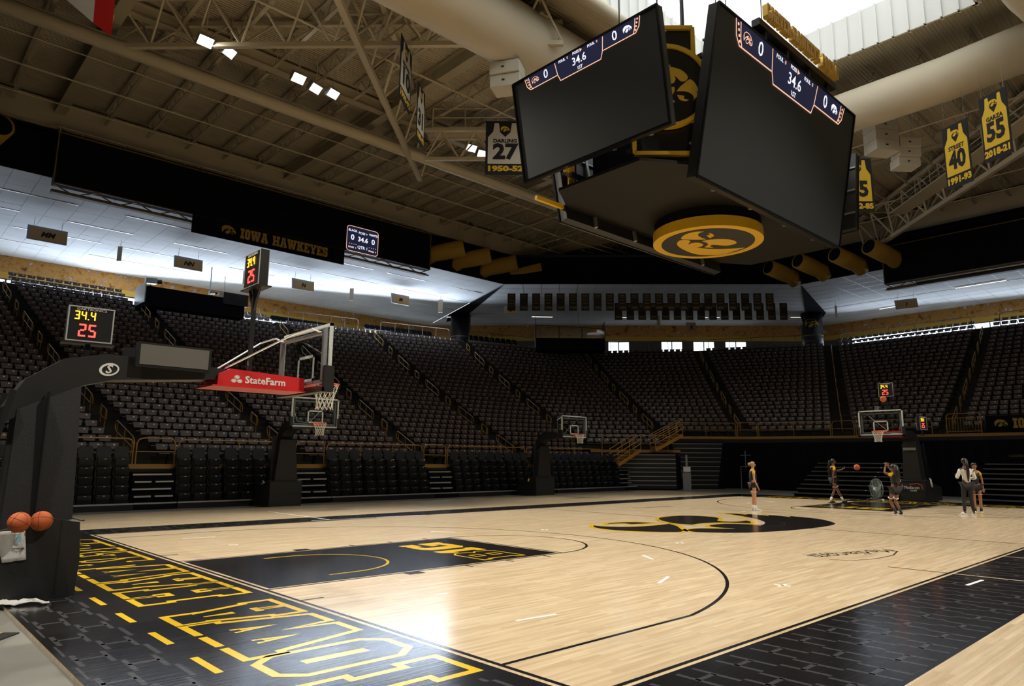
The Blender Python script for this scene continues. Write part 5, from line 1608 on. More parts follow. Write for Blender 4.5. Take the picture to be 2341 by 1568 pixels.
folded('black folded stand whose aluminium edges widen upwards, right of the corner stairs', _w2, _w3, [.25 + .30 * i for i in range(10)], lambda f: (.22 - .20 * f, .86 + .12 * f), 'tapered_bleacher')
p_ = at(1542, 1118, 2, 0)
t = thing('equipment_post', 'grey post and switch box between the two corner stands', 'post', (_w1.x + .3, _w1.y - .4, -.045), R(-48))
MB().box(-.25, .25, 0, .15, 0, 1.1).build('post_base', M['steel'], t); MB().box(-.06, .06, 0, .1, 1.1, 2.2).build('post_shaft', M['steel'], t); MB().box(-.22, .22, -.1, .0, 1.15, 1.45).build('switch_box', M['white'], t)
# gold stairs up to the raised platforms
def corner_stair(p0, p1, z0, z1, wd, lab):
    p0, p1 = Vector(p0), Vector(p1); d = p1 - p0; L_ = d.length; d.normalize(); n_ = Vector((-d.y, d.x))
    t = thing('platform_stair', lab, 'stair', (p0.x, p0.y, z0), math.atan2(d.y, d.x))
    n = 5; dz = z1 - z0
    for i in range(n):
        MB().box(L_ * i / n, L_ * (i + 1) / n, -wd / 2, wd / 2, dz * (i + 1) / n - .04, dz * (i + 1) / n).build('tread', M['gold_rail'], t)
    for s_ in (-1, 1):
        y = s_ * wd / 2
        MB().bar((0, y, -.05), (L_, y, dz - .05), .04, .20).build('stringer', M['gold_rail'], t)
        for h_ in (.35, .65, .95):
            MB().tube([(-.1, y, h_ - .02), (L_, y, dz + h_)], .024, 6).build('rail', M['gold_rail'], t)
        for f in (0, .5, 1): MB().tube([(L_ * f, y, dz * f), (L_ * f, y, dz * f + .95)], .024, 6).build('post', M['gold_rail'], t)
_q0 = AIS[5](.85); _q1 = AIS[6](3.85)
corner_stair((30.0, 24.55), (31.6, 24.0), 1.55, zrow(3), .9, 'gold steel stair at the right end of the left platform')
_m = AIS[6](.9)
corner_stair((_m.x - 1.7, _m.y + .9), (_m.x - .1, _m.y - .1), zrow(3), zrow(6), .9, 'gold steel stair from the corner platform up to the far platform')

# ------------------------------------------------------------------ far end: black curtain wall and extended bleachers
M['curtain'] = mat('black_curtain', (.006, .006, .009), .95, spec=.08)
cu = MB()
x_ = 38.6
pts = [(x_ + (.05 if i % 2 else -.05), 20.3 - i * .35) for i in range(0, 80)]
for i in range(len(pts) - 1):
    (xa, ya_), (xb, yb_) = pts[i], pts[i + 1]
    cu.add([(xa, ya_, -.04), (xb, yb_, -.04), (xb, yb_, 2.95), (xa, ya_, 2.95)], [(3, 2, 1, 0)])
tag(cu.build('backdrop_curtain', M['curtain']), 'tall black curtain closing off the far end behind the basket', 'curtain')
def tiers(lab, ya_, yb_, x0, n, z0, dz, dx, grp):
    t = thing('end_bleacher', lab, 'bleacher', (x0, (ya_ + yb_) / 2, -.045), 0, None)
    hw = (yb_ - ya_) / 2
    for i in range(n):
        MB().box(dx * i, dx * (i + 1) + .02, -hw, hw, z0 + dz * i - .06, z0 + dz * i).build('bench_deck', M['black_metal'], t)
        MB().box(dx * i - .012, dx * i, -hw, hw, z0 + dz * i - .05, z0 + dz * i).build('deck_nosing', M['edge_dim'], t)
        MB().box(dx * i + .12, dx * i + .16, -hw, hw, 0, z0 + dz * i - .06).build('riser', M['black_matte'], t)
    for i in range(1, n):
        MB().box(dx * i - .03, dx * i - .012, -hw * .4, -hw * .4 + .06, z0 + dz * i - .04, z0 + dz * i - .01).build('step_light', M['plate'], t)
    for s_ in (-1,):
        MB().tube([(dx * 2, s_ * hw, z0 + dz * 2 + .9), (dx * n, s_ * hw, z0 + dz * n + .9)], .02, 5).build('side_rail', M['black_metal'], t)
    return t
M['edge_dim'] = mat('dull_black_edge', (.06, .06, .058), .4)
tiers('black tiered bleacher left of the far basket behind the floor fan', 8.6, 13.7, 31.45, 8, .22, .22, .45, '')
tiers('black tiered bleacher at the far end on the right behind the two talking women', -6.2, 5.6, 31.45, 8, .22, .22, .45, '')
t = thing('rail_stand', 'thin grey upright pole stand beside the black curtain left', 'post', (37.2, 19.6, -.045))
MB().tube([(0, 0, 1.4), (0, 0, 2.5)], .03, 6).build('pole', M['steel'], t); MB().tube([(0, -.35, 2.2), (0, .35, 2.2)], .025, 6).build('cross_bar', M['steel'], t); MB().tube([(0, -.5, 1.5), (0, -.1, 1.5), (0, .35, 1.5), (0, .35, .0)], .03, 6).build('lower_frame', M['steel'], t)
text('exit_word', 'HAWKEYES', (38.4, 4.9, 2.1), (0, -1, 0), (0, 0, 1), .2, M['pen_text'], None, label='faint gold lettering on the black curtain at far right', category='lettering')
# ------------------------------------------------------------------ basketball stanchions
def ring_pts(cx, cy, r_, z, n=24): return [(cx + r_ * math.cos(2 * PI * i / n), cy + r_ * math.sin(2 * PI * i / n), z) for i in range(n)]
def stanchion(lab, loc, rz, reach=3.22, pad='red', side_panel=False, wide=.5, mast_top=2.72, board_pad=True):
    """local +x points to the court; board front plane at local x = 0, rim centre at x = .38"""
    t = thing('basketball_hoop', lab, 'basketball hoop', (loc[0], loc[1], 0), rz)
    k = reach / 3.22
    # base
    b = MB(); hw = wide + .05
    prof = [(-5.5 * k, .0), (-3.22 * k, .0), (-3.20 * k, .45), (-3.24 * k, .92), (-3.55 * k, .98), (-4.3 * k, .80), (-5.5 * k, .62)]
    def extr(mb, prof, y0, y1, taper=1.0):
        n = len(prof)
        vs = [(x, y0, z) for x, z in prof] + [(x, y1, z) for x, z in prof]
        fs = [tuple(range(n)), tuple(range(2 * n - 1, n - 1, -1))] + [(i, i + n, (i + 1) % n + n, (i + 1) % n) for i in range(n)]
        return mb.add(vs, fs)
    extr(b, prof, -hw, hw); bo = b.build('padded_base', M['charcoal'], t)
    sm = MB()
    for z in (.47, .0 + .94): sm.box(-3.235 * k, -3.19 * k, -hw - .004, hw + .004, z - .006, z + .006)
    sm.box(-3.45 * k, -3.43 * k, -hw - .004, -hw, .05, .95)
    sm.build('pad_seam', M['black_metal'], bo)
    for y in (-hw + .12, hw - .12):
        for x in (-5.2 * k, -3.6 * k): MB().tube([(x, y - .03, .03), (x, y + .03, .03)], .05, 10).build('wheel', M['black_metal'], bo)
    # mast pad
    m1 = MB(); w0, w1 = wide * .78, wide * .52
    def taper(mb, lo, hi, wl, wh):
        vs = [(x, -wl, z) for x, z in lo] + [(x, wl, z) for x, z in reversed(lo)]
        vs2 = [(x, -wh, z) for x, z in hi] + [(x, wh, z) for x, z in reversed(hi)]
        n = 4
        return mb.add(vs + vs2, [(3, 2, 1, 0), (4, 5, 6, 7)] + [(i, (i + 1) % 4, (i + 1) % 4 + 4, i + 4) for i in range(4)])
    taper(m1, [(-4.05 * k, .80), (-3.30 * k, .95)], [(-4.02 * k, mast_top - .36), (-3.34 * k, mast_top)], w0, w1)
    mp_ = m1.build('mast_pad', M['charcoal'], t)
    MB().obox((-3.72 * k, -w0 + .015, 1.75), (.006, 0, 0), (0, .09, 0), (0, 0, .85)).build('pad_seam', M['black_metal'], mp_)
    # lift arms
    arm = [(-4.12, 2.20), (-4.15, 2.40), (-3.97, 2.76), (-3.57, 3.07), (-3.07, 3.19), (-1.58, 3.13), (-.20, 3.06), (-.20, 2.94), (-1.58, 2.95), (-2.97, 2.83), (-3.34, 2.72), (-3.6, 2.55)]
    am = MB(); extr(am, [(x * k, z) for x, z in arm], -.24, .24); a_ = am.build('boom', M['black'], t)
    st_ = MB()
    for y in (-.34, .34):
        st_.bar((-4.4 * k, y, .75), (-4.1 * k, y, 2.6), .06); st_.bar((-4.9 * k, y, .6), (-4.15 * k, y, 2.3), .05)
    st_.build('rear_strut', M['black_metal'], t)
    # board: glass, frame, target square
    bw, z0, z1 = .915, 2.90, 3.97
    MB().box(-.03, -.015, -bw + .04, bw - .04, z0 + .04, z1 - .04).build('glass_board', M['glass'], t)
    f = MB()
    for (y0, y1, za, zb) in ((-bw, bw, z0, z0 + .05), (-bw, bw, z1 - .05, z1), (-bw, -bw + .05, z0, z1), (bw - .05, bw, z0, z1)): f.box(-.045, .0, y0, y1, za, zb)
    f.build('board_frame', M['board_white'], t)
    f = MB()
    for (y0, y1, za, zb) in ((-.305, .305, 3.05, 3.10), (-.305, .305, 3.46, 3.51), (-.305, -.255, 3.05, 3.51), (.255, .305, 3.05, 3.51)): f.box(-.012, -.006, y0, y1, za, zb)
    f.build('target_square', M['board_white'], t)
    bf = MB()
    for y in (-.80, .80): bf.box(-.12, -.05, y - .03, y + .03, z0 + .1, z1 - .08)
    bf.box(-.12, -.05, -.80, .80, z1 - .17, z1 - .12); bf.box(-.12, -.05, -.80, .80, z0 + .08, z0 + .13)
    bf.build('rear_frame', M['steel'], t)
    for y in (-.7, .7):
        MB().tube([(-.10, y, z1 - .15), (-.28, y, z1 - .10), (-.55, y * .95, z1 - .22), (-1.45 * k, y * .35, 3.14)], .016, 6).build('brace_rod', M['chrome'], t)
    if board_pad:
        pd = MB()
        pd.box(-.13, .03, -bw - .04, bw + .04, z0 - .07, z0 - .005)
        for y in (-1, 1): pd.box(-.13, .03, y * (bw + .0) - .045, y * (bw + .0) + .045, z0 - .07, z0 + .35)
        pd.build('edge_padding', M['black'], t)
    # rim, bracket and net
    MB().tube(ring_pts(.38, 0, .229, 3.05) + [ring_pts(.38, 0, .229, 3.05)[0]], .010, 8).build('rim', M['rim_orange'], t)
    MB().box(.0, .12, -.10, .10, 2.97, 3.06).box(.0, .16, -.06, .06, 3.03, 3.055).build('rim_bracket', M['rim_orange'], t)
    net = MB(); n = 12
    prof_ = [(.225, 3.04), (.20, 2.95), (.165, 2.86), (.145, 2.77), (.140, 2.68), (.150, 2.60)]
    for s_ in (-1, 1):
        for i in range(n):
            net.tube([(.38 + r_ * math.cos(2 * PI * (i + s_ * j * .5) / n), r_ * math.sin(2 * PI * (i + s_ * j * .5) / n), z) for j, (r_, z) in enumerate(prof_)], .0055, 4, caps=False)
    net.build('net', M['net'], t)
    if pad == 'red':
        rp = MB(); extr(rp, [(-1.57, 2.87), (.02 - .18, 2.87), (-.16, 3.08), (-1.38, 3.135), (-1.56, 3.04)], -.30, .30)
        r_ = rp.build('sponsor_pad', M['red'], t)
        MB().box(-1.66, -.16, -.36, .36, 2.845, 2.865).build('pad_flap', M['red'], r_)
        for sgn in (-1, 1):
            ax = (1, 0, 0) if sgn < 0 else (-1, 0, 0)
            text('sponsor_text', 'StateFarm', (-.82, sgn * .305, 2.975), ax, Z, .155, M['white'], r_, bold=.004, width=.66)
            mk = Mark((-1.28 if sgn < 0 else -.36, sgn * .302, 2.975), ax, Z, th=.003)
            for dx, dz in ((0, .035), (-.045, -.025), (.045, -.025)):
                mk.shape([(dx + .042 * math.cos(a), dz + .03 * math.sin(a)) for a in np.linspace(0, 2 * PI, 17)[:-1]], [[(dx + .034 * math.cos(a), dz + .022 * math.sin(a)) for a in np.linspace(0, 2 * PI, 17)[:-1]]])
                mk.shape([(dx + .030 * math.cos(a), dz + .018 * math.sin(a)) for a in np.linspace(0, 2 * PI, 17)[:-1]])
            mk.build('sponsor_mark', M['white'], r_)
    if side_panel:
        sp = MB().box(-2.74, -1.72, -.40, -.30, 3.03, 3.39).build('side_display', M['black_metal'], t)
        M['grey_panel'] = mat('grey_blank_panel', (.13, .125, .11), .6)
        MB().box(-2.70, -1.76, -.408, -.402, 3.07, 3.36).build('display_face', M['grey_panel'], sp)
        MB().box(-2.74, -1.72, .30, .40, 3.03, 3.39).build('side_display', M['black_metal'], t)
        mk = Mark((-3.03, -.245, 2.97), (1, 0, 0), (0, .0, 1), th=.004)
        el = lambda a_, b_, ox=0, n2=28: [(ox + a_ * math.cos(t_) * math.cos(.25) - b_ * math.sin(t_) * math.sin(.25), a_ * math.cos(t_) * math.sin(.25) + b_ * math.sin(t_) * math.cos(.25)) for t_ in np.linspace(0, 2 * PI, n2 + 1)[:-1]]
        mk.shape(el(.125, .09), [el(.098, .065, .006)]); mk.build('maker_mark', M['white'], a_)
        text('maker_mark', 'S', (-3.03, -.25, 2.97), (1, 0, 0), (.2, 0, 1), .17, M['white'], a_, bold=.004)
    return t
M['board_white'] = mat('white_board_frame', (.62, .66, .63), .4)
hoop1 = stanchion('large black padded hoop with red sponsor padding at the left of the near baseline', (1.22, 7.62), 0, side_panel=True)
hoop2 = stanchion('far end main hoop with two players in front and a shot clock above', (27.43, 7.62), PI, side_panel=False)
hoop3 = stanchion('black practice hoop on the left sideline nearer the camera', (7.72, 20.15), -PI / 2, reach=2.05, pad=None, wide=.58, mast_top=2.5)
hoop4 = stanchion('black practice hoop on the left sideline farther away', (21.6, 20.15), -PI / 2, reach=2.05, pad=None, wide=.62, mast_top=2.5)
text('maker_text', 'EXTRA', (-.04, .58, 2.86), (0, 1, 0), Z, .07, M['gold_dim'], hoop3)
# front panel lettering on the far base
text('sponsor_text', 'Mediacom', (-3.19, -.0, .62), (0, 1, 0), Z, .20, M['white'], hoop2, width=.62)
text('sponsor_text', 'COURT', (-3.19, .06, .48), (0, 1, 0), Z, .11, M['white'], hoop2, width=.3)
mk = Mark((-3.195, 0, .68), (0, 1, 0), Z, th=.004); mk.line([(-.44, .0), (-.40, .06), (-.36, -.02), (-.42, -.06), (-.44, 0)], .03); mk.line([(-.1, .08), (.25, .13), (.42, .06), (.44, -.1)], .02); mk.build('sponsor_mark', M['rim_orange'], hoop2)
MB().box(-3.30, -3.27, -.27, .27, 2.30, 2.42).build('grey_band', M['steel'], hoop2)

# ------------------------------------------------------------------ shot clocks
def clock(lab, loc, rz, s=.6, h=.6, stalk=.5, base_w=True, maker=True, braces=False, twin=True):
    t = thing('shot_clock', lab, 'clock', loc, rz, 'shot clocks')      # local -y is the face
    w2, h2 = s / 2, h / 2
    MB().box(-w2, w2, .0, .14, -h2, h2).build('clock_case', M['black_metal'], t)
    for fs_ in ((-1,) if not twin else (-1, 1)):
        y = -.002 if fs_ < 0 else .142
        ax = (1, 0, 0) if fs_ < 0 else (-1, 0, 0)
        fr = Mark((0, y, 0), ax, Z, th=.01)
        fr.shape([(-w2, -h2), (w2, -h2), (w2, h2), (-w2, h2)], [[(-w2 + .018, -h2 + .018), (w2 - .018, -h2 + .018), (w2 - .018, h2 - .018), (-w2 + .018, h2 - .018)]])
        fr.build('clock_frame', M['clock_frame'], t)
        a = Mark((0, y, 0), ax, Z, th=.006); seg_digits(a, '34.4', -s * .36, h * .12, h * .24, 0, 0); a.build('time_digits', M['amber_led'], t)
        b = Mark((0, y, 0), ax, Z, th=.006); seg_digits(b, '25', -s * .25, -h * .36, h * .36, 0, 0); b.build('shot_digits', M['red_led'], t)
        if maker: text('maker_text', 'DAKTRONICS', (0, y - .006 * (-fs_ if fs_ > 0 else 1), h * .42), ax, Z, h * .09, M['white'], t, width=s * .64)
    MB().box(-w2 - .04, w2 + .04, -.04, .2, -h2 - .03, -h2 - .01).build('base_tray', M['black_metal'], t)
    pl = MB().box(-.03, .03, .04, .10, -h2 - stalk, -h2)
    if braces:
        for s_ in (-1, 1): pl.bar((s_ * w2 * .7, .07, -h2), (0, .07, -h2 - .42), .035)
    pl.build('stalk', M['black_metal'], t)
    return t
M['clock_frame'] = mat('grey_clock_frame', (.42, .42, .42), .4)
clock('square shot clock showing 25 on top of the near hoop mast, facing the camera', (-2.06, 7.55, 3.60), R(-5), .56, .50, .28)
clock('shot clock on the tall pole above the near backboard, seen at an angle', (.17, 7.62, 4.86), R(-90), .62, .60, 1.45, braces=True)
clock('shot clock above the far basket showing 34.4 over 25', (28.35, 7.62, 4.92), R(-90), .62, .60, 1.25, braces=True)
clock('small side shot clock right of the far backboard, seen nearly edge on', (28.8, 6.35, 3.42), R(-8), .60, .56, .25)
t = thing('replay_camera', 'small grey box camera on top of the far backboard', 'camera', (27.5, 7.75, 4.06))
MB().box(-.06, .06, -.07, .07, -.07, .09).build('camera_body', M['steel'], t); MB().tube([(-.06, 0, .01), (-.09, 0, .01)], .03, 10).build('camera_lens', M['black'], t)

# ------------------------------------------------------------------ balls
def ball(loc, lab, rx=0.0, ry=0.0, rz=0.0, r_=.12, mark=False):
    t = thing('basketball', lab, 'ball', loc)
    t.rotation_euler = (rx, ry, rz)
    MB().sphere((0, 0, 0), r_, 28, 18).build('ball_skin', M['ball'], t, smooth=True)
    sm = MB(); q = r_ * 1.001
    cir = lambda f: [f(a) for a in np.linspace(0, 2 * PI, 41)]
    sm.tube(cir(lambda a: (q * math.cos(a), q * math.sin(a), 0)), .0022, 4, caps=False)
    sm.tube(cir(lambda a: (q * math.cos(a), 0, q * math.sin(a))), .0022, 4, caps=False)
    for s_ in (-1, 1):
        def f(a):
            x = s_ * (.62 + .0 * a); y_ = math.cos(a) * .785; z_ = math.sin(a) * .785
            x = s_ * (.46 + .22 * math.cos(2 * a) * -1)
            v = Vector((x, y_, z_)).normalized() * q
            return tuple(v)
        sm.tube(cir(f), .0022, 4, caps=False)
    sm.build('ball_seam', M['seam'], t)
    return t
b1 = CAM + ray(45, 1194) * 7.75; b2 = CAM + ray(95, 1191) * 7.75
ball(at(44, 1194, 1, 6.80), 'orange basketball with lettering resting on the near hoop base, left one', .3, .5, .9, .122)
ball(at(95, 1191, 1, 6.98), 'orange basketball resting on the near hoop base, right one', 1.1, .2, .2, .122)
text('ball_text', 'ELITE', at(40, 1196, 1, 6.80) + Vector((-.02, -.125, 0)), (.5, 0, -.9), (.9, 0, .5), .05, M['seam'], None, label='black lettering on the left basketball', category='lettering') if False else None
ball(CAM + ray(1959, 1068) * 28.6, 'orange basketball in the air between two players', .5, .3, .2)
ball(CAM + ray(2019, 912) * 27.0, 'orange basketball in the air in front of the far shot clock', .2, .9, .1)
# ledge the two balls sit on
# ------------------------------------------------------------------ towels
def cloth(name, lab, cat, P, mt, th=.012, parent=None, prints=None):
    """grid of points -> thin solid cloth"""
    n, m_ = len(P), len(P[0])
    mb = MB()
    vs = [Vector(p) for row in P for p in row]
    nn = []
    for i in range(n):
        for j in range(m_):
            a = Vector(P[min(i + 1, n - 1)][j]) - Vector(P[max(i - 1, 0)][j]); b = Vector(P[i][min(j + 1, m_ - 1)]) - Vector(P[i][max(j - 1, 0)])
            v = a.cross(b); nn.append(v.normalized() if v.length > 1e-9 else Vector((0, 0, 1)))
    bt = [v - q * th for v, q in zip(vs, nn)]
    N = n * m_
    fs = []
    for i in range(n - 1):
        for j in range(m_ - 1):
            a = i * m_ + j
            fs.append((a, a + m_, a + m_ + 1, a + 1)); fs.append((a + N, a + 1 + N, a + m_ + 1 + N, a + m_ + N))
    for i in range(n - 1):
        fs.append((i * m_, i * m_ + N, (i + 1) * m_ + N, (i + 1) * m_)); a = i * m_ + m_ - 1; fs.append((a, a + m_, a + m_ + N, a + N))
    for j in range(m_ - 1):
        fs.append((j, j + 1, j + 1 + N, j + N)); a = (n - 1) * m_ + j; fs.append((a, a + N, a + 1 + N, a + 1))
    mb.add(vs + bt, fs)
    o = mb.build(name, mt, parent, smooth=True)
    if lab: tag(o, lab, cat)
    return o
# hanging towel on the near base: plane y = 7.06
ty = 7.045
A_, B_ = at(-12, 1216, 1, ty), at(57, 1211, 1, ty); C_, D_ = at(60, 1279, 1, ty), at(5, 1287, 1, ty)
rows = []
for i in range(9):
    f = i / 8
    rows.append([tuple(A_.lerp(D_, f).lerp(B_.lerp(C_, f), j / 8) + Vector((0, -.012 * math.sin(j * 1.7 + i * .4) - .004, 0))) for j in range(9)])
tw = thing('towel', 'white printed towel hanging over the near hoop base below the balls', 'towel', tuple(A_))
tmp = [[tuple(Vector(p) - A_) for p in row] for row in rows]
cloth('towel_cloth', None, None, tmp, M['white_cloth'], .008, tw)
M['blue_print'] = mat('pale_blue_print', (.25, .50, .62), .9)
mk = Mark(at(43, 1231, 1, ty - .03) - A_, (1, 0, .02), Z, th=.003); mk.shape([(x * .024, z * .05) for x, z in [(-1, -1), (1, -1), (1, .3), (.45, .7), (.45, 1), (-.45, 1), (-.45, .7), (-1, .3)]]); mk.build('bottle_print', M['blue_print'], tw)
for (u, v, f) in ((42, 1255, 0), (40, 1216, 1)): text('towel_text', 'POWER', at(u, v, 1, ty - .03) - A_, (1, 0, 0), (0, 0, 1), .036, M['seam'], tw, bold=.001)
# crumpled towel on the floor
def crumple(name, lab, c, L_, w_, ang, hgt, mt):
    rows = []
    rg = random.Random(5)
    for i in range(15):
        f = i / 14
        row = []
        for j in range(8):
            g_ = j / 7
            wd = w_ * (.55 + .45 * math.sin(f * 5.2 + .6))
            x = (f - .5) * L_ + .03 * math.sin(g_ * 9 + f * 4); y = (g_ - .5) * wd + .03 * math.sin(f * 11)
            z = .014 + hgt * (abs(math.sin(g_ * 6.5 + f * 7)) * .7 + rg.random() * .3) * (1 - abs(g_ - .5) * 1.2) * (1 - abs(f - .5) * 1.1)
            row.append((x * math.cos(ang) - y * math.sin(ang), x * math.sin(ang) + y * math.cos(ang), max(z, .014)))
        rows.append(row)
    t = thing(name, lab, 'towel', c)
    cloth('towel_cloth', None, None, rows, mt, .010, t)
    return t
p = at(48, 1383, 2, 0.0)
tw2 = crumple('towel', 'crumpled white printed towel on the floor corner at lower left', (p.x, p.y, 0), .62, .24, R(-38), .09, M['white_cloth'])
p = at(633, 1110, 1, 22.0)
t = thing('towel', 'small white towel on the base of the nearer practice hoop', 'towel', (7.16, 22.9, .80))
cloth('towel_cloth', None, None, [[(-.02 + .002 * i * j, -.10 + .07 * j, .10 - .085 * i + .02 * j) for j in range(4)] for i in range(5)], M['white_cloth'], .01, t)
t = thing('cloth', 'yellow cloth draped on the base of the farther practice hoop', 'cloth', (20.9, 22.7, .80))
cloth('cloth_sheet', None, None, [[(-.05 + .16 * j, .01 * i, .03 - .05 * i + .03 * j) for j in range(5)] for i in range(4)], M['gold'], .01, t)
t = thing('towel', 'white towel hanging on the side of the far hoop base', 'towel', (31.2, 7.05, .95))
cloth('towel_cloth', None, None, [[(.0 + .08 * j + .04 * i, -.02 - .01 * ((i + j) % 2), .10 - .10 * i - .02 * j) for j in range(4)] for i in range(5)], M['white_cloth'], .02, t)
# mat on the concrete
p = at(-8, 1455, 2, -.04)
t = thing('floor_mat', 'black rubber mat with a yellow disc print on the concrete at lower left', 'mat', (p.x - .1, p.y + .05, -.045), R(-40))
MB().box(-.42, .24, -.17, .17, 0, .012).build('mat_sheet', M['black'], t)
mk = Mark((0, 0, .0125), X, Y, th=.002)
mk.shape([(-.12 + .13 * math.cos(a), .13 * math.sin(a)) for a in np.linspace(0, 2 * PI, 25)[:-1]]); mk.line([(-.38, -.15), (.08, -.15), (.08, .15), (-.38, .15)], .012, closed=True); mk.build('mat_print', M['gold'], t)
# wheels / hardware at the far left edge of the base
hw_ = MB()
hw_.tube([(-4.0 + .0, 7.0, .18), (-4.0, 7.1, .18)], .09, 14)
# ------------------------------------------------------------------ floor fan
fp = at(1999, 1142, 2, 0)
t = thing('drum_fan', 'large round wire-guarded floor fan standing before the far bleacher', 'fan', (30.55, 9.15, 0), R(-130 + 0))
fr_, zc = .46, .52
g_ = MB()
for r_ in (.46, .43, .36, .28, .20, .12):
    for y in (-.09, .09): g_.tube([(r_ * math.cos(a), y * (1 if r_ < .44 else .6), zc + r_ * math.sin(a)) for a in np.linspace(0, 2 * PI, 41)], .005 if r_ < .44 else .012, 5, caps=False)
for i in range(28):
    a = 2 * PI * i / 28
    for y in (-.09, .09): g_.tube([(.05 * math.cos(a), y * 1.1, zc + .05 * math.sin(a)), (.3 * math.cos(a), y * 1.1, zc + .3 * math.sin(a)), (.46 * math.cos(a), y * .6, zc + .46 * math.sin(a))], .0035, 4, caps=False)
g_.build('wire_guard', M['fanwire'], t)
bl = MB()
for i in range(4):
    a = 2 * PI * i / 4 + .4
    ca, sa = math.cos(a), math.sin(a)
    pts = [(.06, -.03), (.38, -.12), (.41, .04), (.30, .13), (.06, .04)]
    vs = [(x * ca - y * sa, .02 + .05 * y / .13, zc + x * sa + y * ca) for x, y in pts]
    bl.add(vs + [(v[0], v[1] + .006, v[2]) for v in vs], [(0, 1, 2, 3, 4), (9, 8, 7, 6, 5)] + [(i2, i2 + 5, (i2 + 1) % 5 + 5, (i2 + 1) % 5) for i2 in range(5)])
bl.build('blade', M['fanwire'], t)
MB().tube([(0, -.12, zc), (0, .14, zc)], .07, 16).build('motor_hub', M['white'], t)
MB().bar((-.5, 0, .04), (.5, 0, .04), .05).bar((-.04, 0, .04), (-.04, 0, zc), .05).bar((.04, 0, .04), (.04, 0, zc), .05).bar((-.47, -.22, .03), (-.47, .22, .03), .05).bar((.47, -.22, .03), (.47, .22, .03), .05).build('fan_stand', M['steel'], t)
for x in (-.5, .5): MB().tube([(x - .02, 0, .04), (x + .02, 0, .04)], .05, 12).build('fan_wheel', M['white'], t)

# ------------------------------------------------------------------ columns with hawk banners
def column(c, lab, face):
    t = thing('column', lab, 'column', (c[0], c[1], zc_), face)
    MB().tube([(0, 0, 0), (0, 0, 15.95 - zc_)], .98, 32).build('column_wrap', M['wrap'], t, smooth=True)
    for z in (3.05,): MB().tube([(0, 0, z), (0, 0, z + .06)], 1.0, 32).build('wrap_band', M['gold_dim'], t)
    hk_ = MB()
    for p in HAWK:
        loops = [[Vector((x, y, 0)) for x, y in p]]
        tri = tessellate_polygon(loops)
        vs = [(1.0 * math.sin(x * .85), -1.0 * math.cos(x * .85), 2.2 + y * .85) for x, y in p] if True else None
        vs = [(-v[0] * 0 + 1.0 * math.sin(q[0] * .85), -1.0 * math.cos(q[0] * .85), zh_ + q[1] * .85) for v, q in zip(vs, p)]
        hk_.add(vs, [tuple(t2) for t2 in tri])
    hk_.build('gold_hawk', M['gold_dim'], t)
    return t
M['wrap'] = mat('black_printed_wrap', (.012, .013, .018), .35)
zc_ = 10.6
vdir = lambda c: math.atan2(CAM.y - c[1], CAM.x - c[0]) + PI / 2
zh_ = 2.2; column((37.4, 50.0), 'black wrapped round column with a gold hawk head, left of the far pennants', vdir((37.4, 50.0)))
zh_ = 4.2; c2_ = column((61.0, 25.3), 'black wrapped round column with a gold hawk head, right of the far pennants', vdir((61.0, 25.3)))
text('wrap_text', 'KINNICK', (0, -1.0, 2.5), X, Z, .3, M['pen_text'], c2_); text('wrap_text', 'HAWKEYES', (0, -1.0, 3.0), X, Z, .22, M['pen_text'], c2_)

# ------------------------------------------------------------------ camera platforms and chairs along the rim
def platform(lab, a, b, z0, z1, depth):
    a, b = Vector(a), Vector(b); d = b - a; L_ = d.length
    t = thing('camera_platform', lab, 'platform', (a.x, a.y, z0), math.atan2(d.y, d.x))
    MB().box(0, L_, 0, depth, 0, z1 - z0).build('platform_body', M['black_matte'], t)
    return t, L_
# left: long black platform
aL, bL = at(333, 672, 1, 47.6), at(560, 690, 1, 47.6)
t, L_ = platform('long black camera platform on the rim left of the tall shot clock pole', (aL.x, 47.6), (bL.x, 47.6), 12.0, 13.35, 2.4)
M['pale_glass'] = mat('frosted_pale_panel', (.45, .55, .60), .3)
MB().box(-.06, 0, 0, 2.4, .2, 1.6).build('end_panel', M['pale_glass'], t)
MB().box(L_ - 1.6, L_ + .2, -.1, .6, .9, 1.75).build('equipment_case', M['black_metal'], t)
for x, s_ in ((.5, 1.6), (4.6, .9)):
    c = thing('video_camera', 'dark video camera on a tripod on the long left camera platform, %s one' % ('left' if x < 2 else 'middle'), 'camera', (aL.x + x, 48.6, 13.36))
    MB().tube([(0, 0, 0), (0, 0, .3)], .05, 8).build('tripod_head', M['black_metal'], c)
    MB().obox((0, 0, .3 + .16 * s_), (.22 * s_, 0, .03), (0, .12 * s_, 0), (0, 0, .12 * s_)).build('camera_body', M['cam_grey'] if 'cam_grey' in M else M['steel'], c)
    MB().tube([(.2 * s_, 0, .3 + .17 * s_), (.42 * s_, 0, .3 + .2 * s_)], .10 * s_, 12).build('camera_lens', M['black_metal'], c)
MB().tube([(L_ - 2.2, 1, 1.35), (L_ - 2.2, 1, 3.7)], .04, 6).build('mast', M['steel'], t)
MB().tube([(L_ - 1.2, 1, 1.35), (L_ - 1.2, 1, 3.2)], .025, 6).build('mast', M['steel'], t)
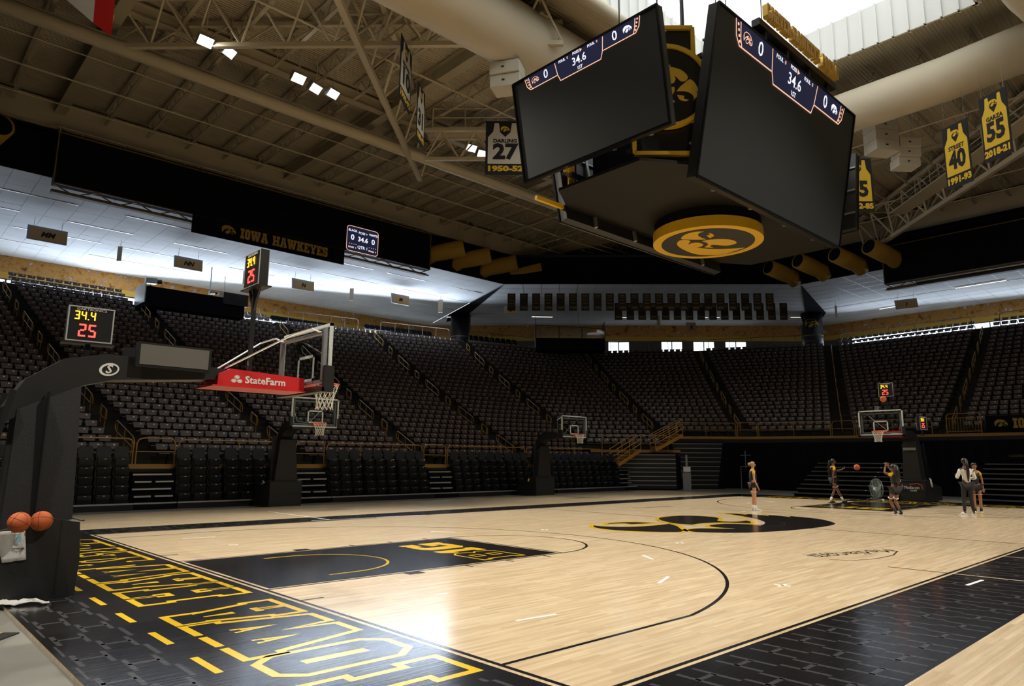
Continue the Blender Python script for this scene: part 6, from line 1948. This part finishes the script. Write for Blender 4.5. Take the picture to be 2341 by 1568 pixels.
# corner: glass fronted platform
cA, cB = Vector((40.6, 42.6)), Vector((45.4, 38.2))
t, L_ = platform('black camera platform with glass rail and pale end panel on the far left rim', cA, cB, 12.0, 13.15, 2.2)
MB().box(-.05, .0, 0, 2.2, .2, 3.1).build('end_panel', M['pale_glass'], t); MB().box(-.08, -.05, -.06, 0, .1, 3.2).build('panel_post', M['black_metal'], t)
for i in range(4): MB().box(L_ * i / 3 - .04, L_ * i / 3 + .04, -.04, .04, 1.1, 2.35 - .1 * i).build('rail_post', M['black_metal'], t)
MB().bar((0, 0, 2.35), (L_, 0, 2.05), .07).build('top_rail', M['black_metal'], t)
MB().box(.05, L_ - .05, -.01, .01, 1.15, 2.0).build('glass_rail', M['window_glass'], t)
MB().tube([(L_ * .62, .6, 1.15), (L_ * .62, .6, 3.8)], .04, 6).build('mast', M['steel'], t)
MB().box(L_ - .03, L_, 0, 2.2, 1.1, 2.8).build('end_panel', M['black_gloss'], t)

def fchair(loc, rz, lab, grp):
    t = thing('folding_chair', lab, 'chair', loc, rz, grp)
    for q, nm in zip(FCH, ('backrest', 'seat', 'leg', 'leg')): inst(nm, q, t)
fb_ = MB().prism([(-.24, .55), (-.26, .78), (-.18, .92), (.18, .92), (.26, .78), (.24, .55)], (0, .16, 0), X, (0, .1, 1), .05)
fs2 = MB().box(-.22, .22, -.22, .2, .44, .49)
fl1 = MB(); fl2 = MB()
for mb, x in ((fl1, -.2), (fl2, .2)): mb.tube([(x, -.2, 0), (x, .16, .6)], .014, 5); mb.tube([(x, .2, 0), (x, -.16, .44)], .014, 5)
FCH = [fb_.mesh('backrest', M['black_matte']), fs2.mesh('seat', M['black_matte']), fl1.mesh('leg', M['steel']), fl2.mesh('leg', M['steel'])]
rim_rows = [(628, 760, 13, 2, 'left'), (842, 985, 13, 3, 'middle')]
cnt = 0
for (u0, u1, n, sec, nm) in rim_rows:
    for i in range(n):
        u = u0 + (u1 - u0) * i / (n - 1)
        d = ray(u, 720); a = AIS[sec](NR[sec] + .7); b = AIS[sec + 1](NR[sec] + .7)
        # intersect horizontally
        e = b - a; den = d.x * e.y - d.y * e.x
        tt_ = ((a.x - CAM.x) * e.y - (a.y - CAM.y) * e.x) / den
        x, y = CAM.x + d.x * tt_, CAM.y + d.y * tt_
        fchair((x, y, 12.45), math.atan2(e.y, e.x), 'black folding chair, %s from the left in the %s row on the rim walkway' % (wrd(i), nm), 'folding chairs on the rim walkway')
for i in range(9):
    u = 1078 + 12.5 * i
    d = ray(u, 760); a = AIS[5](29.8); b = AIS[6](29.8); e = b - a; den = d.x * e.y - d.y * e.x
    tt_ = ((a.x - CAM.x) * e.y - (a.y - CAM.y) * e.x) / den
    fchair((CAM.x + d.x * tt_, CAM.y + d.y * tt_, 12.45), math.atan2(e.y, e.x), 'black folding chair, %s from the left on the rim walkway right of the left column' % wrd(i), 'folding chairs on the rim walkway')
# rails along the rim
for s in range(1, 10):
    a, b = AIS[s](NR[s] - .3), AIS[s + 1](NR[s] - .3); d = (b - a).normalized(); p0, p1 = a + d * 1.0, b - d * 1.0
    L_ = (p1 - p0).length
    t = thing('rim_rail', 'dark rail along the top rim behind the %s seat block from the left' % wrd(s), 'railing', (p0.x, p0.y, 12.45), math.atan2(d.y, d.x), 'rails along the top rim')
    MB().tube([(0, 0, 0), (0, 0, .95), (.15, 0, 1.08), (L_ - .15, 0, 1.08), (L_, 0, .95), (L_, 0, 0)], .03, 6).build('top_rail', M['bronze'], t)
    for i in range(1, 5): MB().tube([(L_ * i / 5, 0, 0), (L_ * i / 5, 0, 1.08)], .022, 5).build('post', M['bronze'], t)
# ------------------------------------------------------------------ people
def skin_mesh(name, V_, E_, mt, sub=1, root=None):
    """V_: name -> (x, y, z, rx[, ry]); E_: pairs; grown with a Skin modifier"""
    keys = list(V_)
    idx = {k: i for i, k in enumerate(keys)}
    me = bpy.data.meshes.new(name)
    me.from_pydata([V_[k][:3] for k in keys], [(idx[a], idx[b]) for a, b in E_], [])
    o = bpy.data.objects.new(name, me); COL.objects.link(o)
    md = o.modifiers.new('s', 'SKIN'); md.use_smooth_shade = True
    if not me.skin_vertices: me.attributes
    lay = me.skin_vertices[0].data
    for k in keys:
        v = V_[k]; lay[idx[k]].radius = (v[3], v[4] if len(v) > 4 else v[3])
        lay[idx[k]].use_root = (k == (root or keys[0]))
    sb2 = o.modifiers.new('u', 'SUBSURF'); sb2.levels = sub; sb2.render_levels = sub
    dg_ = bpy.context.evaluated_depsgraph_get()
    nm = bpy.data.meshes.new_from_object(o.evaluated_get(dg_))
    bpy.data.objects.remove(o); bpy.data.meshes.remove(me)
    nm.name = name; nm.materials.clear(); nm.materials.append(mt)
    nm.polygons.foreach_set('use_smooth', [True] * len(nm.polygons)); nm.update()
    return nm
def person(lab, loc, rz, J, skin, hair, parts, Hs=1.0, hairstyle='pony'):
    """J: joints in metres for a 1.75 m figure facing local +x; left is +y"""
    t = thing('person', lab, 'person', loc, rz)
    t.scale = (Hs, Hs, Hs)
    V = {}
    def add(k, r_, ry=None):
        V[k] = tuple(J[k]) + ((r_,) if ry is None else (r_, ry))
    add('pelvis', .115, .15)
    add('waist', .088, .12); add('chest', .105, .15); add('neckb', .060, .085); add('neck', .047); add('headb', .058); add('skull', .088, .082); add('crown', .066, .064)
    E = [('pelvis', 'waist'), ('waist', 'chest'), ('chest', 'neckb'), ('neckb', 'neck'), ('neck', 'headb'), ('headb', 'skull'), ('skull', 'crown')]
    for s_ in 'lr':
        add('sh' + s_, .052); add('el' + s_, .036); add('wr' + s_, .024); add('hip' + s_, .088); add('kn' + s_, .052); add('an' + s_, .033); add('he' + s_, .036); add('to' + s_, .030)
        # mid-limb fullness
        for (a, b, k, r_, f) in (('sh', 'el', 'ua', .043, .5), ('el', 'wr', 'fa', .036, .35), ('hip', 'kn', 'th', .075, .45), ('kn', 'an', 'ca', .055, .35)):
            A, B = Vector(J[a + s_]), Vector(J[b + s_]); V[k + s_] = tuple(A.lerp(B, f)) + (r_,)
        W_, E2 = Vector(J['wr' + s_]), Vector(J['el' + s_])
        d = (W_ - E2).normalized()
        hd = Vector(J.get('hd' + s_, tuple(W_ + d * .085)))
        V['pa' + s_] = tuple(W_.lerp(hd, .6)) + (.020, .034)
        E += [('neckb', 'sh' + s_), ('sh' + s_, 'ua' + s_), ('ua' + s_, 'el' + s_), ('el' + s_, 'fa' + s_), ('fa' + s_, 'wr' + s_), ('wr' + s_, 'pa' + s_),
              ('pelvis', 'hip' + s_), ('hip' + s_, 'th' + s_), ('th' + s_, 'kn' + s_), ('kn' + s_, 'ca' + s_), ('ca' + s_, 'an' + s_), ('an' + s_, 'he' + s_), ('he' + s_, 'to' + s_)]
    inst('body', skin_mesh('body', V, E, skin, 1, 'pelvis'), t)
    # hands: four fingers and a thumb, slightly curled, rooted in the palm
    for s_ in 'lr':
        W_, E2 = Vector(J['wr' + s_]), Vector(J['el' + s_]); d = (W_ - E2).normalized()
        hd = Vector(J.get('hd' + s_, tuple(W_ + d * .085))); d = (hd - W_).normalized()
        sd = d.cross(Vector((1, 0, 0)) if abs(d.x) < .8 else Vector((0, 0, 1))).normalized(); pn = sd.cross(d) * (1 if s_ == 'l' else -1)
        FV, FE = {}, []
        for i, (o_, ln) in enumerate(((-.026, .066), (-.009, .078), (.009, .074), (.026, .058))):
            a = W_ + d * .055 + sd * o_; b = W_ + d * .085 + sd * o_; c = b + d * ln * .5 + pn * .006; e = c + d * ln * .42 + pn * .022
            mb = {('f%d%d' % (i, j)): tuple(p) + (.0095 - .001 * j,) for j, p in enumerate((a, b, c, e))}
            nm = skin_mesh('finger', mb, [('f%d0' % i, 'f%d1' % i), ('f%d1' % i, 'f%d2' % i), ('f%d2' % i, 'f%d3' % i)], skin, 0)
            inst('finger', nm, t)
        a = W_ + d * .02; b = a + sd * -.038 + d * .02; c = b + sd * -.012 + d * .03 + pn * .01
        inst('thumb', skin_mesh('thumb', {'a': tuple(a) + (.012,), 'b': tuple(b) + (.011,), 'c': tuple(c) + (.009,)}, [('a', 'b'), ('b', 'c')], skin, 0), t)
    # face
    hb, sk, cr_ = Vector(J['headb']), Vector(J['skull']), Vector(J['crown'])
    fdir = Vector(J.get('face', (1, 0, 0))).normalized(); upv = (cr_ - hb).normalized(); sd = upv.cross(fdir).normalized(); fdir = sd.cross(upv)
    c = sk
    MB().sphere(c + fdir * .092 - upv * .022, .016, 8, 6, sc=(1, 1, 1.3)).build('nose', skin, t, smooth=True)
    for q in (-1, 1):
        e = MB().sphere(c + fdir * .080 + sd * .032 * q + upv * .010, .011, 8, 6).build('eye', M['eye_white'], t, smooth=True)
        MB().sphere(c + fdir * .088 + sd * .032 * q + upv * .010, .006, 6, 5).build('pupil', M['seam'], e)
        MB().sphere(c + sd * .083 * q - upv * .01, .022, 8, 6, sc=(1, .5, 1.3)).build('ear', skin, t, smooth=True)
        MB().bar(c + fdir * .086 + sd * (.018 * q) + upv * .034, c + fdir * .078 + sd * (.046 * q) + upv * .032, .006).build('eyebrow', hair, t)
    MB().bar(c + fdir * .085 + sd * .02 - upv * .062, c + fdir * .085 - sd * .02 - upv * .062, .010).build('mouth', M['lip'], t)
    # hair cap
    hm_ = MB(); n = 18; k = 10
    vs = []; 
    for i in range(k):
        th = PI * .62 * i / (k - 1)
        for j in range(n):
            ph = 2 * PI * j / n
            v = fdir * math.sin(th) * math.cos(ph) + sd * math.sin(th) * math.sin(ph) + upv * math.cos(th)
            cut = 1.0
            fr = v.dot(fdir)
            dn = v.dot(upv)
            if fr > .25 and dn < .42: v = (v + upv * (.42 - dn) * 1.0).normalized(); 
            vs.append(c + upv * .018 + v * .104 - fdir * .008)
    hm_.add(vs, [(i * n + j, (i + 1) * n + j, (i + 1) * n + (j + 1) % n, i * n + (j + 1) % n) for i in range(k - 1) for j in range(n)])
    hm_.build('hair', hair, t, smooth=True)
    bk = c - fdir * .10 + upv * .03
    if hairstyle == 'bun': MB().sphere(bk - fdir * .03 + upv * .01, .052, 14, 10).build('hair_bun', hair, t, smooth=True)
    elif hairstyle in ('pony', 'braid', 'long'):
        L2 = {'pony': .62, 'braid': .60, 'long': .60}[hairstyle]; r0 = {'pony': .045, 'braid': .04, 'long': .085}[hairstyle]
        ch = Vector(J['chest']); off = -fdir * .03
        pts = [bk + upv * .03, bk - fdir * .05 + upv * .01, bk - fdir * .075 - Vector((0, 0, .14)), bk - fdir * .09 - Vector((0, 0, .30)), bk - fdir * .08 - Vector((0, 0, .46)), bk - fdir * .065 - Vector((0, 0, L2))]
        MB().tube(pts, r0, 10, radii=[r0 * .6, r0 * .9, r0 * 1.05, r0, r0 * .85, r0 * .35]).build('ponytail', hair, t, smooth=True)
    # clothes
    def grow(keys, edges, dr, mt, name, ends=None, scale=1.0):
        VV = {}
        for k2 in keys:
            v = V[k2] if k2 in V else ends[k2]
            VV[k2] = tuple(v[:3]) + tuple(q * scale + dr for q in v[3:])
        return inst(name, skin_mesh(name, VV, edges, mt, 1, keys[0]), t)
    ext = {}
    for s_ in 'lr':
        A, B = Vector(J['sh' + s_]), Vector(J['el' + s_]); ext['sl' + s_] = tuple(A.lerp(B, parts.get('sleeve', .42))) + (.050,)
        ext['cs' + s_] = tuple(Vector(J['neckb']).lerp(A, .72) - Vector((0, 0, .01))) + (.055,)
        A, B = Vector(J['hip' + s_]), Vector(J['kn' + s_]); ext['sk' + s_] = tuple(A.lerp(B, parts.get('short', .52))) + (.088,)
        ext['hm' + s_] = tuple(A.lerp(B, parts.get('short', .52) + .05)) + (.090,)
    if parts['kind'] == 'kit':
        grow(['neckb', 'shl', 'shr', 'sll', 'slr'], [('neckb', 'shl'), ('neckb', 'shr'), ('shl', 'sll'), ('shr', 'slr')], .010, M['kit_gold'], 'tee_sleeves', ext)
        grow(['pelvis', 'waist', 'chest', 'neckb', 'csl', 'csr'], [('pelvis', 'waist'), ('waist', 'chest'), ('chest', 'neckb'), ('neckb', 'csl'), ('neckb', 'csr')], .016, M['kit_black'], 'jersey_top', ext)
        grow(['pelvis', 'hipl', 'hipr', 'skl', 'skr'], [('pelvis', 'hipl'), ('pelvis', 'hipr'), ('hipl', 'skl'), ('hipr', 'skr')], .022, M['kit_black'], 'shorts', ext)
        for s_ in 'lr':
            A, B = Vector(J['hip' + s_]), Vector(J['kn' + s_]); f = parts.get('short', .52)
            d = (B - A).normalized()
            q = A.lerp(B, f) + d * .105
            MB().tube([q - d * .008, q + d * .008], .090, 14).build('hem_stripe', M['kit_white'], t, smooth=True)
    else:
        grow(['pelvis', 'waist', 'chest', 'neckb', 'shl', 'shr', 'ual', 'uar', 'ell', 'elr', 'fal', 'far', 'wrl', 'wrr'],
             [('pelvis', 'waist'), ('waist', 'chest'), ('chest', 'neckb'), ('neckb', 'shl'), ('neckb', 'shr'), ('shl', 'ual'), ('shr', 'uar'), ('ual', 'ell'), ('uar', 'elr'), ('ell', 'fal'), ('elr', 'far'), ('fal', 'wrl'), ('far', 'wrr')], .020, M['kit_white'], 'sweatshirt')
        grow(['pelvis', 'hipl', 'hipr', 'thl', 'thr', 'knl', 'knr', 'cal', 'car', 'anl', 'anr'],
             [('pelvis', 'hipl'), ('pelvis', 'hipr'), ('hipl', 'thl'), ('hipr', 'thr'), ('thl', 'knl'), ('thr', 'knr'), ('knl', 'cal'), ('knr', 'car'), ('cal', 'anl'), ('car', 'anr')], .012, M['kit_black'], 'leggings')
    for s_ in 'lr':
        A, B, T_ = Vector(J['an' + s_]), Vector(J['he' + s_]), Vector(J['to' + s_])
        kn = Vector(J['kn' + s_])
        if parts.get('sock'): MB().tube([A + (kn - A) * .28, A, B], .042, 12, radii=[.046, .040, .042]).build('sock', parts['sock'], t, smooth=True)
        d = (T_ - B).normalized()
        VV = {'a': tuple(B - d * .02) + (.044,), 'b': tuple(B.lerp(T_, .5)) + (.046, .042), 'c': tuple(T_) + (.040, .034), 'd': tuple(T_ + d * .035) + (.028, .022)}
        inst('shoe', skin_mesh('shoe', VV, [('a', 'b'), ('b', 'c'), ('c', 'd')], parts['shoe'], 1), t)
        MB().obox(B.lerp(T_, .55) - Vector((0, 0, .038)), d * .145, d.cross(Vector((0, 0, 1))).normalized() * .043, Vector((0, 0, .010))).build('shoe_sole', parts.get('sole', M['kit_white']), t)
    return t
M['eye_white'] = mat('eye_white', (.8, .8, .8), .3); M['lip'] = mat('lips', (.30, .08, .07), .5)
M['kit_gold'] = mat('gold_tee_cloth', (.82, .50, .02), .8); M['kit_black'] = mat('black_kit_cloth', (.014, .014, .016), .75); M['kit_white'] = mat('white_kit_cloth', (.78, .76, .72), .8)
sk_l = mat('light_skin', (.58, .30, .18), .5); sk_m = mat('brown_skin', (.22, .095, .050), .45); sk_d = mat('deep_brown_skin', (.13, .055, .032), .45)
h_bl = mat('blonde_hair', (.40, .24, .10), .5); h_bk = mat('black_hair', (.010, .008, .007), .45)
sh_w = mat('white_shoe', (.75, .75, .74), .5); sh_k = mat('black_shoe', (.015, .015, .017), .5)
def base_joints():
    J = {'pelvis': (0, 0, .96), 'waist': (.005, 0, 1.10), 'chest': (.0, 0, 1.27), 'neckb': (-.01, 0, 1.42), 'neck': (.005, 0, 1.49), 'headb': (.02, 0, 1.55), 'skull': (.02, 0, 1.63), 'crown': (.01, 0, 1.69)}
    for s_, q in (('l', 1), ('r', -1)):
        J.update({'sh' + s_: (-.01, .155 * q, 1.39), 'el' + s_: (-.02, .20 * q, 1.11), 'wr' + s_: (.04, .20 * q, .88), 'hip' + s_: (0, .085 * q, .90), 'kn' + s_: (.02, .09 * q, .49), 'an' + s_: (-.01, .09 * q, .10), 'he' + s_: (-.03, .09 * q, .052), 'to' + s_: (.12, .10 * q, .045)})
    return J
side = math.atan2(r2.y, r2.x)       # facing the right of the picture
away = math.atan2(fwd.y, fwd.x)
kit = lambda **k: dict(kind='kit', **k)
J = base_joints(); J['wrr'] = (.10, -.19, .87); J['wrl'] = (.06, .17, .87); J['tol'] = (.13, .12, .045); J['her'] = (.02, -.09, .052); J['anr'] = (.03, -.09, .10); J['tor'] = (.17, -.11, .045)
person('blonde woman in black and gold kit standing with arms down beyond the centre hawk', (19.3, 9.25, 0), side, J, sk_l, h_bl, kit(shoe=sh_w, sock=sh_w, short=.30, sole=sh_w), 1.0, 'bun')
J = base_joints()
for k in J:
    x, y, z = J[k]; J[k] = (x, y, z - .03)
J.update({'knl': (.16, .08, .50), 'anl': (.34, .08, .12), 'hel': (.33, .08, .052), 'tol': (.49, .09, .045), 'knr': (-.03, -.08, .49), 'anr': (-.20, -.08, .12), 'her': (-.22, -.08, .052), 'tor': (-.07, -.09, .045),
          'ell': (.22, .20, 1.24), 'wrl': (.46, .20, 1.30), 'hdl': (.55, .20, 1.36), 'elr': (-.10, -.21, 1.08), 'wrr': (-.12, -.24, .84)})
person('woman with a long black braid striding and reaching one arm forward after passing', (26.85, 9.55, 0), side, J, sk_m, h_bk, kit(shoe=sh_k, sock=sh_w, short=.42, sole=sh_k), 1.10, 'braid')
J = base_joints()
for k in J:
    x, y, z = J[k]
    if k[:3] not in ('anl', 'anr', 'hel', 'her', 'tol', 'tor'): J[k] = (x - .05, y, z - .06)
J.update({'knl': (.08, .14, .48), 'knr': (.14, -.10, .47), 'anl': (-.02, .04, .13), 'hel': (-.05, .03, .07), 'tol': (.08, .0, .05), 'anr': (-.02, -.16, .11), 'her': (-.05, -.16, .052), 'tor': (.10, -.18, .045),
          'ell': (.10, .25, 1.40), 'wrl': (.16, .16, 1.60), 'hdl': (.16, .13, 1.69), 'elr': (.16, -.16, 1.36), 'wrr': (.20, .02, 1.58), 'hdr': (.20, .04, 1.68)})
p3 = person('woman with long black hair seen from behind, both hands raised to catch', (21.15, 5.08, 0), away + R(8), J, sk_m, h_bk, kit(shoe=sh_k, sock=sh_k, short=.50, sole=sh_w), 1.0, 'long')
text('jersey_number', '1', (-.20, -.085, 1.20), (0, -1, 0), Z, .30, M['kit_white'], p3, bold=.008)
J = base_joints()
J.update({'ell': (-.02, .27, 1.14), 'wrl': (.16, .20, 1.20), 'elr': (-.01, -.26, 1.12), 'wrr': (.18, -.14, 1.12), 'anl': (-.02, .14, .10), 'hel': (-.04, .14, .052), 'tol': (.09, .19, .045), 'knl': (.02, .12, .49), 'anr': (-.01, -.12, .10), 'her': (-.03, -.12, .052), 'tor': (.10, -.14, .045)})
person('woman in a white sweatshirt and black leggings seen from behind, long black ponytail', (23.1, 3.42, 0), away - R(10), J, sk_d, h_bk, dict(kind='casual', shoe=sh_w, sole=sh_w), 1.09, 'pony')
J = base_joints(); J['face'] = (1, .2, -.1)
person('woman in black and gold kit standing mostly behind the woman in white', (24.15, 3.42, 0), away + PI - R(25), J, sk_l if False else mat('tan_skin', (.42, .19, .10), .5), h_bk, kit(shoe=sh_w, sock=sh_k, short=.34, sole=M['kit_gold']), 1.0, 'bun')
